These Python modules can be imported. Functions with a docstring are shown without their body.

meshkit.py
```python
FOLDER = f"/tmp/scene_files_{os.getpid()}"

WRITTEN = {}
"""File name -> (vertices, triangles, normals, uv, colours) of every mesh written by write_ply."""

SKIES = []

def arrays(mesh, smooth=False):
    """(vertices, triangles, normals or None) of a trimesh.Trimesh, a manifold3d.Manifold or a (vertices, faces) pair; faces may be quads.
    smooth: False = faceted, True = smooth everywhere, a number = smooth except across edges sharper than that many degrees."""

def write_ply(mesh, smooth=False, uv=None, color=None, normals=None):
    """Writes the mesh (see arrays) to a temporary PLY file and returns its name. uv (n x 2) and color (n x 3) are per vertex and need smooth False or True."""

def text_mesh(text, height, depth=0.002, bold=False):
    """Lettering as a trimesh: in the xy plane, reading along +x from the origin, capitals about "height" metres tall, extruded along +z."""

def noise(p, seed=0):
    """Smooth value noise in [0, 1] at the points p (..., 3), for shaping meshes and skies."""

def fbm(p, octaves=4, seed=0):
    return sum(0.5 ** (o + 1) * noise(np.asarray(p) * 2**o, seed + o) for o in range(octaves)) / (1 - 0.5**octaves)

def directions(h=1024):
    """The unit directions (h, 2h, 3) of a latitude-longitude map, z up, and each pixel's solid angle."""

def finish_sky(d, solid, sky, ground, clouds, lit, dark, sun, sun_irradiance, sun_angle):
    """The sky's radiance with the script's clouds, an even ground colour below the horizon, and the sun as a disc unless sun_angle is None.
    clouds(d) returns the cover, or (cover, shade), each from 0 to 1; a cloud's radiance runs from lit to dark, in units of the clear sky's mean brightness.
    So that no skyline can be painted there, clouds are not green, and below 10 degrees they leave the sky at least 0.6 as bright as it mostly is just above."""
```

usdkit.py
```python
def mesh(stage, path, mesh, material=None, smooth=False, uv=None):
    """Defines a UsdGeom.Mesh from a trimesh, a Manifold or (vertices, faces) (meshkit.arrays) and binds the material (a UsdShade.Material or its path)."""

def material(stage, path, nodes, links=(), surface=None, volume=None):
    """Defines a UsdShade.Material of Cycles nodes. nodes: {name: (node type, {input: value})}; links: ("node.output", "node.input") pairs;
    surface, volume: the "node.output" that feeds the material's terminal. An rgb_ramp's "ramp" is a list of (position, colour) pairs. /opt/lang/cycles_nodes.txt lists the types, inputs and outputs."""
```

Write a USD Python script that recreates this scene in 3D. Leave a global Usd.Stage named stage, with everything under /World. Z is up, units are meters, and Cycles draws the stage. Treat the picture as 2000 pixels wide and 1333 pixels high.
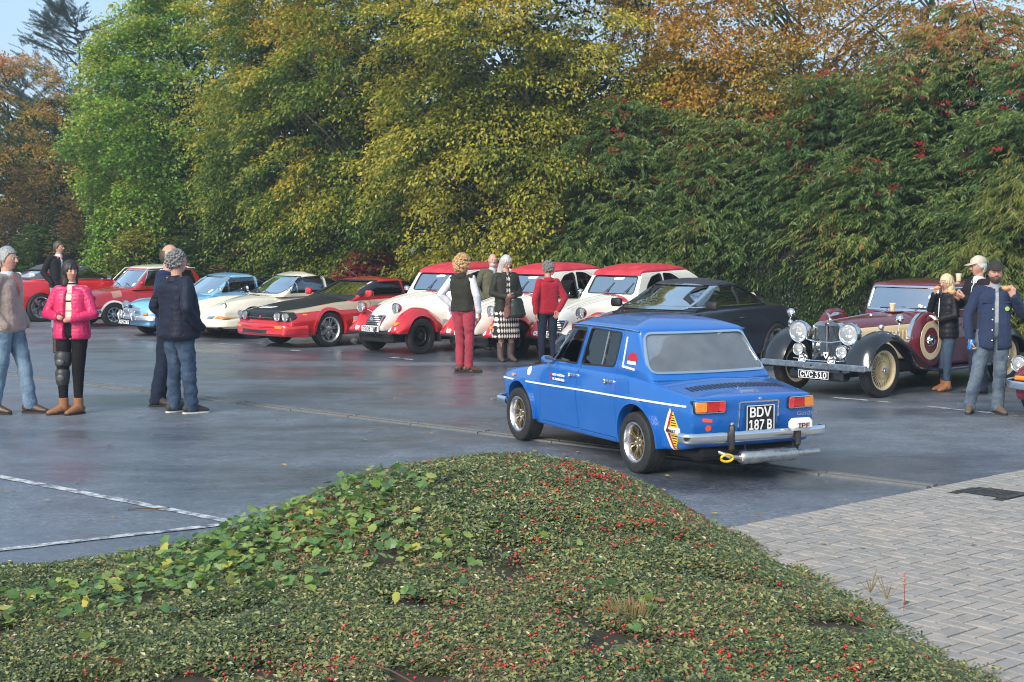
import math, random
import numpy as np, trimesh, manifold3d, shapely
from shapely.geometry import Polygon, Point, LineString
from scipy.interpolate import PchipInterpolator
from scipy.spatial import cKDTree
from manifold3d import Manifold, CrossSection
import meshkit, usdkit
from pxr import Usd, UsdGeom, UsdLux, UsdShade, Gf, Sdf, Vt
stage = Usd.Stage.CreateInMemory()
UsdGeom.SetStageUpAxis(stage, 'Z')
UsdGeom.SetStageMetersPerUnit(stage, 1.0)
UsdGeom.Xform.Define(stage, '/World')
UsdGeom.Scope.Define(stage, '/World/Looks')
# ---------------------------------------------------------------- camera, sky, sun, exposure
CAM_H, F_PX, HORIZON = 2.08, 2889.0, 455.0
PITCH = math.atan((666.5 - HORIZON) / F_PX)
cam = UsdGeom.Camera.Define(stage, '/World/camera')
cam.AddTranslateOp().Set(Gf.Vec3d(0, 0, CAM_H))
cam.AddRotateXOp().Set(90.0 - math.degrees(PITCH))
cam.CreateHorizontalApertureAttr(36.0)
cam.CreateVerticalApertureAttr(24.0)
cam.CreateFocalLengthAttr(52.0)
cam.CreateClippingRangeAttr(Gf.Vec2f(0.1, 2000.0))
cam.CreateExposureAttr(1.9)
SUN_AZ, SUN_EL = math.radians(212), math.radians(34)      # direction towards the sun: azimuth from +y towards +x
sun_dir = np.array([math.sin(SUN_AZ) * math.cos(SUN_EL), math.cos(SUN_AZ) * math.cos(SUN_EL), math.sin(SUN_EL)])
dome = UsdLux.DomeLight.Define(stage, '/World/sky')
dome.GetPrim().SetCustomDataByKey('kind', 'structure')
sky_mat = usdkit.material(stage, '/World/Looks/sky', {
 's': ('sky_texture', {'sky_type': 'single_scattering', 'sun_disc': False, 'sun_elevation': SUN_EL, 'sun_rotation': SUN_AZ, 'air_density': 1.0, 'aerosol_density': 2.0, 'ozone_density': 1.0}),
 'co': ('texture_coordinate', {}),
 'mp': ('mapping', {'scale': (1.0, 1.0, 3.0)}),
 'n': ('noise_texture', {'scale': 1.6, 'detail': 5.0, 'roughness': 0.55}),
 'r': ('rgb_ramp', {'ramp': [(0.30, (0.50, 0.50, 0.50)), (0.75, (0.82, 0.82, 0.82))]}),
 'mx': ('mix', {'mix_type': 'mix', 'color2': (2.7, 4.0, 5.4)}),
 'b': ('background_shader', {'strength': 0.053})},
 [('co.generated', 'mp.vector'), ('mp.vector', 'n.vector'), ('n.fac', 'r.fac'), ('r.color', 'mx.fac'), ('s.color', 'mx.color1'), ('mx.color', 'b.color')],
 surface='b.background')
UsdShade.MaterialBindingAPI.Apply(dome.GetPrim()).Bind(sky_mat)
sun = UsdLux.DistantLight.Define(stage, '/World/sun')
sun.CreateNormalizeAttr(True)
sun.CreateIntensityAttr(0.32)
sun.CreateAngleAttr(30.0)
sun.CreateColorAttr(Gf.Vec3f(1.0, 0.93, 0.82))
sun.AddRotateXYZOp().Set(Gf.Vec3f(math.degrees(math.pi / 2 - SUN_EL), 0, math.degrees(math.pi - SUN_AZ)))
# ---------------------------------------------------------------- helpers: prims
_used = {}
def numbered(parent, name):
 k = (parent, name)
 n = _used.get(k, -1) + 1
 _used[k] = n
 return f'{parent}/{name}' if n == 0 else f'{parent}/{name}_{n:03d}'
def meta(path, label=None, cat=None, group=None, kind=None):
 p = stage.GetPrimAtPath(path)
 for k, v in (('label', label), ('category', cat), ('group', group), ('kind', kind)):
  if v is not None:
   p.SetCustomDataByKey(k, v)
 return path
def thing(name, label, cat, loc=(0, 0, 0), yaw=0.0, group=None, scale=None, kind=None):
 path = numbered('/World', name)
 x = UsdGeom.Xform.Define(stage, path)
 x.AddTranslateOp().Set(Gf.Vec3d(*map(float, loc)))
 if yaw:
  x.AddRotateZOp().Set(math.degrees(yaw))
 if scale is not None:
  x.AddScaleOp().Set(Gf.Vec3f(*( (scale,) * 3 if np.ndim(scale) == 0 else scale)))
 return meta(path, label, cat, group, kind)
def to_vf(m):
 if isinstance(m, Manifold):
  k = m.to_mesh()
  return np.array(k.vert_properties[:, :3], float), np.array(k.tri_verts, int)
 if isinstance(m, trimesh.Trimesh):
  return np.array(m.vertices, float), np.array(m.faces, int)
 v, f = np.asarray(m[0], float), np.asarray(m[1], int)
 if f.shape[1] == 4:
  f = np.vstack([f[:, [0, 1, 2]], f[:, [0, 2, 3]]])
 return v, f
def smooth_split(v, f, angle):
 """Corner normals averaged over faces within the angle; vertices split where their corner normals differ."""
 key = np.round(v * 2e5).astype(np.int64)
 _, inv = np.unique(key, axis=0, return_inverse=True)
 inv = inv.ravel()
 fm = inv[f]
 fn = np.cross(v[f[:, 1]] - v[f[:, 0]], v[f[:, 2]] - v[f[:, 0]])
 area = np.linalg.norm(fn, axis=1)
 un = fn / np.maximum(area, 1e-18)[:, None]
 e = v[f[:, [1, 2, 0]]] - v[f]
 el = e / np.maximum(np.linalg.norm(e, axis=2), 1e-12)[..., None]
 ang = np.arccos(np.clip(-(el * el[:, [2, 0, 1]]).sum(2), -1, 1))
 corner_v = fm.ravel()
 order = np.argsort(corner_v, kind='stable')
 counts = np.bincount(corner_v, minlength=inv.max() + 1)
 starts = np.cumsum(counts) - counts
 n_c = len(corner_v)
 out = np.zeros((n_c, 3))
 cosl = math.cos(math.radians(angle))
 face_of = np.arange(n_c) // 3
 w = ang.ravel()
 for k in range(min(int(counts.max()), 40)):
  ok = counts[corner_v] > k
  idx = np.nonzero(ok)[0]
  other = order[starts[corner_v[idx]] + k]
  d = (un[face_of[idx]] * un[face_of[other]]).sum(1)
  hit = d > cosl
  out[idx[hit]] += un[face_of[other[hit]]] * w[other[hit]][:, None]
 ln = np.linalg.norm(out, axis=1)
 bad = ln < 1e-9
 out[bad] = un[face_of[bad]]
 out /= np.maximum(np.linalg.norm(out, axis=1), 1e-12)[:, None]
 k2 = np.c_[corner_v, np.round(out * 50).astype(int)]
 _, first, inv2 = np.unique(k2, axis=0, return_index=True, return_inverse=True)
 inv2 = inv2.ravel()
 return v[f.ravel()[first]], inv2.reshape(-1, 3), out[first]
def put(path, m, mat=None, smooth=False, normals=None):
 v, f = to_vf(m)
 n = normals
 if n is None and smooth is not False and smooth is not None and len(f):
  v, f, n = smooth_split(v, f, 180 if smooth is True else smooth)
 g = UsdGeom.Mesh.Define(stage, path)
 g.CreatePointsAttr(Vt.Vec3fArray.FromNumpy(np.ascontiguousarray(v, np.float32)))
 g.CreateFaceVertexCountsAttr(Vt.IntArray.FromNumpy(np.full(len(f), 3, np.int32)))
 g.CreateFaceVertexIndicesAttr(Vt.IntArray.FromNumpy(np.ascontiguousarray(f, np.int32).ravel()))
 g.CreateSubdivisionSchemeAttr('none')
 if n is not None:
  g.CreateNormalsAttr(Vt.Vec3fArray.FromNumpy(np.ascontiguousarray(n, np.float32)))
  g.SetNormalsInterpolation('vertex')
 if mat is not None:
  UsdShade.MaterialBindingAPI.Apply(g.GetPrim()).Bind(mat)
 return path
def part(parent, name, m, mat, smooth=35, label=None, kind=None):
 if isinstance(m, (list, tuple)) and len(m) and not isinstance(m[0], np.ndarray):
  m = cat(m)
 v, f = to_vf(m)
 if len(f) == 0:
  return None
 path = numbered(parent, name)
 put(path, (v, f), mat, smooth)
 return meta(path, label=label, kind=kind)
def single(name, m, mat, label=None, category=None, group=None, kind=None, smooth=35, loc=None):
 path = numbered('/World', name)
 put(path, cat(m) if isinstance(m, list) else m, mat, smooth)
 if loc is not None:
  UsdGeom.Xformable(stage.GetPrimAtPath(path)).AddTranslateOp().Set(Gf.Vec3d(*map(float, loc)))
 return meta(path, label, category, group, kind)
def cat(ms):
 vs, fs, n = [], [], 0
 for m in ms:
  v, f = to_vf(m)
  vs.append(v); fs.append(f + n); n += len(v)
 return np.vstack(vs), np.vstack(fs)
# ---------------------------------------------------------------- helpers: materials
_mats = {}
def M(name, nodes, links=(), surface='p.BSDF', volume=None):
 if name not in _mats:
  _mats[name] = usdkit.material(stage, '/World/Looks/' + name, nodes, links, surface=surface, volume=volume)
 return _mats[name]
def plain(name, color, rough=0.5, **kw):
 """A surface with slight uneven tone and gloss."""
 lo, hi = [tuple(np.clip(np.array(color) * k, 0, 1)) for k in (0.86, 1.12)]
 return M(name, {'co': ('geometry', {}), 'n': ('noise_texture', {'scale': kw.pop('nscale', 9.0), 'detail': 4.0}),
     'r': ('rgb_ramp', {'ramp': [(0.3, lo), (0.7, hi)]}),
     'm': ('map_range', {'from_min': 0.3, 'from_max': 0.7, 'to_min': rough * 0.85, 'to_max': min(1, rough * 1.2)}),
     'p': ('principled_bsdf', kw)},
    [('co.position', 'n.vector'), ('n.fac', 'r.fac'), ('r.color', 'p.base_color'), ('n.fac', 'm.value'), ('m.result', 'p.roughness')])
def paint(name, color, rough=0.32, coat=1.0):
 """Car paint: clear coat over colour, with a thin film of dust that breaks the gloss."""
 c = np.array(color)
 return M(name, {'co': ('geometry', {}), 'n': ('noise_texture', {'scale': 3.0, 'detail': 6.0, 'roughness': 0.65}),
     'n2': ('noise_texture', {'scale': 45.0, 'detail': 2.0}),
     'r': ('rgb_ramp', {'ramp': [(0.35, tuple(c * 0.95)), (0.7, tuple(np.clip(c * 1.03 + 0.004, 0, 1)))]}),
     'm': ('map_range', {'from_min': 0.35, 'from_max': 0.75, 'to_min': 0.03, 'to_max': 0.13}),
     'bp': ('bump', {'strength': 0.03, 'distance': 0.01}),
     'p': ('principled_bsdf', {'roughness': rough, 'coat_weight': coat, 'specular_ior_level': 0.4})},
    [('co.position', 'n.vector'), ('co.position', 'n2.vector'), ('n.fac', 'r.fac'), ('r.color', 'p.base_color'), ('n.fac', 'm.value'), ('m.result', 'p.coat_roughness')])
def chrome(name='chrome', color=(0.78, 0.79, 0.80), rough=0.10):
 return M(name, {'co': ('geometry', {}), 'n': ('noise_texture', {'scale': 14.0, 'detail': 4.0}),
     'm': ('map_range', {'from_min': 0.3, 'from_max': 0.75, 'to_min': rough * 0.6, 'to_max': rough * 1.9}),
     'p': ('principled_bsdf', {'base_color': color, 'metallic': 1.0})},
    [('co.position', 'n.vector'), ('n.fac', 'm.value'), ('m.result', 'p.roughness')])
def pane(name, tint=(0.55, 0.6, 0.6), ior=1.5, haze=0.0, rough=0.015, boost=1.0):
 """Window glass: tinted see-through with a mirror reflection that grows with the angle; haze adds a film of mist."""
 nodes = {'f': ('fresnel', {'IOR': ior}), 'k': ('math', {'math_type': 'multiply_add', 'value2': boost, 'value3': 0.02, 'use_clamp': True}),
    't': ('transparent_bsdf', {'color': tint}),
    'g': ('glossy_bsdf', {'color': (0.95, 0.97, 1.0), 'roughness': rough}), 'x': ('mix_closure', {})}
 links = [('f.fac', 'k.value1'), ('k.value', 'x.fac'), ('g.BSDF', 'x.closure2')]
 if haze:
  nodes.update({'d': ('diffuse_bsdf', {'color': (0.62, 0.66, 0.70)}), 'h': ('mix_closure', {}),
       'co': ('geometry', {}), 'n': ('noise_texture', {'scale': 3.5, 'detail': 4.0}),
       'hr': ('map_range', {'from_min': 0.3, 'from_max': 0.7, 'to_min': haze * 0.7, 'to_max': min(1.0, haze * 1.25)})}) 
  links += [('co.position', 'n.vector'), ('n.fac', 'hr.value'), ('hr.result', 'h.fac'), ('t.BSDF', 'h.closure1'), ('d.BSDF', 'h.closure2'), ('h.closure', 'x.closure1')]
 else:
  links += [('t.BSDF', 'x.closure1')]
 return M(name, nodes, links, surface='x.closure')
# ---------------------------------------------------------------- helpers: shapes
def box(x0, x1, y0, y1, z0, z1, r=0.0):
 """A box, its twelve edges chamfered by r."""
 b = Manifold.cube([x1 - x0, y1 - y0, z1 - z0]).translate([x0, y0, z0])
 if r > 0:
  pts = []
  for x, sx in ((x0, 1), (x1, -1)):
   for y, sy in ((y0, 1), (y1, -1)):
    for z, sz in ((z0, 1), (z1, -1)):
     pts += [(x, y + sy * r, z + sz * r), (x + sx * r, y, z + sz * r), (x + sx * r, y + sy * r, z)]
  b = Manifold.hull_points(np.array(pts))
 return b
def ball(c, r, seg=14):
 return Manifold.sphere(1.0, seg).scale(list(np.broadcast_to(r, 3).astype(float))).translate(list(map(float, c)))
def rod(a, b, r, r2=None, seg=12):
 a, b = np.array(a, float), np.array(b, float)
 d = b - a; L = np.linalg.norm(d); d /= L
 up = np.array([0, 0, 1.0]) if abs(d[2]) < 0.95 else np.array([1.0, 0, 0])
 x = np.cross(up, d); x /= np.linalg.norm(x); y = np.cross(d, x)
 m = np.c_[x, y, d, a]
 return Manifold.cylinder(L, r, r if r2 is None else r2, seg).transform(m)
def pipe(points, r, seg=7):
 """A tube along a polyline, round at its joints."""
 p = np.asarray(points, float)
 r = np.broadcast_to(r, (len(p),)).astype(float)
 t = np.gradient(p, axis=0); t /= np.linalg.norm(t, axis=1, keepdims=True) + 1e-12
 a = np.cross(t, np.where(np.abs(t[:, 2:]) < 0.9, [0, 0, 1.0], [1.0, 0, 0])); a /= np.linalg.norm(a, axis=1, keepdims=True) + 1e-12
 b = np.cross(t, a)
 ang = np.arange(seg) * 2 * np.pi / seg
 v = (p[:, None] + r[:, None, None] * (np.cos(ang)[None, :, None] * a[:, None] + np.sin(ang)[None, :, None] * b[:, None])).reshape(-1, 3)
 i, j = np.meshgrid(np.arange(len(p) - 1), np.arange(seg), indexing='ij')
 q = np.stack([i * seg + j, i * seg + (j + 1) % seg, (i + 1) * seg + (j + 1) % seg, (i + 1) * seg + j], -1).reshape(-1, 4)
 f = np.vstack([q[:, [0, 1, 2]], q[:, [0, 2, 3]]])
 caps = []
 for s, o in ((0, 1), ((len(p) - 1) * seg, -1)):
  for k in range(1, seg - 1):
   caps.append([s, s + k, s + k + 1][::-o])
 return v, np.vstack([f, np.array(caps)])
def lathe(profile, seg=40, axis='y'):
 """A closed profile [(radius, along)] turned about an axis through the origin."""
 cs = CrossSection([np.array(profile, float)], manifold3d.FillRule.Positive)
 if cs.area() < 1e-9:
  cs = CrossSection([np.array(profile[::-1], float)], manifold3d.FillRule.Positive)
 m = Manifold.revolve(cs, seg)
 if axis == 'y':
  m = m.rotate([-90, 0, 0])
 elif axis == 'x':
  m = m.rotate([0, 90, 0])
 return m
def poly(points):
 p = np.array(points, float)
 a = 0.5 * np.sum(p[:, 0] * np.roll(p[:, 1], -1) - np.roll(p[:, 0], -1) * p[:, 1])
 return p if a > 0 else p[::-1]
def fillet(points, r, n=4, closed=True):
 p = np.array(points, float)
 N = len(p); r = np.broadcast_to(r, (N,)).astype(float)
 out = []
 for i in range(N):
  if not closed and i in (0, N - 1):
   out.append(p[i]); continue
  a, b, c = p[(i - 1) % N], p[i], p[(i + 1) % N]
  la, lc = np.linalg.norm(a - b), np.linalg.norm(c - b)
  q = min(r[i], 0.48 * la, 0.48 * lc)
  if q < 1e-6:
   out += [b] * (n + 1) if not closed else [b]; continue
  s, e = b + (a - b) / la * q, b + (c - b) / lc * q
  for t in np.linspace(0, 1, n + 1):
   out.append((1 - t) ** 2 * s + 2 * t * (1 - t) * b + t * t * e)
 return np.array(out)
def cs(points):
 return CrossSection([poly(points)], manifold3d.FillRule.NonZero)
def prism(section, view, lo, hi):
 """A region extruded: view 'side' = (x, z) along y; 'front' = (y, z) along x; 'plan' = (x, y) along z."""
 if not isinstance(section, CrossSection):
  section = cs(section)
 m = Manifold.extrude(section, hi - lo)
 if view == 'side':       # (u, v, w) -> (u, w, v)
  return m.transform(np.array([[1, 0, 0, 0], [0, 0, -1, hi], [0, 1, 0, 0]], float))
 if view == 'front':      # (u, v, w) -> (w, u, v)
  return m.transform(np.array([[0, 0, 1, lo], [1, 0, 0, 0], [0, 1, 0, 0]], float))
 return m.translate([0, 0, lo])
def ring(section, width):
 """The border of a region: outwards by width."""
 return section.offset(width, manifold3d.JoinType.Round, 2.0, 16) - section
def stroke(points, width):
 """A line of the given width as a region."""
 g = LineString(points).buffer(width / 2, cap_style=2, join_style=1)
 return CrossSection([np.array(g.exterior.coords)[:-1]], manifold3d.FillRule.NonZero)
def lettering(text, height, depth=0.003, bold=True, width=None):
 """Letters centred on the origin in the xy plane; width squeezes them to fit."""
 t = meshkit.text_mesh(text, height, depth, bold)
 v = np.array(t.vertices)
 v[:, :2] -= (v[:, :2].min(0) + v[:, :2].max(0)) / 2
 if width is not None:
  v[:, 0] *= width / np.ptp(v[:, 0])
 return v, np.array(t.faces)
def placed(m, origin, xaxis, yaxis):
 """Takes a mesh from the xy plane to a frame: x along xaxis, y along yaxis, z along their cross product."""
 v, f = to_vf(m)
 x = np.array(xaxis, float); x /= np.linalg.norm(x)
 y = np.array(yaxis, float); y -= x * (x @ y); y /= np.linalg.norm(y)
 z = np.cross(x, y)
 return np.array(origin, float) + v @ np.array([x, y, z]), f
def moved(m, loc=(0, 0, 0), yaw=0.0, pitch=0.0, roll=0.0, scale=1.0):
 v, f = to_vf(m)
 R = trimesh.transformations.euler_matrix(roll, pitch, yaw)[:3, :3]
 return (v * scale) @ R.T + np.array(loc, float), f
def mirrored(m):
 v, f = to_vf(m)
 return v * [1, -1, 1], f[:, ::-1]
def unit(a):
 return a / (np.linalg.norm(a, axis=-1, keepdims=True) + 1e-12)
def ground_at(px, py):
 """The point of the level ground that the photograph shows at a pixel of its 2000 x 1333 grid."""
 u, w = (px - 1000) / F_PX, -(py - 666.5) / F_PX
 c, s = math.cos(PITCH), math.sin(PITCH)
 dy, dz = c + s * w, -s + c * w
 t = -CAM_H / dz
 return np.array([u * t, dy * t])
ROW = np.array([0.746, -0.666])                 # along the row of cars, away to the right
OUT = np.array([0.666, 0.746])                  # from the cars' noses towards the hedge
CAR_YAW = math.atan2(-0.72, -0.69)
# ---------------------------------------------------------------- ground, car park, paving
def sheet(pts, z, step=None):
 p = Polygon(pts)
 v, f = trimesh.creation.triangulate_polygon(p, engine='earcut')
 v = np.c_[v, np.full(len(v), z)]
 n = np.cross(v[f[:, 1]] - v[f[:, 0]], v[f[:, 2]] - v[f[:, 0]])[:, 2]
 f[n < 0] = f[n < 0][:, ::-1]
 return v, f
earth_mat = plain('earth', (0.07, 0.055, 0.035), 0.95, nscale=2.0)
asphalt_mat = M('asphalt', {
 'g': ('geometry', {}),
 'fine': ('noise_texture', {'scale': 130.0, 'detail': 3.0, 'roughness': 0.7}),
 'stone': ('voronoi_texture', {'scale': 60.0}),
 'st': ('rgb_ramp', {'ramp': [(0.0, (2.6, 2.5, 2.35)), (0.14, (1.25, 1.25, 1.25)), (0.45, (0.72, 0.72, 0.73))]}),
 'mid': ('noise_texture', {'scale': 2.2, 'detail': 6.0, 'roughness': 0.62}),
 'mp': ('mapping', {'scale': (0.16, 0.42, 1.0), 'rotation': (0, 0, 0.73)}),
 'big': ('noise_texture', {'scale': 1.0, 'detail': 5.0, 'roughness': 0.6, 'distortion': 0.6}),
 'mp2': ('mapping', {'scale': (0.10, 0.55, 1.0), 'rotation': (0, 0, 0.1)}),
 'bands': ('noise_texture', {'scale': 1.0, 'detail': 3.0}),
 'r1': ('rgb_ramp', {'ramp': [(0.32, (0.058, 0.066, 0.083)), (0.68, (0.140, 0.158, 0.190))]}),  # asphalt greys; their blue cast is reflected sky painted into the base colour
 'mul': ('mix', {'mix_type': 'multiply', 'fac': 1.0}), 'gr': ('noise_texture', {'scale': 26.0, 'detail': 4.0, 'roughness': 0.75}), 'grr': ('rgb_ramp', {'ramp': [(0.34, (0.45, 0.45, 0.46)), (0.5, (0.98, 0.98, 0.98)), (0.66, (1.9, 1.88, 1.82))]}), 'gm': ('noise_texture', {'scale': 8.0, 'detail': 5.0, 'roughness': 0.8}), 'gmr': ('rgb_ramp', {'ramp': [(0.33, (0.70, 0.70, 0.70)), (0.67, (1.32, 1.31, 1.30))]}), 'mul3': ('mix', {'mix_type': 'multiply', 'fac': 1.0}), 'mul2': ('mix', {'mix_type': 'multiply', 'fac': 1.0}),
 'wet': ('math', {'math_type': 'add'}),
 'wr': ('map_range', {'from_min': 0.86, 'from_max': 1.08, 'to_min': 0.62, 'to_max': 0.27, 'clamp': True}),
 'wc': ('map_range', {'from_min': 0.82, 'from_max': 1.12, 'to_min': 0.0, 'to_max': 0.55, 'clamp': True}),
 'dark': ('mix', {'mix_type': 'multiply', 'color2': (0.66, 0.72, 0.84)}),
 'bs': ('map_range', {'from_min': 0.82, 'from_max': 1.12, 'to_min': 0.45, 'to_max': 0.16, 'clamp': True}),
 'bp': ('bump', {'distance': 0.006}),
 'p': ('principled_bsdf', {'specular_ior_level': 0.9, 'ior': 1.75, 'coat_weight': 0.5, 'coat_roughness': 0.5, 'coat_ior': 1.5})},
 [('g.position', 'fine.vector'), ('g.position', 'stone.vector'), ('g.position', 'mid.vector'), ('g.position', 'mp.vector'), ('mp.vector', 'big.vector'),
  ('g.position', 'mp2.vector'), ('mp2.vector', 'bands.vector'), ('stone.distance', 'st.fac'),
  ('mid.fac', 'r1.fac'), ('r1.color', 'mul.color1'), ('st.color', 'mul.color2'), ('g.position', 'gr.vector'), ('gr.fac', 'grr.fac'), ('mul.color', 'mul2.color1'), ('grr.color', 'mul2.color2'), ('g.position', 'gm.vector'), ('gm.fac', 'gmr.fac'), ('mul2.color', 'mul3.color1'), ('gmr.color', 'mul3.color2'), ('mul3.color', 'dark.color1'),
  ('big.fac', 'wet.value1'), ('bands.fac', 'wet.value2'), ('wet.value', 'wr.value'), ('wet.value', 'wc.value'), ('wet.value', 'bs.value'),
  ('wc.result', 'dark.fac'), ('dark.color', 'p.base_color'), ('wr.result', 'p.roughness'), ('fine.fac', 'bp.height'), ('bs.result', 'bp.strength'), ('bp.normal', 'p.normal')])
put('/World/ground', sheet([(-140, -50), (140, -50), (140, 150), (-140, 150)], -0.03), earth_mat)
meta('/World/ground', kind='structure')
HEDGE0 = np.array([3.4, 30.2])                                   # a point at the foot of the hedge, behind the cars
def hedge_line(t, off=0.0):
 return HEDGE0 + ROW * t + OUT * off
park = [hedge_line(-90, -0.3), hedge_line(40, -0.3), hedge_line(40, -60), hedge_line(-90, -60)]
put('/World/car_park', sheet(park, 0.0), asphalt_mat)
meta('/World/car_park', kind='structure')
bedk = sheet([hedge_line(-90, -0.28), hedge_line(40, -0.28), hedge_line(40, 14), hedge_line(-90, 14)], -0.004)
put('/World/planting_bed', bedk, earth_mat); meta('/World/planting_bed', kind='structure')
# painted bay lines, worn through to the asphalt
line_mat = M('road_paint', {
 'g': ('geometry', {}), 'n': ('noise_texture', {'scale': 7.0, 'detail': 8.0, 'roughness': 0.75}),
 'r': ('rgb_ramp', {'ramp': [(0.42, (0.10, 0.108, 0.125)), (0.56, (0.58, 0.59, 0.60))]}),
 'p': ('principled_bsdf', {'roughness': 0.5})},
 [('g.position', 'n.vector'), ('n.fac', 'r.fac'), ('r.color', 'p.base_color')])
def marking(a, b, w=0.10, z=0.004):
 a, b = np.array(a), np.array(b)
 d = (b - a) / np.linalg.norm(b - a); s = np.array([-d[1], d[0]]) * w / 2
 L = np.linalg.norm(b - a); n = max(2, int(L / 0.12))
 rr = np.random.default_rng(int(abs(a[0] * 1000)) + 7)
 t = np.linspace(0, 1, n)
 wl, wr_ = 1 + rr.normal(0, .10, n), 1 + rr.normal(0, .10, n)
 pts = [a + (b - a) * k + s * q for k, q in zip(t, wl)] + [a + (b - a) * k - s * q for k, q in zip(t[::-1], wr_[::-1])]
 path = numbered('/World', 'bay_marking')
 put(path, sheet(pts, z), line_mat)
 meta(path, kind='structure')
PX = ground_at
marking(PX(-60, 920), PX(448, 1019), 0.095)
marking(PX(-60, 1082), PX(470, 1022), 0.085, 0.006)
marking(PX(1628, 777), PX(1742, 787), 0.08)
marking(PX(1812, 795), PX(1945, 808), 0.08)
marking(PX(1975, 812), PX(2060, 818), 0.08)
for a, b in (((428, 671.5), (448, 673.5)), ((455, 674), (470, 675)), ((568, 684.5), (584, 686)), ((764, 699), (778, 700.5)), ((786, 701.5), (806, 703)), ((255, 657), (268, 658)), ((1130, 742), (1160, 745))):
 marking(PX(*a), PX(*b), 0.10)
# line of drain channel units across the car park
concrete_mat = plain('concrete', (0.125, 0.127, 0.128), 0.7, nscale=25.0)
slot_mat = plain('drain_slot', (0.015, 0.015, 0.016), 0.6)
dr = thing('drain_channel', 'long line of narrow grey concrete drain channel blocks laid across the asphalt', 'drain')
D0, D1 = ground_at(1822, 953), ground_at(40, 735)
dd = (D1 - D0) / np.linalg.norm(D1 - D0)
dn = np.array([-dd[1], dd[0]])
rg = np.random.default_rng(5)
s = 0.0
while s < 24.5:
 c = D0 + dd * (s + 0.5)
 h = 0.018 + rg.uniform(-0.003, 0.004)
 sec = [(-0.10, -0.05), (0.10, -0.05), (0.10, h - .006), (0.094, h), (0.026, h), (0.020, h - 0.022), (-0.020, h - 0.022), (-0.026, h), (-0.094, h), (-0.10, h - .006)]
 u = Manifold.extrude(cs(sec), 0.985).rotate([90, 0, 0])
 v, f = to_vf(u)
 v[:, 1] += 0.4925
 part(dr, 'channel_block', moved((v, f), (c[0], c[1], 0), math.atan2(dd[1], dd[0]) - math.pi / 2 + rg.normal(0, .002)), concrete_mat, False)
 s += 1.0
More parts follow.
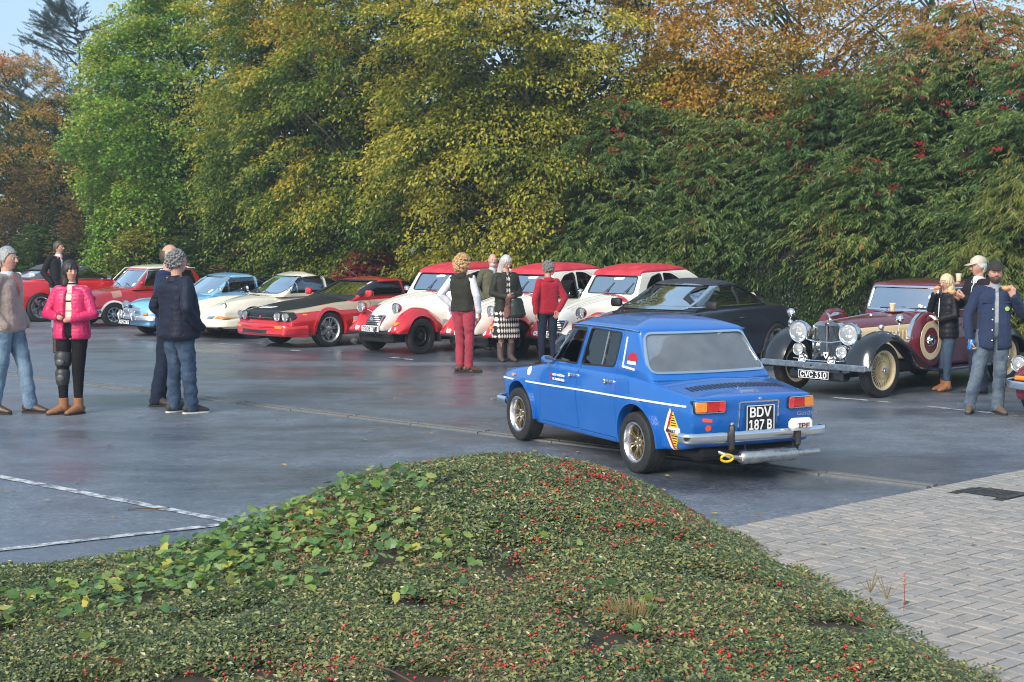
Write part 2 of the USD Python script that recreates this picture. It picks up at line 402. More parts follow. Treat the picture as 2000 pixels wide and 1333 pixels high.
# block paving in ninety degree herringbone behind a soldier course
E1 = np.array([0.756, 0.654]); E2 = np.array([0.654, -0.756])
P0 = ground_at(1420, 1035)
brick_mats = []
for k, col in enumerate([(0.30, 0.265, 0.235), (0.265, 0.243, 0.22), (0.315, 0.275, 0.24), (0.28, 0.25, 0.222), (0.255, 0.236, 0.215)]):
 brick_mats.append(M(f'paver_{"abcde"[k]}', {
  'g': ('geometry', {}), 'n': ('noise_texture', {'scale': 9.0, 'detail': 5.0, 'roughness': 0.7}), 'sp': ('voronoi_texture', {'scale': 210.0}),
  'r': ('rgb_ramp', {'ramp': [(0.3, tuple(np.array(col) * 1.0)), (0.7, tuple(np.array(col) * 1.42))]}),
  'sr': ('rgb_ramp', {'ramp': [(0.0, (1.7, 1.68, 1.62)), (0.22, (1.05, 1.05, 1.05)), (0.6, (0.78, 0.78, 0.78))]}),
  'mu': ('mix', {'mix_type': 'multiply', 'fac': 1.0}), 'f': ('noise_texture', {'scale': 180.0, 'detail': 2.0}),
  'bp': ('bump', {'strength': 0.35, 'distance': 0.004}), 'p': ('principled_bsdf', {'roughness': 0.62})},
  [('g.position', 'n.vector'), ('g.position', 'sp.vector'), ('g.position', 'f.vector'), ('n.fac', 'r.fac'), ('sp.distance', 'sr.fac'), ('r.color', 'mu.color1'), ('sr.color', 'mu.color2'),
   ('mu.color', 'p.base_color'), ('f.fac', 'bp.height'), ('bp.normal', 'p.normal')]))
joint_mat = plain('paver_joint', (0.035, 0.034, 0.024), 0.95, nscale=30.0)
pv = '/World/paving'
UsdGeom.Xform.Define(stage, pv); meta(pv, kind='structure')
def pav(u, w):
 return P0 + E1 * u + E2 * w
part(pv, 'joint_bed', sheet([pav(-3.5, 0), pav(9, 0), pav(9, 9), pav(-3.5, 9)], 0.006), joint_mat, False)
def brick_mesh(u0, u1, w0, w1, rr):
 g, ch = 0.0058, 0.007
 zt = 0.016 + rr.uniform(-0.0022, 0.0022)
 q = [(u0 + g, w0 + g), (u1 - g, w0 + g), (u1 - g, w1 - g), (u0 + g, w1 - g)]
 qi = [(u0 + g + ch, w0 + g + ch), (u1 - g - ch, w0 + g + ch), (u1 - g - ch, w1 - g - ch), (u0 + g + ch, w1 - g - ch)]
 tilt = rr.normal(0, 0.006, 2)
 cu, cw = (u0 + u1) / 2, (w0 + w1) / 2
 v = [(*pav(*p), 0.004) for p in q] + [(*pav(*p), zt - 0.004 + tilt @ (p[0] - cu, p[1] - cw)) for p in q] + [(*pav(*p), zt + tilt @ (p[0] - cu, p[1] - cw)) for p in qi]
 f = []
 for a, b in ((0, 4), (4, 8)):
  for k in range(4):
   m = (k + 1) % 4
   f += [(a + k, b + k, a + m), (a + m, b + k, b + m)]     # E1 x E2 points down, so wind the other way round
 f += [(8, 10, 9), (8, 11, 10)]
 return np.array(v), np.array(f)
MANHOLE = [ground_at(1868, 962), ground_at(1912, 955.5), ground_at(2012, 967), ground_at(1968, 978)]
mh = Polygon(MANHOLE)
cells = []
for k in range(-35, 90):
 cells.append((k * .1, k * .1 + .1, 0.0, 0.2))
for a in range(-35, 90):
 for b in range(0, 85):
  x, y = a * .1, 0.2 + b * .1
  m = (a - b) % 4
  if m == 0:
   cells.append((x, x + .2, y, y + .1))
  elif m == 3:
   cells.append((x, x + .1, y, y + .2))
  elif m == 2 and b == 0:
   cells.append((x, x + .1, y, y + .1))
rb = np.random.default_rng(11)
near, rest = [], []
for c_ in cells:
 ctr = pav((c_[0] + c_[1]) / 2, (c_[2] + c_[3]) / 2)
 if ctr[1] < 2.5 or mh.buffer(0.05).contains(Point(ctr)):
  continue
 d = ctr[1]
 px, py = 1000 + F_PX * ctr[0] / d, HORIZON + F_PX * CAM_H / d
 vis = px < 2010 and py < 1345 and px > 1400 and (py - 1035) < (px - 1420) * 0.66 + 30 
 (near if vis else rest).append((d, c_))
near.sort(key=lambda t: t[0])
rest += near[300:]
for d, c_ in near[:300]:
 part(pv, 'brick', brick_mesh(*c_, rb), brick_mats[rb.integers(5)], False)
part(pv, 'brick', [brick_mesh(*c_, rb) for d, c_ in rest], brick_mats[1], False, kind='stuff')
iron_mat = M('cast_iron', {'g': ('geometry', {}), 'n': ('noise_texture', {'scale': 20.0, 'detail': 4.0}),
 'r': ('rgb_ramp', {'ramp': [(0.3, (0.045, 0.045, 0.05)), (0.7, (0.10, 0.095, 0.09))]}), 'p': ('principled_bsdf', {'roughness': 0.42, 'metallic': 0.6})},
 [('g.position', 'n.vector'), ('n.fac', 'r.fac'), ('r.color', 'p.base_color')])
mt = thing('drain_cover', 'dark cast iron drain cover set in the grey block paving', 'drain cover')
mc = np.array(mh.centroid.coords[0]); mpts = np.array(mh.exterior.coords)[:-1]
def lifted(pts, z0, z1):
 return Manifold.extrude(cs(pts), z1 - z0).translate([0, 0, z0])
part(mt, 'frame', lifted(mpts, 0.002, 0.017) - lifted(mc + (mpts - mc) * 0.88, 0.0, 0.03), iron_mat, False)
part(mt, 'plate', lifted(mc + (mpts - mc) * 0.865, 0.003, 0.014), iron_mat, False)
studs = [box(-.012, .012, -.004, .004, 0.013, 0.018).translate([*(mc + np.array([i, j]) @ np.array([mpts[1] - mpts[0], mpts[2] - mpts[1]]) * .105), 0]) for i in range(-3, 4) for j in range(-3, 4)]
part(mt, 'tread_stud', studs, iron_mat, False, kind='stuff')
# ---------------------------------------------------------------- plants
def leaf_mesh(pos, d, n, L, W, fold=0.25, droop=0.15):
 """Diamond leaves folded along the midrib: base, left, tip, right."""
 d = d / np.linalg.norm(d, axis=1, keepdims=True)
 s = np.cross(n, d); s /= np.linalg.norm(s, axis=1, keepdims=True) + 1e-9
 up = np.cross(d, s)
 L, W = L[:, None], W[:, None]
 base = pos
 mid = pos + d * L * 0.42
 left = mid + s * W * 0.5 + up * W * fold
 right = mid - s * W * 0.5 + up * W * fold
 tip = pos + d * L - up * L * droop
 N = len(pos)
 v = np.stack([base, left, tip, right], 1).reshape(-1, 3)
 k = np.arange(N)[:, None] * 4
 f = np.concatenate([k + [0, 2, 1], k + [0, 3, 2]], 0)
 return v, f
def put_leaves(path, v, f, tint, mat):
 g = UsdGeom.Mesh.Define(stage, path)
 g.CreatePointsAttr(Vt.Vec3fArray.FromNumpy(v.astype(np.float32)))
 g.CreateFaceVertexCountsAttr(Vt.IntArray.FromNumpy(np.full(len(f), 3, np.int32)))
 g.CreateFaceVertexIndicesAttr(Vt.IntArray.FromNumpy(f.astype(np.int32).ravel()))
 g.CreateSubdivisionSchemeAttr('none')
 rnd = np.repeat(np.random.default_rng(len(v)).random(len(v) // 4), 4)
 UsdGeom.PrimvarsAPI(g).CreatePrimvar('chance', Sdf.ValueTypeNames.FloatArray, 'vertex').Set(Vt.FloatArray.FromNumpy(rnd.astype(np.float32)))
 UsdGeom.PrimvarsAPI(g).CreatePrimvar('tint', Sdf.ValueTypeNames.FloatArray, 'vertex').Set(Vt.FloatArray.FromNumpy(np.asarray(tint, np.float32)))
 UsdShade.MaterialBindingAPI.Apply(g.GetPrim()).Bind(mat)
 return path
def leaf_mat(name, ramp, trans=0.35, rough=0.45, spread=0.30):
 """Leaf colours run along the ramp by each leaf's own tint (0 young and green, 1 turned), a little different from leaf to leaf."""
 return M('leaf_' + name, {
  'a': ('attribute', {'attribute': 'tint'}), 'g': ('attribute', {'attribute': 'chance'}),
  'j': ('math', {'math_type': 'multiply_add', 'value2': spread, 'value3': -spread / 2}), 'ad': ('math', {'math_type': 'add', 'use_clamp': True}),
  'r': ('rgb_ramp', {'ramp': ramp}), 'wn': ('white_noise_texture', {'dimensions': '1D'}),
  'v': ('map_range', {'to_min': 0.72, 'to_max': 1.28}), 'h': ('hsv', {}),
  'p': ('principled_bsdf', {'roughness': rough, 'specular_ior_level': 0.35}), 't': ('translucent_bsdf', {}), 'x': ('mix_closure', {'fac': trans})},
  [('g.fac', 'j.value1'), ('a.fac', 'ad.value1'), ('j.value', 'ad.value2'), ('ad.value', 'r.fac'), ('g.fac', 'wn.w'), ('wn.value', 'v.value'),
   ('r.color', 'h.color'), ('v.result', 'h.value'), ('h.color', 'p.base_color'), ('h.color', 't.color'), ('p.BSDF', 'x.closure1'), ('t.BSDF', 'x.closure2')], surface='x.closure')
def bark(name, col):
 return M('bark_' + name, {'g': ('geometry', {}), 'mp': ('mapping', {'scale': (9, 9, 2)}), 'n': ('noise_texture', {'scale': 2.0, 'detail': 6.0, 'roughness': 0.7}),
  'r': ('rgb_ramp', {'ramp': [(0.3, tuple(np.array(col) * 0.55)), (0.7, tuple(np.array(col) * 1.3))]}), 'bp': ('bump', {'strength': 0.6, 'distance': 0.02}), 'p': ('principled_bsdf', {'roughness': 0.9})},
  [('g.position', 'mp.vector'), ('mp.vector', 'n.vector'), ('n.fac', 'r.fac'), ('r.color', 'p.base_color'), ('n.fac', 'bp.height'), ('bp.normal', 'p.normal')])
def crown_leaves(rg, starts, dirs, lens, droop, n_spray, n_leaf, twig, L, W, t0=0.3, side=0.30, hang=0.15, flat=0.35, tint=None, up_only=True, side_droop=0.05):
 """Leaves on twigs along curved boughs. starts, dirs, lens: one bough each."""
 B = len(starts)
 t = t0 + (1 - t0) * rg.random((B, n_spray)) ** 0.75
 sgn = np.where(rg.random((B, n_spray)) < 0.5, -1.0, 1.0)
 perp = unit(np.cross(dirs, [0, 0, 1.0]) + 1e-6)
 off = rg.random((B, n_spray)) * side * (1.15 - t * 0.8)
 P = starts[:, None] + dirs[:, None] * (t * lens[:, None])[..., None]
 P[..., 2] -= droop[:, None] * t ** 2
 P += perp[:, None] * (sgn * off * lens[:, None])[..., None]
 P[..., 2] -= side_droop * off * lens[:, None]
 P += rg.normal(0, 0.05, P.shape)
 D = unit(dirs[:, None] * 0.8 + perp[:, None] * (sgn * (0.35 + 0.6 * rg.random(t.shape)))[..., None] + np.array([0, 0, -1.0]) * (droop / lens)[:, None, None] * t[..., None] * 1.2)
 D[..., 2] -= hang * (0.5 + rg.random(t.shape))
 D = unit(D).reshape(-1, 3); P = P.reshape(-1, 3); tt = t.ravel()
 S = len(P)
 tl = twig * rg.uniform(0.6, 1.3, S)
 s = np.linspace(0.05, 1.0, n_leaf)[None] + rg.normal(0, 0.02, (S, n_leaf))
 tp = unit(np.cross(D, [0, 0, 1.0]) + 1e-6)
 lp = P[:, None] + D[:, None] * (s * tl[:, None])[..., None]
 lp[..., 2] -= 0.18 * tl[:, None] * s ** 2
 alt = np.where(np.arange(n_leaf) % 2 == 0, 1.0, -1.0)[None]
 ld = D[:, None] * 0.75 + tp[:, None] * (alt * 0.8 * (1.1 - 0.6 * s))[..., None] + rg.normal(0, 0.22, (S, n_leaf, 3))
 ld[..., 2] -= hang * 1.2
 ln = np.array([0, 0, 1.0]) + rg.normal(0, flat, (S, n_leaf, 3)) + D[:, None] * 0.25
 Ls = L * rg.uniform(0.65, 1.25, (S, n_leaf)); Ws = W * rg.uniform(0.7, 1.2, (S, n_leaf)) * Ls / L
 v, f = leaf_mesh(lp.reshape(-1, 3), ld.reshape(-1, 3), ln.reshape(-1, 3), Ls.ravel(), Ws.ravel())
 ti = tint(lp.reshape(-1, 3), np.repeat(tt, n_leaf), np.tile(s, 1).ravel(), rg) if tint else np.zeros(S * n_leaf)
 return v, f, np.repeat(ti, 4)
def envelope_boughs(rg, base, H, R, z0, n, shape='egg', trunk_h=None, front=0.65, rise=(0.0, 0.5)):
 """Boughs from a trunk out to an uneven egg shaped envelope; more of them face the car park."""
 zs = rg.uniform(0.0, 1.0, n) ** 0.9
 az = rg.uniform(0, 2 * np.pi, n)
 fr = rg.random(n) < front
 face = math.atan2(-OUT[1], -OUT[0])
 az[fr] = face + rg.normal(0, 0.85, fr.sum())
 zt = z0 + (H - z0) * zs                                     # the height where the bough ends
 if shape == 'egg':
  rad = R * np.sqrt(np.clip(1 - ((zs - 0.38) / 0.64) ** 2, 0.03, 1))
 elif shape == 'cone':
  rad = R * (1.05 - zs) 
 else:
  rad = R * np.sqrt(np.clip(1 - ((zs - 0.25) / 0.78) ** 2, 0.03, 1))
 lob = meshkit.noise(np.c_[np.cos(az) * 1.7 + 5 + base[0], np.sin(az) * 1.7 + 5, zt * 0.55], 3)
 rad = rad * (0.68 + 0.62 * lob)
 el = rg.uniform(*rise, n)
 zst = np.clip(zt - rad * np.tan(el), 0.25 * z0 + 0.2, H * 0.93)
 st = np.c_[np.full(n, base[0]), np.full(n, base[1]), zst] + rg.normal(0, 0.12, (n, 3)) * [1, 1, 0.3]
 en = np.c_[base[0] + np.cos(az) * rad, base[1] + np.sin(az) * rad, zt]
 d = en - st
 ln = np.linalg.norm(d, axis=1)
 return st, d / ln[:, None], ln
def bough_pipes(st, d, ln, droop, r, k):
 out = []
 for i in range(0, len(st), max(1, len(st) // k)):
  t = np.linspace(0, 0.96, 6)
  p = st[i] + d[i] * (t * ln[i])[:, None]
  p[:, 2] -= droop[i] * t ** 2
  out.append(pipe(p, np.linspace(r, r * 0.18, 6), 5))
 return cat(out)
def trunk_mesh(base, H, r, rg, lean=0.0):
 t = np.linspace(0, 1, 9)
 p = np.c_[base[0] + np.cumsum(rg.normal(0, 0.035, 9)) + lean * t, base[1] + np.cumsum(rg.normal(0, 0.035, 9)), -0.05 + H * t]
 p[0, :2] = base
 return pipe(p, r * (1.05 - 0.85 * t) + 0.03 * (t == 0), 9)
def plant(name, label, category, base, H, R, z0, mat, barkm, seed, boughs=90, n_spray=14, n_leaf=14, twig=0.5, L=0.075, W=0.045, droop=0.5, shape='egg', rise=(0.1, 0.6),
    side=0.3, hang=0.15, flat=0.35, tint=None, trunk_r=0.14, trunks=1, group=None, t0=0.3, core=2500, core_mat=None, limbs=40, front=0.65, limb_r=0.035, kind=None):
 rg = np.random.default_rng(seed)
 p = thing(name, label, category, group=group, kind=kind)
 st, d, ln = envelope_boughs(rg, base, H, R, z0, boughs, shape, front=front, rise=rise)
 dr = droop * ln / max(R, .1) * rg.uniform(0.5, 1.4, boughs)
 v, f, ti = crown_leaves(rg, st, d, ln, dr, n_spray, n_leaf, twig, L, W, t0, side, hang, flat, tint)
 put_leaves(numbered(p, 'crown'), v, f, ti, mat); meta(p + '/crown', kind='stuff')
 if core:
  a, b_, c_ = rg.normal(size=(core, 3)), rg.normal(size=(core, 3)), rg.normal(size=(core, 3))
  q = unit(a) * (rg.random((core, 1)) ** 0.5) * np.array([R * 0.62, R * 0.62, (H - z0) * 0.40]) + np.array([base[0], base[1], z0 + (H - z0) * 0.42])
  v, f = leaf_mesh(q, b_, c_, L * rg.uniform(1.0, 2.4, core), W * rg.uniform(1.2, 2.6, core))
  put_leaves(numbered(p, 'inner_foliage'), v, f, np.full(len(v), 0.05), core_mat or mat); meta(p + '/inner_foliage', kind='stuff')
 tm = [trunk_mesh(np.array(base) + (rg.normal(0, 0.25, 2) if trunks > 1 else 0), H * (0.86 if trunks == 1 else rg.uniform(.6, .85)), trunk_r, rg, 0 if trunks == 1 else rg.normal(0, R * .3)) for _ in range(trunks)]
 for m in tm:
  part(p, 'trunk', m, barkm, 60)
 part(p, 'limbs', bough_pipes(st, d, ln, dr, limb_r, limbs), barkm, 60, kind='stuff')
 return p, (st, d, ln, dr, rg)
def tint_hornbeam(top, bias, edge=0.5):
 def f(p, t, s, rg):
  n = meshkit.fbm(p * 0.55 + 11, 3, 2)
  return np.clip(bias + edge * (t - 0.6) + 0.25 * (s - 0.5) + 0.8 * (n - 0.5) + 0.35 * (p[:, 2] / top - 0.5) + rg.normal(0, 0.06, len(p)), 0, 1)
 return f
GREEN_YELLOW = [(0.0, (0.033, 0.076, 0.016)), (0.35, (0.095, 0.166, 0.023)), (0.6, (0.24, 0.277, 0.032)), (0.82, (0.469, 0.369, 0.04)), (1.0, (0.513, 0.258, 0.034))]
GOLD = [(0.0, (0.05, 0.093, 0.018)), (0.3, (0.169, 0.212, 0.027)), (0.6, (0.405, 0.358, 0.043)), (0.85, (0.558, 0.438, 0.056)), (1.0, (0.517, 0.265, 0.044))]
MAPLE = [(0.0, (0.039, 0.097, 0.02)), (0.4, (0.103, 0.229, 0.033)), (0.75, (0.229, 0.367, 0.047)), (1.0, (0.498, 0.47, 0.069))]
RUST = [(0.0, (0.081, 0.131, 0.023)), (0.35, (0.23, 0.225, 0.039)), (0.65, (0.46, 0.281, 0.044)), (1.0, (0.506, 0.188, 0.032))]
WILLOWY = [(0.0, (0.020, 0.052, 0.018)), (0.4, (0.062, 0.120, 0.032)), (0.7, (0.135, 0.200, 0.048)), (0.9, (0.27, 0.27, 0.06)), (1.0, (0.40, 0.13, 0.05))]
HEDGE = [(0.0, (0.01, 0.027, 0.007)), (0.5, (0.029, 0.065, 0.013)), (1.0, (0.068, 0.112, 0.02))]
BROWN = [(0.0, (0.05, 0.075, 0.022)), (0.4, (0.13, 0.105, 0.038)), (0.75, (0.22, 0.11, 0.045)), (1.0, (0.32, 0.24, 0.05))]
LAUREL = [(0.0, (0.012, 0.035, 0.010)), (0.5, (0.035, 0.085, 0.018)), (0.85, (0.10, 0.14, 0.025)), (1.0, (0.36, 0.27, 0.04))]
CRIMSON = [(0.0, (0.12, 0.035, 0.030)), (0.5, (0.30, 0.045, 0.050)), (0.8, (0.42, 0.10, 0.08)), (1.0, (0.30, 0.20, 0.05))]
PINE = [(0.0, (0.020, 0.045, 0.030)), (1.0, (0.060, 0.10, 0.060))]
m_green = leaf_mat('hornbeam', GREEN_YELLOW); m_gold = leaf_mat('gold_beech', GOLD); m_maple = leaf_mat('maple', MAPLE); m_rust = leaf_mat('rust', RUST)
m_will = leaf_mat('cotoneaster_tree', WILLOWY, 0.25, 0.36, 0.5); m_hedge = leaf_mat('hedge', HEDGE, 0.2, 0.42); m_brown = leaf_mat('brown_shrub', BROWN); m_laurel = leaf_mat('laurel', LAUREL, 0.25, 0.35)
m_crimson = leaf_mat('crimson', CRIMSON); m_pine = leaf_mat('pine', PINE, 0.15, 0.6)
bk_grey, bk_dark = bark('grey', (0.13, 0.115, 0.09)), bark('dark', (0.05, 0.042, 0.035))
def at_px(px, off=0.0):
 """The spot on the hedge line, off metres further back, that stands in the column px of the photograph's 2000."""
 k = (px - 1000) / F_PX
 b = HEDGE0 + OUT * off
 t = (k * b[1] - b[0]) / (ROW[0] - k * ROW[1])
 return b + ROW * t
# far trees in the mist, beyond everything
plant('pine_tree', 'tall blue grey pine fading into mist at far left against the sky', 'tree', (-23.8, 82.0), 14.4, 3.6, 3.0, m_pine, bk_dark, 101, boughs=90, n_spray=16, n_leaf=16, twig=0.75, L=0.22, W=0.035, droop=-0.6, rise=(0.1, 0.7), flat=1.2, hang=-0.25, t0=0.4, trunk_r=0.22, core=900, limb_r=0.06)
plant('pine_tree', 'lower misty conifer just left of and below the tall pine top', 'tree', (-27.5, 84.0), 11.0, 3.2, 2.0, m_pine, bk_dark, 102, boughs=70, n_spray=14, n_leaf=14, twig=0.7, L=0.22, W=0.04, droop=-0.4, rise=(0.1, 0.7), flat=1.2, hang=-0.2, t0=0.4, trunk_r=0.2, core=900, limb_r=0.05)
plant('birch_tree', 'pale yellow tree top showing behind the green maple at the left', 'tree', at_px(268, 9.0), 10.0, 1.7, 3.0, m_gold, bk_grey, 103, boughs=80, n_spray=12, n_leaf=14, twig=0.5, L=0.085, W=0.055, droop=0.5, tint=lambda p, t, s, rg: np.clip(0.62 + rg.normal(0, .1, len(p)), 0, 1), core=800, front=0.5)
# the main row behind the cars: broadleaved trees whose leaves sit in rounded clumps at the ends of boughs
def clump_leaves(rg, c, o, size, n, L, W, tint, hang=.35, flat=.45):
 """Leaves over the upper and outer side of flattened clumps. c: centres, o: outward directions, size: (outwards, sideways, upwards)."""
 K = len(c)
 side = unit(np.cross(o, [0, 0, 1.0]) + 1e-6); up = np.cross(side, o)
 u = unit(rg.normal(size=(K, n, 3)))
 flip = (u[..., 2] * .75 + u[..., 0] * .65) < -.25
 u[flip] *= -1
 r = rg.uniform(.45, 1.08, (K, n)) ** .6
 k = rg.uniform(.7, 1.3, (K, 1, 1))
 q = u * r[..., None] * np.array(size) * k
 q *= 1 + .35 * (rg.random((K, n, 1)) - .5)
 p = c[:, None] + o[:, None] * q[..., :1] + side[:, None] * q[..., 1:2] + up[:, None] * q[..., 2:]
 p[..., 2] -= .22 * (q[..., 0] / size[0]).clip(0) ** 2 * size[0]
 out = o[:, None] * u[..., :1] + side[:, None] * u[..., 1:2] + up[:, None] * u[..., 2:]
 d = unit(o[:, None] * .55 + out * .45 + rg.normal(0, .45, (K, n, 3))); d[..., 2] -= hang * (0.5 + rg.random((K, n)))
 nn = out * .5 + np.array([0, 0, .8]) + rg.normal(0, flat, (K, n, 3))
 Ls = L * rg.uniform(.6, 1.25, (K, n)); Ws = W / L * Ls * rg.uniform(.8, 1.15, (K, n))
 v, f = leaf_mesh(p.reshape(-1, 3), d.reshape(-1, 3), nn.reshape(-1, 3), Ls.ravel(), Ws.ravel(), .18, .12)
 tip = ((q[..., 0] / size[0]) * .5 + (q[..., 2] / size[2]) * .35 + .5).clip(0, 1)
 return v, f, np.repeat(tint(p.reshape(-1, 3), tip.ravel(), tip.ravel(), rg), 4)
def broadleaf(name, label, base, H, R, z0, mat, barkm, seed, clumps=300, n=150, size=(.62, .50, .30), L=.095, W=.06, tint=None, trunk_r=.16, trunks=1, wide=.42, hang=.35, core=2200, core_mat=None, limb_r=.035, depth=.35, lobes=.55, flat=.45):
 rg = np.random.default_rng(seed)
 p = thing(name, label, 'tree')
 zs = rg.random(clumps); az = rg.uniform(0, 2 * np.pi, clumps)
 fr = rg.random(clumps) < .62
 az[fr] = math.atan2(-OUT[1], -OUT[0]) + rg.normal(0, .85, fr.sum())
 prof = np.sqrt(np.clip(1 - np.abs((zs - wide) / np.where(zs > wide, 1.02 - wide, wide + .12)) ** 2.2, .02, 1))
 z = z0 + (H - z0) * zs
 lob = meshkit.fbm(np.c_[np.cos(az) * 1.3 + base[0], np.sin(az) * 1.3 + base[1], z * .42], 2, seed)
 rad = R * prof * (1 - lobes / 2 + lobes * 1.5 * (lob - .17)) * (1 - depth * rg.random(clumps) ** 2.2)
 c = np.c_[base[0] + np.cos(az) * rad, base[1] + np.sin(az) * rad, z]
 o = np.c_[np.cos(az), np.sin(az), np.clip((zs - wide) * 1.1, -.25, .9)]
 o = unit(o)
 v, f, ti = clump_leaves(rg, c, o, size, n, L, W, tint, hang, flat)
 put_leaves(p + '/crown', v, f, ti, mat); meta(p + '/crown', kind='stuff')
 a, b_, c_ = rg.normal(size=(core, 3)), rg.normal(size=(core, 3)), rg.normal(size=(core, 3))
 q = unit(a) * (rg.random((core, 1)) ** .45) * np.array([R * .66, R * .66, (H - z0) * .42]) + np.array([base[0], base[1], z0 + (H - z0) * .46])
 v, f = leaf_mesh(q, b_, c_, L * rg.uniform(1.0, 1.9, core), W * rg.uniform(1.2, 2.4, core))
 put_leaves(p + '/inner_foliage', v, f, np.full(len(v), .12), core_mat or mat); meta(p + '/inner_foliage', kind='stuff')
 for _ in range(trunks):
  part(p, 'trunk', trunk_mesh(np.array(base) + (rg.normal(0, .3, 2) if trunks > 1 else 0), H * rg.uniform(.7, .88), trunk_r, rg, 0 if trunks == 1 else rg.normal(0, R * .35)), barkm, 60)
 out = []
 for i in range(0, clumps, 6):
  st = np.array([base[0] + rg.normal(0, .1), base[1] + rg.normal(0, .1), max(z0 * .4 + .2, z[i] - rad[i] * rg.uniform(.5, 1.1))])
  en = c[i]; t = np.linspace(0, 1, 6)[:, None]
  mid = (st + en) / 2 + np.array([0, 0, .12 * rad[i]])
  out.append(pipe((1 - t) ** 2 * st + 2 * t * (1 - t) * mid + t * t * en, np.linspace(limb_r, limb_r * .2, 6), 5))
 part(p, 'limbs', out, barkm, 60, kind='stuff')
 return p
broadleaf('rust_tree', 'rounded orange brown tree at the far left edge above the bare twigs', at_px(28, 3.4), 8.3, 3.0, 1.6, m_rust, bk_dark, 104, 260, 130, (.55, .5, .34), .095, .058, tint_hornbeam(8.0, .46, .4), core=1800)
broadleaf('maple_tree', 'large fresh green maple in rounded leafy tiers left of centre', at_px(372, 2.4), 9.5, 3.05, 1.0, m_maple, bk_dark, 105, 420, 165, (.66, .62, .34), .10, .088, tint_hornbeam(13, .52, .55), trunk_r=.12, trunks=3, wide=.20, core=1300, core_mat=m_maple, depth=.55, limb_r=.045)
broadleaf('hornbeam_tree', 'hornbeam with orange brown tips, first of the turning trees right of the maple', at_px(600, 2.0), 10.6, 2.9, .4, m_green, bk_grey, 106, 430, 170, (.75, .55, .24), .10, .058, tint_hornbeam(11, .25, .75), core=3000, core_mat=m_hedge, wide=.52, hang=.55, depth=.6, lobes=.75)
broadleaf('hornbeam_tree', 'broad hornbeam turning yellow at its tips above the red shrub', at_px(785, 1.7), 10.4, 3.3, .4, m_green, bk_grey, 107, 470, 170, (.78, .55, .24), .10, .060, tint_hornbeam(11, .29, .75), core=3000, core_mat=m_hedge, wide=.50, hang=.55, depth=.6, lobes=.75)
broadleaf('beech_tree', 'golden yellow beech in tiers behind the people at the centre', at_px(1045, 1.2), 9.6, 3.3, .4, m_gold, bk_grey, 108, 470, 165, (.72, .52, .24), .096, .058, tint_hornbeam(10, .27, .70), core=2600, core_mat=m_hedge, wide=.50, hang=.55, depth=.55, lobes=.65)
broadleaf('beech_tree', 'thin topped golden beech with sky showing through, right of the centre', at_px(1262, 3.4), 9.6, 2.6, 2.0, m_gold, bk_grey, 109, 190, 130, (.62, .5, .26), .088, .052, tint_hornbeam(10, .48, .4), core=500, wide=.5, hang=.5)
broadleaf('rust_tree', 'tall copper and orange tree rising behind the red berried shrubs', at_px(1560, 5.5), 10.2, 3.9, 2.2, m_rust, bk_grey, 110, 640, 160, (.65, .55, .30), .092, .056, tint_hornbeam(10.6, .46, .4), core=900, wide=.5)
broadleaf('rust_tree', 'amber leaved tree behind the top right shrubs near the frame edge', at_px(1800, 6.2), 9.6, 2.7, 2.4, m_rust, bk_grey, 111, 150, 110, (.55, .5, .28), .088, .052, tint_hornbeam(9, .36, .4), core=300, wide=.5)
# a darker second row behind, closing the gaps low down
for k, (px, off, H, R, lab) in enumerate(((150, 7.5, 7.5, 4.0, 'dim green tree behind the orange tree and the bushes at far left'), (430, 7.0, 9.0, 4.2, 'shaded tree standing behind the gap between maple and hornbeam'),
  (680, 6.5, 9.5, 4.2, 'shaded tree behind the first two hornbeams'), (930, 6.5, 9.0, 4.2, 'shaded tree behind the gap between hornbeam and golden beech'), (1150, 6.5, 7.5, 3.6, 'shaded tree low behind the golden beeches'), (1420, 7.5, 6.6, 3.6, 'low dark tree behind the leftmost berry shrubs'))):
 plant('background_tree', lab, 'tree', at_px(px, off), H, R, 0.3, m_hedge, bk_dark, 160 + k, boughs=150, n_spray=14, n_leaf=12, twig=0.6, L=0.15, W=0.10, droop=0.5, tint=tint_hornbeam(H, 0.55, 0.2), core=2500, limbs=20)
# tall shrubs with long drooping leaves and red berries
berry_mat = M('berry', {'g': ('geometry', {}), 'r': ('rgb_ramp', {'ramp': [(0, (0.36, 0.015, 0.016)), (1, (0.60, 0.035, 0.022))]}), 'p': ('principled_bsdf', {'roughness': 0.35})},
     [('g.random_per_island', 'r.fac'), ('r.color', 'p.base_color')])
ico_v, ico_f = to_vf(trimesh.creation.icosphere(0, 1.0))
def berries(pos, r):
 v = (pos[:, None] + ico_v[None] * np.broadcast_to(r, (len(pos),))[:, None, None]).reshape(-1, 3)
 return v, (ico_f[None] + (np.arange(len(pos)) * len(ico_v))[:, None, None]).reshape(-1, 3)
def tint_will(red):
 def f(p, t, s, rg):
  n = meshkit.fbm(p * 0.7 + 3, 3, 5)
  return np.clip(0.38 + 0.55 * (t - 0.6) + 0.7 * (n - 0.5) + rg.normal(0, 0.07, len(p)) + red * np.clip((p[:, 2] - 4.6) / 1.4, 0, 1), 0, 1)
 return f
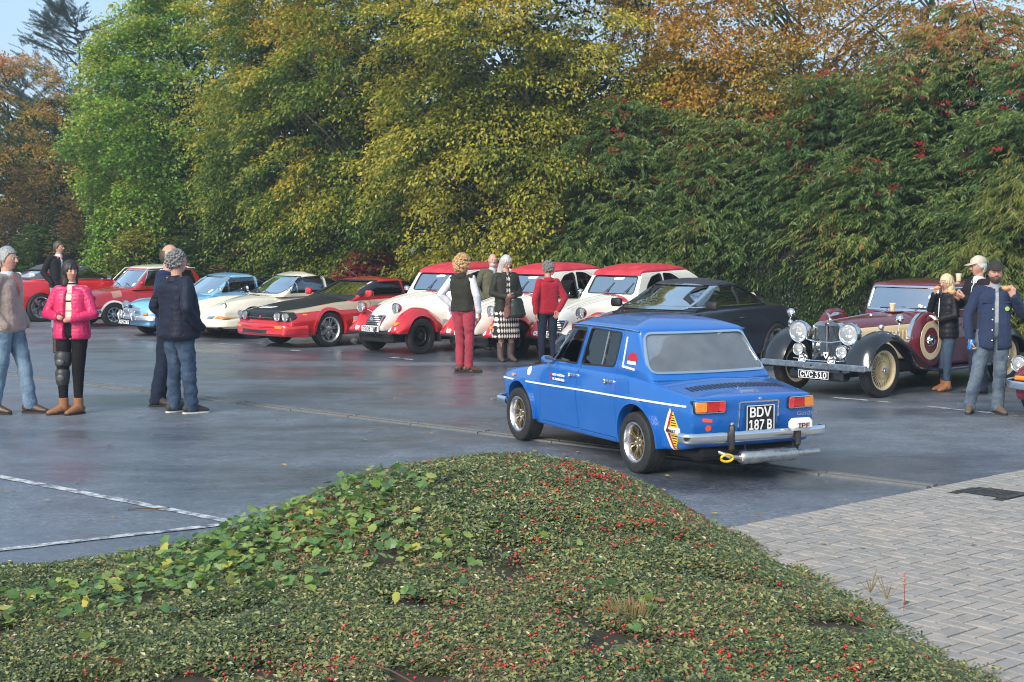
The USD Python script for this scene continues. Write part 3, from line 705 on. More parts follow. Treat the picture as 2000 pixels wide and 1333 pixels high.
def berry_shrub(px, off, H, R, z0, seed, label, clusters, boughs=215, red=0.0):
 p, (st, d, ln, dr, rg) = plant('berry_shrub', label, 'shrub', at_px(px, off), H, R, z0, m_will, bk_dark, seed, boughs=boughs, n_spray=15, n_leaf=15, twig=0.5, L=0.105, W=0.034, droop=0.7, rise=(0.5, 1.0),
           side=0.32, hang=0.40, flat=0.5, tint=tint_will(red), core=2600, core_mat=m_hedge, trunks=3, trunk_r=0.06, shape='dome', front=0.72)
 k = rg.integers(0, boughs, clusters); t = rg.uniform(0.78, 1.02, clusters)
 c = st[k] + d[k] * (t * ln[k])[:, None]; c[:, 2] -= dr[k] * t ** 2 - 0.02
 perp = unit(np.cross(d[k], [0, 0, 1.0]))
 c += perp * rg.normal(0, 0.22, (clusters, 1))
 lo = np.clip((c[:, 2] - 0.42 * H) / (0.3 * H), 0, 1)
 c = c[rg.random(clusters) < 0.12 + 0.88 * lo]
 m = 20
 q = (c[:, None] + rg.normal(0, 1, (len(c), m, 3)) * np.array([0.085, 0.085, 0.035])).reshape(-1, 3)
 part(p, 'berries', berries(q, rg.uniform(0.011, 0.016, len(q))), berry_mat, False, kind='stuff')
 return p
berry_shrub(1270, 1.4, 5.3, 2.5, 1.0, 121, 'leftmost tall shrub hung with red berries, beside the golden beech', 110)
berry_shrub(1480, 2.3, 5.1, 2.7, 2.2, 122, 'willowy dark green berry shrub arching over the hedge behind the open topped car', 100)
berry_shrub(1690, 2.4, 5.7, 2.8, 2.2, 123, 'big red berried shrub arching above the maroon vintage car', 130)
berry_shrub(1890, 2.5, 6.6, 2.8, 2.0, 124, 'tallest berry shrub at the right with orange red top against the sky', 210, 250, .42)
berry_shrub(2080, 0.6, 5.4, 2.6, 0.6, 125, 'berry shrub cut by the right edge of the picture', 110, 170, .2)
plant('bamboo', 'pale yellow green feathery bamboo clump at the right edge above the capped men', 'plant', at_px(2020, -0.9), 3.5, 1.3, 0.7, leaf_mat('bamboo', [(0, (0.10, 0.14, 0.03)), (1, (0.34, 0.34, 0.09))], 0.35), bk_grey, 126, boughs=80, n_spray=12, n_leaf=12, twig=0.4, L=0.12, W=0.02, droop=0.6, hang=0.5, flat=0.9, rise=(0.6, 1.2), trunks=5, trunk_r=0.018, core=300, tint=lambda p, t, s, rg: np.clip(rg.random(len(p)) * .6 + .3 * (p[:, 2] / 3.4), 0, 1))
# clipped hedge: a long box of small leaves with an uneven face
def hedge(label, t_a, t_b, height, depth, seed, n, mat, off=0.0):
 rg = np.random.default_rng(seed)
 p = thing('clipped_hedge', label, 'hedge')
 Lh = t_b - t_a
 face = rg.random(n) < 0.74
 u = rg.uniform(t_a, t_b, n)
 z = np.where(face, rg.uniform(0.05, height, n), height + rg.normal(0, 0.04, n))
 w = np.where(face, rg.exponential(0.07, n), rg.uniform(0, depth, n))
 bulge = (meshkit.fbm(np.c_[u * 0.8, z * 0.9, np.zeros(n)], 3, seed) - 0.5) * 0.5 + (meshkit.noise(np.c_[u * 3.2, z * 3.6, np.zeros(n)], seed + 9) - 0.5) * 0.16
 w = w - np.where(face, bulge, 0); z = z + np.where(face, 0, bulge * 0.6)
 base = hedge_line(0, off)
 P = np.c_[base[0] + ROW[0] * u + OUT[0] * w, base[1] + ROW[1] * u + OUT[1] * w, np.maximum(z, 0.03)]
 o3 = np.array([-OUT[0], -OUT[1], 0.0])
 nn = np.where(face[:, None], o3 * 0.75 + [0, 0, 0.65], [0, 0, 1.0]) + rg.normal(0, 0.35, (n, 3))
 dd_ = np.where(face[:, None], o3 * 0.35 + [0, 0, -0.8], [0, 0, 0.1]) + rg.normal(0, 0.5, (n, 3))
 L = 0.075 * rg.uniform(0.7, 1.3, n)
 v, f = leaf_mesh(P, dd_, nn, L, L * 0.5)
 ti = np.clip(0.45 + 0.9 * (meshkit.fbm(P * 0.9, 3, 4) - 0.5) + 1.3 * (bulge) + rg.normal(0, .1, n), 0, 1)
 put_leaves(p + '/foliage', v, f, np.repeat(ti, 4), mat); meta(p + '/foliage', kind='stuff')
 core = box(t_a, t_b, 0.22, depth, 0.0, height - 0.25, 0.1)
 cv, cf = to_vf(core)
 cv = np.c_[base[0] + ROW[0] * cv[:, 0] + OUT[0] * cv[:, 1], base[1] + ROW[1] * cv[:, 0] + OUT[1] * cv[:, 1], cv[:, 2]]
 part(p, 'inner_twigs', (cv, cf), bk_dark, False)
hedge('long clipped dark green leafy hedge behind the cars on the right', -2.2, 12.5, 2.35, 1.2, 131, 52000, m_hedge)
# shrubs along the foot of the trees
def shrub(px, off, H, R, mat, seed, label, tint=None, name='shrub', boughs=90, L=0.07, W=0.045, **kw):
 plant(name, label, 'shrub', at_px(px, off), H, R, 0.1, mat, bk_dark, seed, boughs=boughs, n_spray=12, n_leaf=13, twig=0.32, L=L, W=W, droop=0.25, shape='dome', rise=(0.5, 1.1), tint=tint or tint_hornbeam(H, 0.4, 0.3), core=700, trunks=3, trunk_r=0.03, limb_r=0.015, group=None, **kw)
shrub(20, 1.0, 3.0, 2.0, m_brown, 141, 'brown and red mottled shrub at the left edge behind the red convertible')
shrub(95, 2.6, 4.6, 2.2, m_brown, 142, 'bare twiggy brown bush below the orange tree at far left', boughs=120)
shrub(115, 0.4, 2.5, 1.7, m_laurel, 143, 'glossy green laurel shrub behind the man in the black jacket', L=0.11, W=0.045)
shrub(215, 0.9, 3.1, 1.9, m_brown, 144, 'russet bush with red sprays behind the red hatchback')
shrub(240, 2.8, 4.6, 1.9, m_brown, 145, 'dull purple brown tall bush left of the maple trunk')
shrub(300, 0.3, 2.4, 1.5, m_laurel, 146, 'green and yellow shrub behind the two men with grey and bald heads', tint=tint_hornbeam(2.4, 0.62, 0.3))
shrub(420, 0.5, 2.4, 1.8, m_laurel, 147, 'dark evergreen shrub behind the pale blue coupe', L=0.10, W=0.045)
shrub(520, 0.7, 2.0, 1.6, m_brown, 148, 'low brown and green bush behind the cream coupe')
shrub(590, 0.2, 1.6, 1.3, m_laurel, 149, 'low dark green bush between the cream coupe and the red shrub')
shrub(745, -0.1, 1.75, 1.15, m_crimson, 150, 'crimson leaved shrub behind the red and black coupe', name='red_shrub', boughs=120, L=0.085, W=0.05)
shrub(900, 0.9, 1.5, 1.5, m_laurel, 151, 'dark bush under the golden beech behind the cream and red cars')
# thin morning mist that pales the far trees
mist = usdkit.material(stage, '/World/Looks/mist', {'v': ('principled_volume', {'color': (0.80, 0.90, 1.0), 'density': 0.0009, 'anisotropy': 0.2})}, [], volume='v.volume')
put('/World/haze', box(-150, 150, -60, 160, -1.2, 19.0), mist); meta('/World/haze', kind='stuff')
# ---------------------------------------------------------------- raised bed of ground cover in front
MOUND = np.array([(3.0, 3.0), (2.62, 4.6), (2.16, 6.5), (1.80, 8.3), (1.47, 9.85), (1.22, 10.45), (0.75, 10.85), (0.1, 11.0), (-0.7, 10.9), (-1.35, 10.55), (-1.75, 10.05), (-2.05, 9.55), (-2.4, 9.2), (-2.85, 8.98), (-3.6, 8.85), (-6.5, 8.8), (-6.5, 3.0)])
mound_poly = Polygon(fillet(MOUND, 0.5))
_mb = np.array(mound_poly.exterior.segmentize(0.05).coords)
_mtree = cKDTree(_mb)
def mound_h(x, y):
 d, _ = _mtree.query(np.c_[x, y])
 n = meshkit.fbm(np.c_[x * 0.9, y * 0.9, np.zeros(len(x))], 3, 8) - 0.5
 H = 0.215 + 0.335 * np.exp(-(np.abs(x + 0.10) / 1.32) ** 3.2 - (np.abs(y - 9.55) / 1.6) ** 2.4) + 0.09 * n + 0.06 * np.exp(-((x + 0.6) ** 2 + (y - 7.4) ** 2) / 0.5)
 H = H * np.where(x < -1.3, np.clip(1 - (-1.3 - x) * 0.28, 0.45, 1), 1)
 return H * (1 - np.exp(-(d / 0.26) ** 1.1))
gx, gy = np.meshgrid(np.linspace(-6.6, 3.1, 195), np.linspace(3, 11.1, 163))
inside = shapely.contains_xy(mound_poly, gx.ravel(), gy.ravel())
gz = np.where(inside, np.maximum(mound_h(gx.ravel(), gy.ravel()) - 0.035, 0.0), -0.03)
gv = np.c_[gx.ravel(), gy.ravel(), gz]
ii, jj = np.meshgrid(np.arange(162), np.arange(194), indexing='ij')
q = np.stack([ii * 195 + jj, ii * 195 + jj + 1, (ii + 1) * 195 + jj + 1, (ii + 1) * 195 + jj], -1).reshape(-1, 4)
q = q[inside[q].any(1)]
cov = thing('cotoneaster_bed', 'mounded bed of low red berried ground cover filling the foreground', 'ground cover', kind='stuff')
soil_mat = plain('leaf_litter', (0.035, 0.026, 0.014), 0.95, nscale=20.0)
part(cov, 'soil', (gv, q), soil_mat, True)
small_leaf = M('cotoneaster_leaf', {
 'g': ('geometry', {}), 'ch': ('attribute', {'attribute': 'chance'}), 'ns': ('noise_texture', {'scale': 1.6, 'detail': 3.0}),
 'j': ('math', {'math_type': 'multiply_add', 'value2': 0.78, 'value3': -0.40}), 'j2': ('math', {'math_type': 'multiply_add', 'value2': 0.80}),
 'r': ('rgb_ramp', {'ramp': [(0.0, (0.028, 0.050, 0.018)), (0.22, (0.075, 0.115, 0.036)), (0.45, (0.145, 0.185, 0.058)), (0.62, (0.29, 0.30, 0.10)), (0.74, (0.30, 0.25, 0.10)), (0.82, (0.28, 0.12, 0.065)), (0.92, (0.30, 0.08, 0.05)), (1.0, (0.46, 0.34, 0.12))]}),
 'bf': ('mix', {'mix_type': 'mix', 'color2': (0.17, 0.21, 0.13)}),
 'p': ('principled_bsdf', {'roughness': 0.30, 'specular_ior_level': 0.55}), 't': ('translucent_bsdf', {}), 'x': ('mix_closure', {'fac': 0.2})},
 [('ch.fac', 'j.value1'), ('g.position', 'ns.vector'), ('ns.fac', 'j2.value1'), ('j.value', 'j2.value3'), ('j2.value', 'r.fac'), ('r.color', 'bf.color1'), ('g.backfacing', 'bf.fac'), ('bf.color', 'p.base_color'), ('bf.color', 't.color'),
  ('p.BSDF', 'x.closure1'), ('t.BSDF', 'x.closure2')], surface='x.closure')
twig_mat = plain('twig', (0.10, 0.055, 0.035), 0.8)
rm = np.random.default_rng(33)
ins_path = cov + '/foliage'
pi = UsdGeom.PointInstancer.Define(stage, ins_path); meta(ins_path, kind='stuff')
UsdGeom.Scope.Define(stage, ins_path + '/sprigs')
protos = []
for k in range(6):
 n = 280
 a = rm.uniform(0, 2 * np.pi, n); r = 0.13 * np.sqrt(rm.random(n))
 pos = np.c_[np.cos(a) * r, np.sin(a) * r, rm.uniform(-0.03, 0.028, n) - (r / 0.13) ** 2 * 0.02]
 az = rm.uniform(0, 2 * np.pi, n)
 d = np.c_[np.cos(az), np.sin(az), rm.normal(0.25, 0.45, n)]
 nn = np.c_[rm.normal(0, 0.5, (n, 2)), np.ones(n)]
 L = 0.0225 * rm.uniform(0.6, 1.35, n)
 v, f = leaf_mesh(pos, d, nn, L, L * 0.58, 0.16, 0.1)
 pp = ins_path + f'/sprigs/sprig_{k:03d}'
 put_leaves(pp, v, f, np.zeros(len(v)), small_leaf)
 protos.append(Sdf.Path(pp))
N = 8200
cand = np.c_[rm.uniform(-4.2, 3.0, N * 2), 3.4 + 7.6 * rm.random(N * 2) ** 0.85]
gap_ = meshkit.fbm(np.c_[cand * 3.1, np.zeros(len(cand))], 3, 21)
vis = (gap_ > .36 + .10 * rm.random(len(cand))) & (np.abs(cand[:, 0]) < cand[:, 1] * 0.375 + 0.35) & shapely.contains_xy(mound_poly.buffer(0.02), cand[:, 0], cand[:, 1])
cand = cand[vis][:N]
# the steep rim gets as many again
rim = _mb[rm.integers(0, len(_mb), 2600)]
rimc = rim + rm.normal(0, 0.06, rim.shape)
vis = (np.abs(rimc[:, 0]) < rimc[:, 1] * 0.375 + 0.3) & shapely.contains_xy(mound_poly.buffer(0.02), rimc[:, 0], rimc[:, 1]) & (rimc[:, 1] > 3.6)
cand = np.vstack([cand, rimc[vis]])
hz = mound_h(cand[:, 0], cand[:, 1])
e = 0.05
nx = -(mound_h(cand[:, 0] + e, cand[:, 1]) - mound_h(cand[:, 0] - e, cand[:, 1])) / (2 * e)
ny = -(mound_h(cand[:, 0], cand[:, 1] + e) - mound_h(cand[:, 0], cand[:, 1] - e)) / (2 * e)
nrm = unit_n = np.c_[nx, ny, np.ones(len(cand))]; nrm /= np.linalg.norm(nrm, axis=1, keepdims=True)
Z = len(cand)
pi.CreatePrototypesRel().SetTargets(protos)
pi.CreateProtoIndicesAttr(Vt.IntArray.FromNumpy(rm.integers(0, 6, Z).astype(np.int32)))
pi.CreatePositionsAttr(Vt.Vec3fArray.FromNumpy(np.c_[cand, np.maximum(hz - 0.005, 0.012)].astype(np.float32)))
quat = []
for i in range(Z):
 ax = np.cross([0, 0, 1.0], nrm[i]); s_ = np.linalg.norm(ax); ang = math.asin(min(1, s_))
 qa = Gf.Quatd(Gf.Rotation(Gf.Vec3d(*(ax / s_ if s_ > 1e-6 else (1, 0, 0))), math.degrees(ang)).GetQuat())
 qb = Gf.Quatd(Gf.Rotation(Gf.Vec3d(0, 0, 1), float(rm.uniform(0, 360))).GetQuat())
 qq = qa * qb
 quat.append(Gf.Quath(qq.GetReal(), *qq.GetImaginary()))
pi.CreateOrientationsAttr(Vt.QuathArray(quat))
sc = rm.uniform(0.75, 1.25, Z)
pi.CreateScalesAttr(Vt.Vec3fArray.FromNumpy(np.c_[sc, sc, sc].astype(np.float32)))
# berries in drifts
bm = M('cotoneaster_berry', {'g': ('geometry', {}), 'r': ('rgb_ramp', {'ramp': [(0, (0.42, 0.025, 0.018)), (0.6, (0.62, 0.06, 0.035)), (1, (0.70, 0.16, 0.10))]}), 'p': ('principled_bsdf', {'roughness': 0.38})},
    [('g.random_per_island', 'r.fac'), ('r.color', 'p.base_color')])
spots = []
def drift(px, py, sx, sy, n, m=4):
 for _ in range(n):
  x, y = rm.normal(px, sx), rm.normal(py, sy)
  for h in (0.45, 0.3, 0.2):
   g0 = ground_at(x, y)
   d = g0 * (CAM_H - h) / CAM_H
   if mound_h(d[:1], d[1:])[0] >= h - 0.12:
    break
  if mound_poly.contains(Point(d)):
   for _ in range(rm.integers(1, m + 1)):
    spots.append(d + rm.normal(0, 0.022, 2))
drift(1150, 945, 80, 30, 210, 5); drift(1290, 985, 50, 40, 110, 5); drift(960, 960, 60, 30, 36); drift(640, 1000, 60, 20, 40); drift(560, 1010, 30, 12, 22); drift(800, 930, 80, 18, 26)
drift(1350, 1230, 170, 80, 170); drift(900, 1250, 250, 60, 70); drift(1150, 1080, 130, 60, 70); drift(1600, 1250, 130, 50, 60); drift(500, 1270, 260, 40, 30)
spots = np.array(spots)
sp = np.c_[spots, mound_h(spots[:, 0], spots[:, 1]) + rm.uniform(0.006, 0.03, len(spots))]
icb_v, icb_f = to_vf(trimesh.creation.icosphere(1, 1.0))
rr_ = rm.uniform(0.0045, 0.0075, len(sp))
bv = (sp[:, None] + icb_v[None] * rr_[:, None, None]).reshape(-1, 3)
part(cov, 'berries', (bv, (icb_f[None] + (np.arange(len(sp)) * len(icb_v))[:, None, None]).reshape(-1, 3)), bm, True, kind='stuff')
# bare stems poking through
stems = []
for _ in range(170):
 x, y = rm.uniform(-3.2, 2.3), rm.uniform(5.2, 10.6)
 if not mound_poly.buffer(-0.1).contains(Point(x, y)) or abs(x) > y * .37:
  continue
 a = rm.uniform(0, 2 * np.pi); L = rm.uniform(0.08, 0.32)
 t = np.linspace(0, 1, 5)
 xs, ys = x + np.cos(a) * L * t + rm.normal(0, .008, 5), y + np.sin(a) * L * t + rm.normal(0, .008, 5)
 stems.append(pipe(np.c_[xs, ys, mound_h(xs, ys) + 0.012 + 0.03 * t * rm.random()], 0.0028, 4))
part(cov, 'stems', stems, twig_mat, True, kind='stuff')
# lobed seedling leaves growing through the ground cover
def lobed_leaf():
 pts = [(0, 0), (.14, .06), (.36, .04), (.40, .22), (.60, .40), (.45, .50), (.44, .70), (.24, .72), (0, .98)]
 pts += [(-x, y) for x, y in pts[-2:0:-1]]
 p = np.array(pts)
 v = np.c_[p, 0.16 * np.abs(p[:, 0]) - 0.10 * p[:, 1] ** 2]
 v = np.vstack([v, [0, 0.36, 0.0]])
 k = len(p)
 return v, np.array([[i, (i + 1) % k, k] for i in range(k)])
lv, lf = lobed_leaf()
ivy_mat = M('lobed_leaf', {'g': ('attribute', {'attribute': 'chance'}),
 'r': ('rgb_ramp', {'ramp': [(0.0, (0.06, 0.13, 0.05)), (0.35, (0.12, 0.23, 0.06)), (0.7, (0.22, 0.33, 0.075)), (0.92, (0.34, 0.38, 0.085)), (1.0, (0.50, 0.42, 0.08))]}),
 'p': ('principled_bsdf', {'roughness': 0.42}), 't': ('translucent_bsdf', {}), 'x': ('mix_closure', {'fac': 0.3})},
 [('g.fac', 'r.fac'), ('r.color', 'p.base_color'), ('r.color', 't.color'), ('p.BSDF', 'x.closure1'), ('t.BSDF', 'x.closure2')], surface='x.closure')
iv = []
def seedlings(px, py, sx, sy, n):
 for _ in range(n):
  x, y = rm.normal(px, sx), rm.normal(py, sy)
  g0 = ground_at(x, y); d = g0 * (CAM_H - 0.2) / CAM_H
  if not mound_poly.contains(Point(d)):
   continue
  h0 = mound_h(d[:1], d[1:])[0]
  for _ in range(rm.integers(1, 4)):
   s_ = rm.uniform(0.035, 0.070)
   R = trimesh.transformations.euler_matrix(rm.normal(0.1, 0.4), rm.normal(0, 0.4), rm.uniform(0, 2 * np.pi))[:3, :3]
   c_ = np.array([*(d + rm.normal(0, 0.05, 2)), h0 + rm.uniform(0.02, 0.07)])
   iv.append(((lv * s_) @ R.T + c_, lf))
seedlings(480, 1085, 90, 30, 120); seedlings(600, 1075, 90, 34, 100); seedlings(730, 1060, 70, 30, 70); seedlings(150, 1160, 120, 18, 80); seedlings(380, 1120, 90, 24, 60); seedlings(60, 1180, 70, 25, 20); seedlings(830, 1110, 70, 30, 24)
seedlings(700, 1110, 170, 50, 60); seedlings(540, 1050, 60, 22, 30); seedlings(300, 1120, 90, 20, 36); seedlings(620, 1140, 130, 30, 20); seedlings(1230, 1200, 60, 30, 6); seedlings(400, 1180, 250, 40, 14)
ivp = thing('seedling_leaves', 'fresh green lobed leaves growing up through the left of the ground cover', 'plant', kind='stuff')
lp_ = part(ivp, 'leaves', iv, ivy_mat, False, kind='stuff')
UsdGeom.PrimvarsAPI(stage.GetPrimAtPath(lp_)).CreatePrimvar('chance', Sdf.ValueTypeNames.FloatArray, 'vertex').Set(Vt.FloatArray.FromNumpy(np.repeat(np.random.default_rng(3).random(len(iv)), len(lv)).astype(np.float32)))
# three weeds and odd fallen leaves
dead_mat = plain('dead_leaf', (0.30, 0.13, 0.04), 0.7, nscale=40.0)
straw_mat = plain('straw', (0.22, 0.17, 0.07), 0.8)
red_stem = plain('red_stem', (0.28, 0.05, 0.06), 0.6)
g0 = ground_at(238, 1325) * (CAM_H - 0.16) / CAM_H
single('fallen_leaf', moved((lv * 0.11, lf), (*g0, mound_h(g0[:1], g0[1:])[0] + 0.03), 2.2, 0.3, 0.5), dead_mat, 'curled brown fallen leaf lying on the ground cover at bottom left', 'leaf', smooth=False)
g0 = ground_at(1290, 1165) * (CAM_H - 0.3) / CAM_H
single('fallen_leaf', moved((lv * 0.06, lf), (*g0, mound_h(g0[:1], g0[1:])[0] + 0.035), 0.4, 0.2, 0.3), dead_mat, 'small rust brown leaf lying on the ground cover right of the middle', 'leaf', smooth=False)
w = thing('weed', 'thin red stemmed weed standing at the edge of the block paving', 'weed')
b0 = ground_at(1765, 1200)
b0 = np.array([b0[0], b0[1]]); hb = mound_h(b0[:1], b0[1:])[0] if mound_poly.contains(Point(b0)) else 0.0
part(w, 'stem', pipe([(b0[0], b0[1], hb), (b0[0] + .004, b0[1], hb + .10), (b0[0] - .002, b0[1], hb + .20)], 0.0024, 5), red_stem)
part(w, 'seed_head', [ball((b0[0] + rm.normal(0, .006), b0[1], hb + .17 + .06 * rm.random()), (.006, .006, .010), 6) for _ in range(9)], plain('seed', (0.42, 0.24, 0.15), 0.8), kind='stuff')
part(w, 'leaf', moved((lv * .05 * [0.5, 1, 1], lf), (b0[0], b0[1], hb + .05), -1.0, 0.2, 0.5), ivy_mat, False)
for k, (px, py, lab) in enumerate(((1700, 1175, 'short dry weed at the rim of the ground cover beside the paving'), (1732, 1188, 'second short dry weed, nearer the red stemmed one'))):
 b0 = ground_at(px, py); hb = 0.05
 w = thing('weed', lab, 'weed')
 part(w, 'stems', [pipe([(b0[0], b0[1], hb), (b0[0] + rm.normal(0, .03), b0[1] + rm.normal(0, .03), hb + rm.uniform(.06, .13))], 0.002, 4) for _ in range(9)], straw_mat, kind='stuff')
tg = thing('grass_tuft', 'tuft of straw coloured dry stalks in the ground cover right of centre', 'grass')
c0 = ground_at(1235, 1180) * (CAM_H - 0.3) / CAM_H; hc = mound_h(c0[:1], c0[1:])[0]
part(tg, 'stalks', [pipe([(c0[0] + a, c0[1] + b, hc), (c0[0] + a * 1.5, c0[1] + b * 1.5, hc + rm.uniform(.04, .10))], 0.0018, 4) for a, b in rm.normal(0, 0.05, (90, 2))], straw_mat, kind='stuff')
g0 = ground_at(282, 997)
single('fallen_twig', pipe([(g0[0] - .12, g0[1] - .01, .008), (g0[0] - .03, g0[1] + .02, .012), (g0[0] + .05, g0[1] + .01, .010), (g0[0] + .18, g0[1] + .06, .009)], 0.0045, 5), twig_mat, 'dark fallen twig lying across the white bay line', 'twig')
single('twig', pipe([(-0.62, 6.15, mound_h(np.array([-.62]), np.array([6.15]))[0] + .03), (-0.5, 6.0, mound_h(np.array([-.5]), np.array([6.0]))[0] + .045), (-0.36, 5.8, mound_h(np.array([-.36]), np.array([5.8]))[0] + .04)], 0.004, 5), twig_mat, 'bare twig lying on the ground cover near the bottom edge', 'twig')
# autumn leaves blown over the asphalt and the paving
litter_mat = M('leaf_litter_colours', {'a': ('attribute', {'attribute': 'chance'}), 'r': ('rgb_ramp', {'ramp': [(0, (.16, .07, .03)), (.4, (.34, .17, .05)), (.7, (.42, .30, .07)), (1, (.20, .16, .05))]}), 'p': ('principled_bsdf', {'roughness': .6})}, [('a.fac', 'r.fac'), ('r.color', 'p.base_color')])
rl = np.random.default_rng(77)
n1, n2 = 260, 110
t_ = rl.uniform(-14, 12, n1); o_ = -rl.exponential(1.9, n1) - .3
base_ = hedge_line(0)
lp = np.c_[base_[0] + ROW[0] * t_ + OUT[0] * o_, base_[1] + ROW[1] * t_ + OUT[1] * o_]
sc_ = np.array([ground_at(rl.uniform(0, 2000), rl.uniform(700, 1080)) for _ in range(n2)])
lp = np.vstack([lp, sc_]); lp = lp[~shapely.contains_xy(mound_poly.buffer(.05), lp[:, 0], lp[:, 1])]
nl = len(lp); az_ = rl.uniform(0, 2 * np.pi, nl)
L_ = rl.uniform(.04, .085, nl)
v, f = leaf_mesh(np.c_[lp, np.full(nl, .020)], np.c_[np.cos(az_), np.sin(az_), rl.normal(.02, .08, nl)], np.c_[rl.normal(0, .15, (nl, 2)), np.ones(nl)], L_, L_ * .62, .12, -.02)
v[:, 2] = np.maximum(v[:, 2], .018)
put_leaves('/World/fallen_leaves', v, f, np.zeros(len(v)), litter_mat)
meta('/World/fallen_leaves', 'small brown and yellow fallen leaves scattered over the asphalt', 'leaves', kind='stuff')
# ---------------------------------------------------------------- cars: shared building blocks
chrome_m = chrome(); dark_chrome = chrome('dull_chrome', (0.55, 0.56, 0.58), 0.2)
alloy_m = chrome('alloy', (0.62, 0.62, 0.63), 0.28)
rubber = plain('rubber', (0.016, 0.016, 0.017), 0.75, nscale=30.0)
tyre_m = M('tyre', {'g': ('geometry', {}), 'n': ('noise_texture', {'scale': 25.0, 'detail': 4.0}), 'r': ('rgb_ramp', {'ramp': [(0.3, (0.009, 0.009, 0.010)), (0.75, (0.024, 0.023, 0.022))]}),
 'p': ('principled_bsdf', {'roughness': 0.72})}, [('g.position', 'n.vector'), ('n.fac', 'r.fac'), ('r.color', 'p.base_color')])
under_m = plain('underbody', (0.012, 0.012, 0.013), 0.85)
trim_black = plain('black_trim', (0.014, 0.014, 0.015), 0.45)
seat_dark = plain('dark_seat', (0.022, 0.021, 0.022), 0.6)
seat_tan = plain('tan_seat', (0.20, 0.11, 0.06), 0.6)
white_m = plain('white_paint', (0.78, 0.78, 0.76), 0.4)
plate_white = plain('white_plate', (0.72, 0.73, 0.72), 0.4); plate_black = plain('black_plate', (0.010, 0.010, 0.012), 0.35)
amber = M('amber_lens', {'p': ('principled_bsdf', {'base_color': (0.80, 0.24, 0.02), 'roughness': 0.12, 'coat_weight': 1.0})})
red_lens = M('red_lens', {'p': ('principled_bsdf', {'base_color': (0.50, 0.012, 0.012), 'roughness': 0.12, 'coat_weight': 1.0})})
bright_red_lens = M('bright_red_lens', {'p': ('principled_bsdf', {'base_color': (0.72, 0.03, 0.045), 'roughness': 0.10, 'coat_weight': 1.0})})
lamp_glass = M('lamp_glass', {'f': ('fresnel', {'IOR': 1.45}), 't': ('transparent_bsdf', {'color': (0.93, 0.94, 0.94)}), 'g': ('glossy_bsdf', {'roughness': 0.05}), 'd': ('diffuse_bsdf', {'color': (0.75, 0.76, 0.76)}), 'a': ('mix_closure', {'fac': 0.22}), 'x': ('mix_closure', {})},
 [('f.fac', 'x.fac'), ('t.BSDF', 'a.closure1'), ('d.BSDF', 'a.closure2'), ('a.closure', 'x.closure1'), ('g.BSDF', 'x.closure2')], surface='x.closure')
glass_car = pane('car_glass', (0.62, 0.68, 0.68), 1.55, boost=1.15)
glass_sky = pane('windscreen_glass', (0.52, 0.60, 0.64), 2.4, boost=3.2)
reflector = chrome('reflector', (0.86, 0.87, 0.88), 0.06)
def curve(pts):
 if np.ndim(pts) == 0:
  return lambda x: np.full(np.shape(x), float(pts))
 p = sorted(pts)
 f = PchipInterpolator([a for a, _ in p], [b for _, b in p], extrapolate=True)
 return lambda x: f(np.clip(x, p[0][0], p[-1][0]))
def densify(p, ns):
 out = []
 for a, b, n in zip(p[:-1], p[1:], ns):
  out += [a + (b - a) * k / n for k in range(n)]
 return np.array(out + [p[-1]])
def loft_x(x0, x1, zt, ys, zs, yw, zw, yb, zb, r=(0.06, 0.10, 0.06), ends=(0.05, 0.05), nx=58, warp=None, tcrown=0.25):
 """A car's lower body. Its section at each x runs from the top centre over shoulder and widest point to the bottom centre."""
 C = [curve(c) for c in (zt, ys, zs, yw, zw, yb, zb)]
 u = np.linspace(0, 1, nx)
 xs = x0 + (x1 - x0) * u
 ex = []
 for e in np.linspace(0, 1, 6)[:-1] ** 1.5:
  ex += [x0 + ends[0] * e, x1 - ends[1] * e]
 xs = np.unique(np.round(np.r_[xs[(xs > x0 + ends[0]) & (xs < x1 - ends[1])], ex], 5))
 rings = []
 for x in xs:
  a, b, c, d, e, f, g = [float(q(np.array(x))) for q in C]
  half = np.array([(0, a), (b * 0.55, a - tcrown * (a - c)), (b, c), (d, e), (f, g), (0, g)])
  p = fillet(half, [0, b * 0.5, r[0], r[1], r[2], 0], 4, closed=False)
  k = 1.0
  for dd_, en in ((x - x0, ends[0]), (x1 - x, ends[1])):
   if dd_ < en:
    inset = en * (1 - math.sqrt(max(0, 1 - (1 - dd_ / en) ** 2)))
    p = np.c_[p[:, 0] * (1 - inset / max(d, .05)), (a + g) / 2 + (p[:, 1] - (a + g) / 2) * (1 - inset / max((a - g) / 2, .05))]
  p = densify(p, [3] + [1] * 4 + [3] + [1] * 4 + [4] + [1] * 4 + [4] + [1] * 4 + [3])
  full = np.vstack([p, (p * [-1, 1])[-2:0:-1]])
  rings.append(np.c_[np.full(len(full), x), full])
 R = np.array(rings); nr, m = R.shape[:2]
 v = R.reshape(-1, 3)
 v = np.vstack([v, R[0].mean(0), R[-1].mean(0)])
 i, j = np.meshgrid(np.arange(nr - 1), np.arange(m), indexing='ij')
 q = np.stack([i * m + j, i * m + (j + 1) % m, (i + 1) * m + (j + 1) % m, (i + 1) * m + j], -1).reshape(-1, 4)
 f = np.vstack([q[:, [0, 1, 2]], q[:, [0, 2, 3]]])
 k = np.arange(m)
 f = np.vstack([f, np.c_[np.full(m, nr * m), (k + 1) % m, k], np.c_[np.full(m, nr * m + 1), (nr - 1) * m + k, (nr - 1) * m + (k + 1) % m]])
 if warp:
  v = warp(v)
 return solid(v, f)
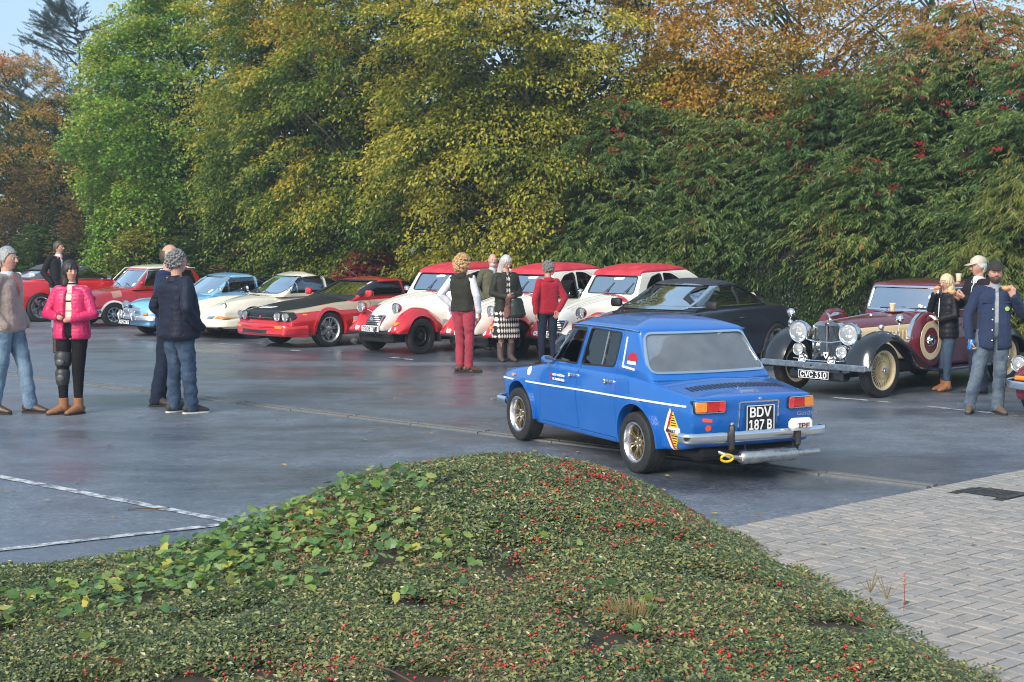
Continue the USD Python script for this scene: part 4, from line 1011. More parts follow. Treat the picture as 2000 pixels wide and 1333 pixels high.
def solid(v, f):
 mm = manifold3d.Mesh(np.ascontiguousarray(v, np.float32), np.ascontiguousarray(f, np.uint32))
 m = Manifold(mm)
 if m.status() != manifold3d.Error.NoError:
  raise RuntimeError(str(m.status()))
 if m.volume() < 0:
  m = Manifold(manifold3d.Mesh(np.ascontiguousarray(v, np.float32), np.ascontiguousarray(f[:, ::-1], np.uint32)))
 return m
def loft_z(levels, crown, nz=26, warp=None, rc=(0.10, 0.10)):
 """A cabin. levels: (z, x front, x rear, half width front, half width rear, bow front, bow rear) from belt to roof edge; then a domed roof rising by crown."""
 L = np.array(levels, float)
 zz = L[:, 0]
 zs = np.unique(np.r_[np.linspace(zz[0], zz[-1], nz), zz])
 I = PchipInterpolator(np.arange(len(L)), L)
 tt = PchipInterpolator(zz, np.arange(len(L)))(zs)
 rings = []
 def outline(row, s=1.0):
  z, xf, xr, wf, wr, bf, br = row
  half = np.array([(xf, 0), (xf - bf * 0.28, wf * 0.55), (xf - bf, wf), (xr + br, wr), (xr + br * 0.28, wr * 0.55), (xr, 0)])
  p = fillet(half, [0, wf * .45, rc[0], rc[1], wr * .45, 0], 5, closed=False)
  p = densify(p, [2] + [1] * 5 + [2] + [1] * 5 + [14] + [1] * 5 + [2] + [1] * 5 + [2])
  return np.vstack([p, (p * [1, -1])[-2:0:-1]])
 for t in tt:
  row = I(t)
  o = outline(row)
  rings.append(np.c_[o, np.full(len(o), row[0])])
 top = rings[-1]
 cx = (top[:, 0].max() + top[:, 0].min()) / 2
 for s in (0.93, 0.84, 0.72, 0.56, 0.38, 0.19):
  p = top.copy()
  hx, hy = (top[:, 0].max() - top[:, 0].min()) / 2, top[:, 1].max()
  d0 = 1 - s
  p[:, 0] = cx + (p[:, 0] - cx) * (1 - d0 * hy / hx * (1 if s > .5 else 1 + (0.5 - s) * 2 * (hx / hy - 1)))
  p[:, 1] *= s
  p[:, 2] = top[0, 2] + crown * (1 - s ** 2.2)
  rings.append(p)
 R = np.array(rings); nr, m = R.shape[:2]
 c0 = R[0].mean(0); c1 = R[-1].mean(0); c1[2] = top[0, 2] + crown
 v = np.vstack([R.reshape(-1, 3), c0, c1])
 i, j = np.meshgrid(np.arange(nr - 1), np.arange(m), indexing='ij')
 q = np.stack([i * m + j, i * m + (j + 1) % m, (i + 1) * m + (j + 1) % m, (i + 1) * m + j], -1).reshape(-1, 4)
 f = np.vstack([q[:, [0, 1, 2]], q[:, [0, 2, 3]]])
 k = np.arange(m)
 f = np.vstack([f, np.c_[np.full(m, nr * m), (k + 1) % m, k], np.c_[np.full(m, nr * m + 1), (nr - 1) * m + k, (nr - 1) * m + (k + 1) % m]])
 if warp:
  v = warp(v)
 return solid(v, f)
def inflate(m, d):
 """The solid with every vertex moved along its normal."""
 if abs(d) < 1e-9:
  return m
 k = m.to_mesh()
 v, f = np.array(k.vert_properties[:, :3], float), np.array(k.tri_verts, int)
 fn = np.cross(v[f[:, 1]] - v[f[:, 0]], v[f[:, 2]] - v[f[:, 0]])
 n = np.zeros_like(v)
 for c in range(3):
  np.add.at(n, f[:, c], fn)
 n /= np.maximum(np.linalg.norm(n, axis=1, keepdims=True), 1e-12)
 return Manifold(manifold3d.Mesh(np.ascontiguousarray(v + n * d, np.float32), np.ascontiguousarray(f, np.uint32)))
class Car:
 """The body is made of solids; panels, panes and trims are cut out of shells that follow its surface."""
 def __init__(self, path, *solids):
  self.path, self.solids, self._skin = path, list(solids), {}
  self.body = self.skin(0.0)
 def skin(self, d, which=None):
  key = (round(d, 5), which)
  if key not in self._skin:
   out = None
   for i, s in enumerate(self.solids):
    if which is None or i in which:
     o = inflate(s, d)
     out = o if out is None else out + o
   self._skin[key] = out
  return self._skin[key]
 def shell(self, lo, hi, which=None):
  return self.skin(hi, which) - self.skin(lo, which)
 def region(self, sec, view, side=0, span=None):
  if span is None:
   span = {'side': {1: (0.34, 3), -1: (-3, -0.34), 0: (-3, 3)}, 'front': {1: (0.0, 9), -1: (-9, 0.0), 0: (-9, 9)}, 'plan': {1: (0.5, 9), -1: (-1, .5), 0: (-1, 9)}}[view][side]
  return prism(sec, view, *span)
 def add(self, name, sec, view, side, mat, lo=-0.004, hi=0.004, span=None, smooth=35, label=None, which=None, parent=None):
  m = self.shell(lo, hi, which) ^ self.region(sec, view, side, span)
  return part(parent or self.path, name, m, mat, smooth, label)
 def hollow(self, t=0.035, extra=()):
  inner = None
  for i in (range(1, len(self.solids))):
   o = inflate(self.solids[i], -t)
   inner = o if inner is None else inner + o
  for b in extra:
   inner = b if inner is None else inner + b
  if inner is not None:
   self.body = self.body - inner
  return self
 def cut(self, m):
  self.body = self.body - m
 def panel(self, name, sec, view, side, mat, gap=0.004, span=None, deep=None, label=None, smooth=35):
  """A door, lid or bonnet cut out of the body with a gap round it. deep: thickness, where the body is solid there."""
  sec = sec if isinstance(sec, CrossSection) else cs(sec)
  cut = self.region(sec, view, side, span)
  small = self.region(sec.offset(-gap, manifold3d.JoinType.Round, 2.0, 12), view, side, span)
  if deep:
   cut = cut - self.skin(-deep)
   small = small - self.skin(-deep)
  m = self.body ^ small
  self.body = self.body - cut
  return part(self.path, name, m, mat, smooth, label)
 def window(self, sec, view, side, glass, name='window', trim=None, trim_w=0.014, span=None, lo=-0.014, hi=-0.009, which=None, proud=0.005, trim_name='window_trim', label=None):
  sec = sec if isinstance(sec, CrossSection) else cs(sec)
  if view == 'side' and side == 0:
   a = self.window(sec, view, 1, glass, name, trim, trim_w, span, lo, hi, which, proud, trim_name, label)
   self.window(sec, view, -1, glass, name, trim, trim_w, span, lo, hi, which, proud, trim_name, label)
   return a
  self.cut(self.region(sec, view, side, span) ^ self.skin(0.06))
  g = self.shell(lo, hi, which) ^ self.region(sec.offset(0.004, manifold3d.JoinType.Round, 2.0, 12), view, side, span)
  w = part(self.path, name, g, glass, 35, label)
  if trim is not None and w:
   t = self.shell(-0.010, proud, which) ^ self.region(ring(sec, trim_w) + (sec - sec.offset(-0.003, manifold3d.JoinType.Round, 2.0, 12)), view, side, span)
   part(w, trim_name, t, trim, 35)
  return w
 def finish(self, name, mat, smooth=35, label=None):
  return part(self.path, name, self.body, mat, smooth, label)
def rounded(points, r=0.04):
 return cs(fillet(points, r, 5))
def circle(c, r, n=40):
 a = np.arange(n) * 2 * np.pi / n
 return cs(np.c_[c[0] + r * np.cos(a), c[1] + r * np.sin(a)])
def arch_cut(x, z, r, y_in, y_out=1.3, seg=44):
 m = Manifold.cylinder(y_out - y_in, r, r, seg).rotate([-90, 0, 0])
 return m.translate([x, y_in, z]) + m.translate([x, -y_out, z])
def wheel(car, x, y, z, R, w, rimR, style, rim_mat, cap_mat=None, steer=0.0, n=8, dish=0.02, lip_mat=None, tyre_mat=None, name='wheel'):
 """A wheel as tyre, rim, spokes and hub, its outer face away from the car's middle."""
 p = numbered(car, name)
 X = UsdGeom.Xform.Define(stage, p)
 X.AddTranslateOp().Set(Gf.Vec3d(x, y, z))
 X.AddRotateZOp().Set(math.degrees(steer) + (0 if y > 0 else 180))
 h = w / 2
 tyre = lathe([(rimR - .004, -h * .82), (rimR + .02, -h * .96), ((R + rimR) / 2, -h), (R - .016, -h * .93), (R - .003, -h * .80), (R, -h * .6), (R, -h * .30), (R - .005, -h * .28), (R - .005, -h * .22), (R, -h * .20), (R, h * .20), (R - .005, h * .22), (R - .005, h * .28), (R, h * .30), (R, h * .6),
      (R - .003, h * .80), (R - .016, h * .93), (R - .024, h * .955), (R - .026, h * .945), ((R + rimR) / 2, h), (rimR + .022, h * .97), (rimR + .019, h * .945), (rimR - .004, h * .82)], 56)
 part(p, 'tyre', tyre, tyre_mat or tyre_m, 30)
 lip = lip_mat or rim_mat
 rim = lathe([(rimR + .006, h * .84), (rimR + .008, h * .92), (rimR - .004, h * .93), (rimR - .016, h * .80), (rimR - .026, h * .45), (rimR - .030, -h * .8), (rimR - .002, -h * .8), (rimR - .002, h * .7)], 56)
 part(p, 'rim', rim, lip, 30)
 f = h * .80 - dish                                          # the plane of the disc
 backing = lathe([(0.0, f - .07), (rimR - .03, f - .07), (rimR - .03, f - .062), (0.0, f - .062)], 40)
 if style == 'steel':
  disc = lathe([(0, f - .035), (rimR - .026, f - .06), (rimR - .026, f - .03), (rimR - .05, f - .005), (rimR * .62, f + .0), (rimR * .52, f - .026), (rimR * .36, f - .026), (rimR * .30, f + .004), (0, f + .008)], 48)
  for k in range(n):
   a = 2 * np.pi * k / n
   disc = disc - Manifold.cylinder(.2, .013, .013, 12).rotate([-90, 0, 0]).translate([math.cos(a) * rimR * .74, f - .1, math.sin(a) * rimR * .74])
  part(p, 'disc', disc, rim_mat, 30)
  part(p, 'hub_cap', lathe([(0, f), (rimR * .26, f), (rimR * .25, f + .016), (rimR * .12, f + .026), (0, f + .028)], 30), cap_mat or chrome_m, 40)
 elif style == 'wire':
  part(p, 'hub', lathe([(0, f - .08), (.055, f - .08), (.052, f - .02), (.042, f + .02), (0, f + .02)], 26), rim_mat, 30)
  sp = []
  m = 30
  for k in range(m):
   for row, (hz, hr, rr, rz, sweep) in enumerate(((f + .012, .044, rimR - .020, f - .035, .55), (f - .012, .050, rimR - .024, f - .012, -.55))):
    for sg in ((1,) if row else (1, -1)):
     a = 2 * np.pi * (k + .5 * row) / m
     b = a + sweep * sg * .8
     sp.append(pipe([(math.cos(b) * hr, hz, math.sin(b) * hr), (math.cos(a) * rr, rz, math.sin(a) * rr)], .0030, 5))
  part(p, 'spokes', sp, rim_mat, 60, kind='stuff')
  part(p, 'hub_nut', [lathe([(0, f), (.034, f), (.033, f + .03), (.024, f + .048), (0, f + .05)], 20), box(-.06, .06, f + .02, f + .038, -.012, .012, .004), ], cap_mat or chrome_m, 40)
  part(p, 'brake_drum', lathe([(0, -h * .6), (rimR * .68, -h * .6), (rimR * .68, -h * .1), (0, -h * .1)], 40), under_m, 30)
 else:                                                       # cast spokes: (count, inner width, outer width, split)
  part(p, 'brake_disc', lathe([(0, -h * .3), (rimR * .72, -h * .3), (rimR * .72, -h * .2), (0, -h * .2)], 40), dark_chrome if style != 'mini' else under_m, 30)
  wi, wo, split = {'blade': (.040, .060, 0.0), 'twin': (.034, .022, .16), 'gotti': (.016, .012, .10), 'mini': (.042, .034, 0.0)}[style]
  for k in range(n):
   a = 2 * np.pi * k / n + .3
   prs = []
   for sg in ((1, -1) if split else (0,)):
    pr = np.array([(rimR * .16, -wi / 2), (rimR - .02, -wo / 2), (rimR - .02, wo / 2), (rimR * .16, wi / 2)])
    s = Manifold.extrude(cs(pr), .03)
    s = s.warp_batch(lambda v: np.c_[v[:, 0], v[:, 1] * 1.0, v[:, 2] + np.where(v[:, 0] > rimR * .4, -.012, .0)]) if False else s
    s = s.rotate([0, 0, math.degrees(a + sg * split)])
    prs.append(s)
   S = prs[0] if len(prs) == 1 else prs[0] + prs[1]
   S = S.rotate([-90, 0, 0]).translate([0, f - .03, 0])
   part(p, 'spoke', S, rim_mat, 30)
  part(p, 'hub', lathe([(0, f - .05), (rimR * .30, f - .05), (rimR * .28, f + .004), (rimR * .20, f + .01), (0, f + .012)], 30), cap_mat or rim_mat, 40)
  part(p, 'wheel_nuts', [ball((math.cos(q) * rimR * .22, f + .012, math.sin(q) * rimR * .22), .010, 8) for q in np.arange(5) * 2 * np.pi / 5], dark_chrome, 40, kind='stuff')
  if style in ('gotti',):
   part(p, 'rim_backing', backing, under_m, 30)
 return p
def frame_from(d, up=(0, 0, 1.0)):
 d = np.array(d, float); d /= np.linalg.norm(d)
 x = np.cross(up, d); x /= np.linalg.norm(x)
 return x, np.cross(d, x), d
def facing(m, pos, d):
 """Turns a lathe about z (axis 'z') so that +z looks along d, at pos."""
 x, y, z = frame_from(d)
 v, f = to_vf(m)
 return np.array(pos, float) + v @ np.array([x, y, z]), f
def headlamp(car, pos, d, r, rim=None, depth=.6, name='headlight', shell=None, bulge=.30, lens=None, label=None):
 """A round lamp: bowl, chrome rim and domed glass."""
 bowl = lathe([(0, -r * depth), (r * .5, -r * depth * .8), (r * .86, -r * depth * .3), (r * .98, 0), (r * .90, 0), (r * .80, -r * depth * .28), (r * .46, -r * depth * .72), (0, -r * depth * .9)], 32, 'z')
 p = part(car, name, facing(bowl, pos, d), reflector, 60, label)
 part(p, 'rim', facing(lathe([(r * .90, -.012), (r * 1.06, -.016), (r * 1.09, 0), (r * 1.04, .014), (r * .92, .010)], 36, 'z'), pos, d), rim or chrome_m, 60)
 a = np.linspace(0, 1, 9)
 lens_p = [(r * .95 * t, r * bulge * (1 - t * t)) for t in a]
 lens_p = lens_p[::-1] + [(0, r * bulge - .004), (r * .5, r * bulge * .75 - .004), (r * .95, -.005)]
 part(p, 'glass', facing(lathe([(r * .95, -.005)] + [(r * .95 * t, r * bulge * (1 - t * t)) for t in a[::-1]], 32, 'z'), pos, d), lens or lamp_glass, 60)
 part(p, 'bulb', facing(Manifold.sphere(r * .16, 12), np.array(pos) - np.array(d) / np.linalg.norm(d) * r * .2, d), chrome_m, 60)
 if shell is not None:
  sh = lathe([(r * 1.0, -.004), (r * 1.03, -.01), (r * .95, -r * .7), (r * .62, -r * 1.25), (0, -r * 1.5), (0, -r * 1.3), (r * .9, -r * .3)], 32, 'z')
  part(p, 'shell', facing(sh, pos, d), shell, 60)
 return p
def disc_at(pos, d, r, h, seg=28, bevel=.2):
 return facing(lathe([(0, -h), (r, -h), (r, h * (1 - bevel)), (r * (1 - bevel * .5), h), (0, h)], seg, 'z'), pos, d)
def plate(car, pos, out, w, h, lines, bg, fg, name='number_plate', letter=None, border=None, tilt=0.0, squeeze=0.86):
 """A number plate facing along out, with its lettering."""
 x, y, z = frame_from(out)
 b = box(-w / 2, w / 2, -h / 2, h / 2, -.006, .004, .003)
 p = part(car, name, placed(b, pos, x, y), bg, 20)
 n = len(lines)
 for i, t in enumerate(lines):
  lh = letter or h / (n * 1.5)
  tw = None
  m = lettering(t, lh, .003, True)
  wd = np.ptp(m[0][:, 0])
  if wd > w * squeeze:
   m = (m[0] * [w * squeeze / wd, 1, 1], m[1])
  yy = (n / 2 - .5 - i) * h / n * .94
  part(p, 'lettering', placed(m, np.array(pos) + y * yy + z * .0045, x, y), fg, False)
 if border:
  q = cs([(-w / 2 + .003, -h / 2 + .003), (w / 2 - .003, -h / 2 + .003), (w / 2 - .003, h / 2 - .003), (-w / 2 + .003, h / 2 - .003)])
  part(p, 'border', placed(Manifold.extrude(q - q.offset(-.006, manifold3d.JoinType.Miter), .003).translate([0, 0, .0042]), pos, x, y), border, False)
 return p
def seat(car, x, y, z, mat, h=.62, w=.46, name='seat', head=True):
 """A car seat: cushion, back and headrest as one upholstered piece."""
 m = box(x - .05, x + .45, y - w / 2, y + w / 2, z, z + .16, .05)
 b = box(-.07, .07, -w / 2, w / 2, 0, h, .05).rotate([0, -14, 0]).translate([x, y, z + .1])
 s = m + b
 if head:
  s = s + box(-.05, .05, -.13, .13, 0, .18, .04).rotate([0, -14, 0]).translate([x - .17, y, z + h + .12])
 return part(car, name, s, mat, 40)
def steering(car, x, y, z, r=.19, tilt=25, mat=None):
 a = np.linspace(0, 2 * np.pi, 29)
 ringm = pipe(np.c_[np.zeros(29), np.cos(a) * r, np.sin(a) * r], .013, 7)
 sp = pipe([(0, -r, 0), (.03, 0, -.02), (0, r, 0)], .010, 6)
 m = moved(cat([ringm, sp, pipe([(0.02, 0, -.01), (.35, 0, -.10)], .018, 6)]), (x, y, z), 0, math.radians(tilt), 0)
 return part(car, 'steering_wheel', m, mat or trim_black, 60)
def mirror_pod(car, pos, mat, w=.09, h=.055, arm=None, name='door_mirror'):
 """A wing mirror: housing, glass facing back, and a stalk."""
 x, y, z = pos
 p = part(car, name, box(x - .03, x + .05, y - w, y + w, z - h, z + h, .025), mat, 50)
 part(p, 'mirror_glass', box(x - .036, x - .028, y - w * .85, y + w * .85, z - h * .8, z + h * .8), reflector, False)
 if arm is not None:
  part(p, 'stalk', pipe([pos, arm], .012, 7), mat, 50)
 return p
def wiper(car, a, b, c):
 """A wiper arm from a to b with a blade through b in the direction of c."""
 b, c = np.array(b, float), np.array(c, float)
 d = (c - b)
 return part(car, 'wiper', cat([pipe([a, b], .006, 5), pipe([b - d, b + d], .006, 5)]), trim_black, 60)
def ring_tube(pts, r, seg=8, n=3):
 """A bar bent through points, its corners eased."""
 p = np.array(pts, float)
 out = [p[0]]
 for i in range(1, len(p) - 1):
  a, b, c = p[i - 1], p[i], p[i + 1]
  q = min(.08, .4 * np.linalg.norm(b - a), .4 * np.linalg.norm(c - b))
  s, e = b + (a - b) / np.linalg.norm(a - b) * q, b + (c - b) / np.linalg.norm(c - b) * q
  for t in np.linspace(0, 1, n + 2):
   out.append((1 - t) ** 2 * s + 2 * t * (1 - t) * b + t * t * e)
 out.append(p[-1])
 return pipe(np.array(out), r, seg)
def bumper_bar(path, section, n=24):
 """A bumper: a section (outwards, up) swept along a path in plan [(x, y)], outwards on the path's right-hand side."""
 p = np.array(path, float)
 s = np.r_[0, np.cumsum(np.linalg.norm(np.diff(p, axis=0), axis=1))]
 t = np.linspace(0, s[-1], n)
 q = np.c_[PchipInterpolator(s, p[:, 0])(t), PchipInterpolator(s, p[:, 1])(t)]
 d = np.gradient(q, axis=0); d /= np.linalg.norm(d, axis=1, keepdims=True)
 o = np.c_[d[:, 1], -d[:, 0]]
 sec = fillet(poly(section), .012, 3)
 m = len(sec)
 v = np.concatenate([np.c_[q[i] + o[i] * sec[:, :1], sec[:, 1]] for i in range(n)])
 i, j = np.meshgrid(np.arange(n - 1), np.arange(m), indexing='ij')
 f4 = np.stack([i * m + j, i * m + (j + 1) % m, (i + 1) * m + (j + 1) % m, (i + 1) * m + j], -1).reshape(-1, 4)
 f = np.vstack([f4[:, [0, 1, 2]], f4[:, [0, 2, 3]]])
 k = np.arange(1, m - 1)
 f = np.vstack([f, np.c_[np.zeros(m - 2, int), k + 1, k], np.c_[np.full(m - 2, (n - 1) * m), (n - 1) * m + k, (n - 1) * m + k + 1]])
 t_ = trimesh.Trimesh(v, f, process=False)
 if t_.volume < 0:
  f = f[:, ::-1]
 return v, f
def put_car(name, label, local, px, yaw, group=None, scale=None):
 """Stands a car so that its local ground point lies where the photograph shows it."""
 g = ground_at(*px)
 c, s = math.cos(yaw), math.sin(yaw)
 k = 1.0 if scale is None else scale
 o = g - k * np.array([c * local[0] - s * local[1], s * local[0] + c * local[1]])
 return thing(name, label, 'car', (o[0], o[1], 0.0), yaw, group, scale)
# ---------------------------------------------------------------- blue rear engined saloon, the nearest car (origin under the rear axle)
blue = paint('saloon_blue', (0.004, 0.108, 0.41), 0.35)
sal = thing('saloon_car', 'bright blue vintage four door saloon seen from behind, nearest car', 'car', (1.687, 13.035, 0), 2.027)
def saloon():
 def warp(v):
  v = v.copy()
  k = np.clip((v[:, 0] - 2.3) / .56, 0, 1) ** 2
  v[:, 0] -= 0.07 * k * (v[:, 1] / .62) ** 2
  k = np.clip((-0.45 - v[:, 0]) / .37, 0, 1) ** 2
  v[:, 0] += 0.05 * k * (v[:, 1] / .62) ** 2 + k * 0.05 * np.clip((.50 - v[:, 2]) / .2, 0, 1)
  return v
 low = loft_x(-0.83, 2.87, [(-.83, .725), (-.6, .765), (-.1, .845), (.3, .86), (1.4, .86), (1.75, .835), (2.4, .765), (2.87, .69)],
     [(-.83, .585), (-.3, .635), (.5, .655), (1.5, .655), (2.3, .635), (2.87, .575)], [(-.83, .715), (-.5, .745), (0, .805), (.4, .825), (1.5, .825), (2.3, .735), (2.87, .665)],
     [(-.83, .625), (-.3, .672), (.5, .695), (1.6, .695), (2.4, .672), (2.87, .615)], [(-.83, .60), (.5, .61), (2.87, .56)], [(-.83, .60), (.0, .64), (1.7, .645), (2.87, .56)],
     [(-.83, .31), (-.5, .26), (.35, .205), (1.9, .205), (2.5, .24), (2.87, .30)], r=(.035, .07, .04), ends=(.028, .04), warp=warp)
 cab = loft_z([(.78, 2.0, -.27, .64, .62, .12, .08), (.86, 1.84, -.185, .630, .622, .12, .08), (.95, 1.73, -.09, .614, .605, .11, .08), (1.08, 1.59, .02, .592, .582, .10, .07), (1.19, 1.475, .10, .570, .562, .09, .06), (1.222, 1.43, .115, .562, .555, .09, .06), (1.238, 1.40, .145, .548, .542, .09, .06)], .100, rc=(.07, .06))
 car = Car(sal, low, cab)
 car.hollow(.035, [box(.02, 1.72, -.60, .60, .26, .84, .05), box(.25, 1.62, -.585, .585, .7, 1.0, .03)])
 car.cut(arch_cut(0, .30, .305, .36)); car.cut(arch_cut(2.27, .30, .305, .36))
 P = sal
 # windows
 fd = rounded([(1.70, .865), (1.49, 1.185), (1.075, 1.195), (1.165, .865)], .03)
 rd = rounded([(1.075, .868), (.985, 1.197), (.44, 1.185), (.485, .89)], .035)
 gl = pane('saloon_side_glass', (0.55, 0.58, 0.58), 1.5, boost=1.3)
 rearglass = pane('saloon_rear_glass', (0.78, 0.82, 0.84), 1.6, boost=1.6, haze=0.17)
 car.window(rounded([(-.590, .880), (.590, .880), (.510, 1.195), (-.510, 1.195)], .06), 'front', 0, rearglass, 'rear_window', chrome_m, .016, span=(-.6, .5), which=(1,), proud=.008)
 car.window(rounded([(-.575, .90), (.575, .90), (.515, 1.175), (-.515, 1.175)], .06), 'front', 0, glass_sky, 'windscreen', chrome_m, .014, span=(1.2, 2.3), which=(1,), proud=.006)
 car.window(fd, 'side', 0, gl, 'front_door_window', trim_black, .012, which=(1,))
 car.window(rd, 'side', 0, gl, 'rear_door_window', trim_black, .012, which=(1,))
 part(P, 'window_divider', car.shell(-.012, .004, (1,)) ^ car.region(stroke([(.70, .87), (.66, 1.195)], .022), 'side', 1), dark_chrome)
 # opening panels
 arch = circle((0, .30), .385, 60)
 fdo = rounded([(1.86, .255), (1.80, .62), (1.765, .83), (1.52, 1.214), (1.045, 1.226), (1.085, .84), (1.085, .255)], .04)
 rdo = rounded([(1.08, .255), (1.08, .84), (1.04, 1.226), (.395, 1.214), (.435, .87), (.36, .74), (.36, .255)], .04) - arch
 for s in (1, -1):
  d1 = car.panel('front_door', fdo, 'side', s, blue, span=(.42, 1) if s > 0 else (-1, -.42))
  d2 = car.panel('rear_door', rdo, 'side', s, blue, span=(.42, 1) if s > 0 else (-1, -.42))
  for d, x in ((d1, 1.17), (d2, .50)):
   h = part(d, 'handle', [box(x - .055, x + .06, s * .672 - .022, s * .672 + .022, .745, .768, .008), disc_at((x - .05, s * .682, .757), (0, s, 0), .016, .016), box(x + .02, x + .06, s * .69 - .014, s * .69 + .014, .735, .775, .006)], chrome_m, 40)
 car.panel('engine_lid', rounded([(-.86, -.56), (-.86, .56), (-.34, .585), (-.34, -.585)], .03), 'plan', 0, blue, span=(.66, 1.2), deep=.03)
 car.panel('luggage_lid', rounded([(2.80, -.50), (2.80, .50), (1.88, .575), (1.88, -.575)], .03), 'plan', 0, blue, span=(.60, 1.2), deep=.03)
 car.finish('body', blue)
 part(P, 'floor', box(-.75, 2.75, -.52, .52, .19, .30, .04), under_m)
 # flared wheel arches
 for x in (0, 2.27):
  for s in (1, -1):
   base = circle((x, .30), .302, 64)
   low_clip = cs([(x - .6, .30), (x + .6, .30), (x + .6, .8), (x - .6, .8)]) + cs([(x - .36, .25), (x + .36, .25), (x + .36, .31), (x - .36, .31)])
   m = (car.shell(-.01, .012, (0,)) ^ car.region(((circle((x, .29), .345, 64)) - base) ^ low_clip, 'side', s)) + (car.shell(-.01, .026, (0,)) ^ car.region(((circle((x, .295), .337, 64)) - base) ^ low_clip, 'side', s)) + (car.shell(-.01, .038, (0,)) ^ car.region(((circle((x, .298), .326, 64)) - base) ^ low_clip, 'side', s))
   part(P, 'wheel_arch', m, blue, 18)
 # gutters, trims
 for s in (1, -1):
  gut = pipe([(1.37, s * .562, 1.221), (1.2, s * .566, 1.226), (.7, s * .566, 1.228), (.3, s * .562, 1.222), (.17, s * .548, 1.212)], .009, 6)
  part(P, 'roof_gutter', gut, blue, 60)
  part(P, 'gutter_trim', pipe([(1.37, s * .571, 1.224), (1.2, s * .575, 1.229), (.7, s * .575, 1.231), (.3, s * .571, 1.225), (.17, s * .556, 1.215)], .0045, 6), chrome_m, 60)
  part(P, 'side_trim', car.shell(-.004, .007, (0,)) ^ car.region(stroke([(2.80, .592), (1.9, .612), (.9, .632), (-.10, .643), (-.70, .648)], .015), 'side', s), white_m)
  part(P, 'pillar_trim', car.shell(-.004, .005, (1,)) ^ car.region(stroke([(.335, 1.16), (.34, .90), (.13, .885)], .018), 'side', s), white_m)
  part(P, 'sill', car.shell(-.02, .006, (0,)) ^ car.region([(.40, .215), (1.92, .215), (1.92, .25), (.40, .25)], 'side', s), blue)
  part(P, 'repeater', car.shell(-.004, .018, (0,)) ^ car.region(rounded([(2.42, .635), (2.49, .637), (2.49, .662), (2.42, .660)], .01), 'side', s), amber)
  part(P, 'side_vent_crease', car.shell(-.004, .006, (0,)) ^ car.region(stroke([(.36, .80), (.25, .80), (.19, .775), (.16, .73), (.15, .69)], .022), 'side', s), blue, 50)
 # wheels
 gold = chrome('gold_centre', (0.33, 0.25, 0.13), .36)
 for x in (0, 2.27):
  for s in (1, -1):
   wheel(P, x, s * .615, .266, .266, .19, .172, 'gotti', gold, gold, n=8, dish=.045, lip_mat=alloy_m)
 # rear bumper with overriders
 bar = bumper_bar([(-.76, -.700), (-.83, -.690), (-.875, -.58), (-.89, 0), (-.875, .60), (-.83, .715), (-.76, .725)][::-1], [(-.012, .355), (.006, .355), (.018, .372), (.020, .425), (.008, .445), (-.012, .445)], 44)
 b = part(P, 'rear_bumper', bar, chrome_m, 50)
 for y in (.315, -.355):
  part(b, 'overrider', box(-.945, -.885, y - .026, y + .026, .285, .515, .022), trim_black, 40)
  part(b, 'overrider_cap', box(-.935, -.890, y - .020, y + .020, .500, .526, .012), chrome_m, 40)
 fb = part(P, 'front_bumper', bumper_bar([(2.60, -.665), (2.82, -.66), (2.90, -.56), (2.93, 0), (2.90, .56), (2.82, .66), (2.60, .665)], [(-.012, .33), (.008, .335), (.018, .36), (.012, .405), (-.012, .41)], 40), chrome_m, 50)
 # tail lamps
 for s in (1, -1):
  ys = sorted((s * .605, s * .315))
  bz = part(P, 'tail_lamp_frame', car.shell(-.004, .014, (0,)) ^ car.region(rounded([(ys[0], .595), (ys[1], .595), (ys[1], .700), (ys[0], .700)], .02), 'front', -1, (-2, -.4)), trim_black)
  segs = ((.495, .595, amber), (.385, .492, red_lens), (.325, .382, bright_red_lens))
  for a_, b_, mt_ in segs:
   q = sorted((s * a_, s * b_))
   part(bz, 'lens', car.shell(.010, .026, (0,)) ^ car.region(rounded([(q[0], .608), (q[1], .608), (q[1], .688), (q[0], .688)], .014), 'front', -1, (-2, -.4)), mt_, 50)
  part(bz, 'chrome_edge', car.shell(.008, .022, (0,)) ^ car.region(ring(rounded([(ys[0] + .012, .604), (ys[1] - .012, .604), (ys[1] - .012, .692), (ys[0] + .012, .692)], .016), .006), 'front', -1, (-2, -.4)), chrome_m)
 # plate, its recess trim and lamps
 part(P, 'plate_surround', car.shell(-.004, .006, (0,)) ^ car.region(stroke([(.178, .435), (.178, .665), (.165, .675), (-.205, .675), (-.218, .665), (-.218, .435)], .012), 'front', -1, (-2, -.4)), chrome_m)
 plate(P, (-.842, -.02, .535), (-1, 0, 0), .285, .225, ['BDV', '187 B'], plate_black, white_m, letter=.079, border=white_m, squeeze=.80)
 part(P, 'lid_lock', disc_at((-.838, -.02, .70), (-1, 0, 0), .012, .012), chrome_m)
 part(P, 'maker_badge', car.shell(-.002, .006, (0,)) ^ car.region(rounded([(-.715, -.10), (-.715, .085), (-.665, .085), (-.665, -.10)], .006), 'plan', 1), alloy_m)
 t = lettering('Gordini', .035, .004, False, .20)
 part(P, 'script_badge', placed(t, (-.838, -.50, .555), (0, -1, 0), (0, 0, 1)), chrome_m, False)
 # slotted air intake in the lid
 for k in range(22):
  y = -.46 + k * .0438
  zc = .765 - .025 * (y / .5) ** 2
  part(P, 'vent_slot', car.shell(-.001, .0035, (0,)) ^ car.region(rounded([(-.56, y - .014), (-.56, y + .012), (-.44, y + .012), (-.44, y - .014)], .006), 'plan', 1), trim_black, False)
 # lamp in white cover, tow ring, exhaust
 lc = part(P, 'reversing_lamp', box(-.985, -.90, -.475, -.245, .425, .530, .03), white_m, 40)
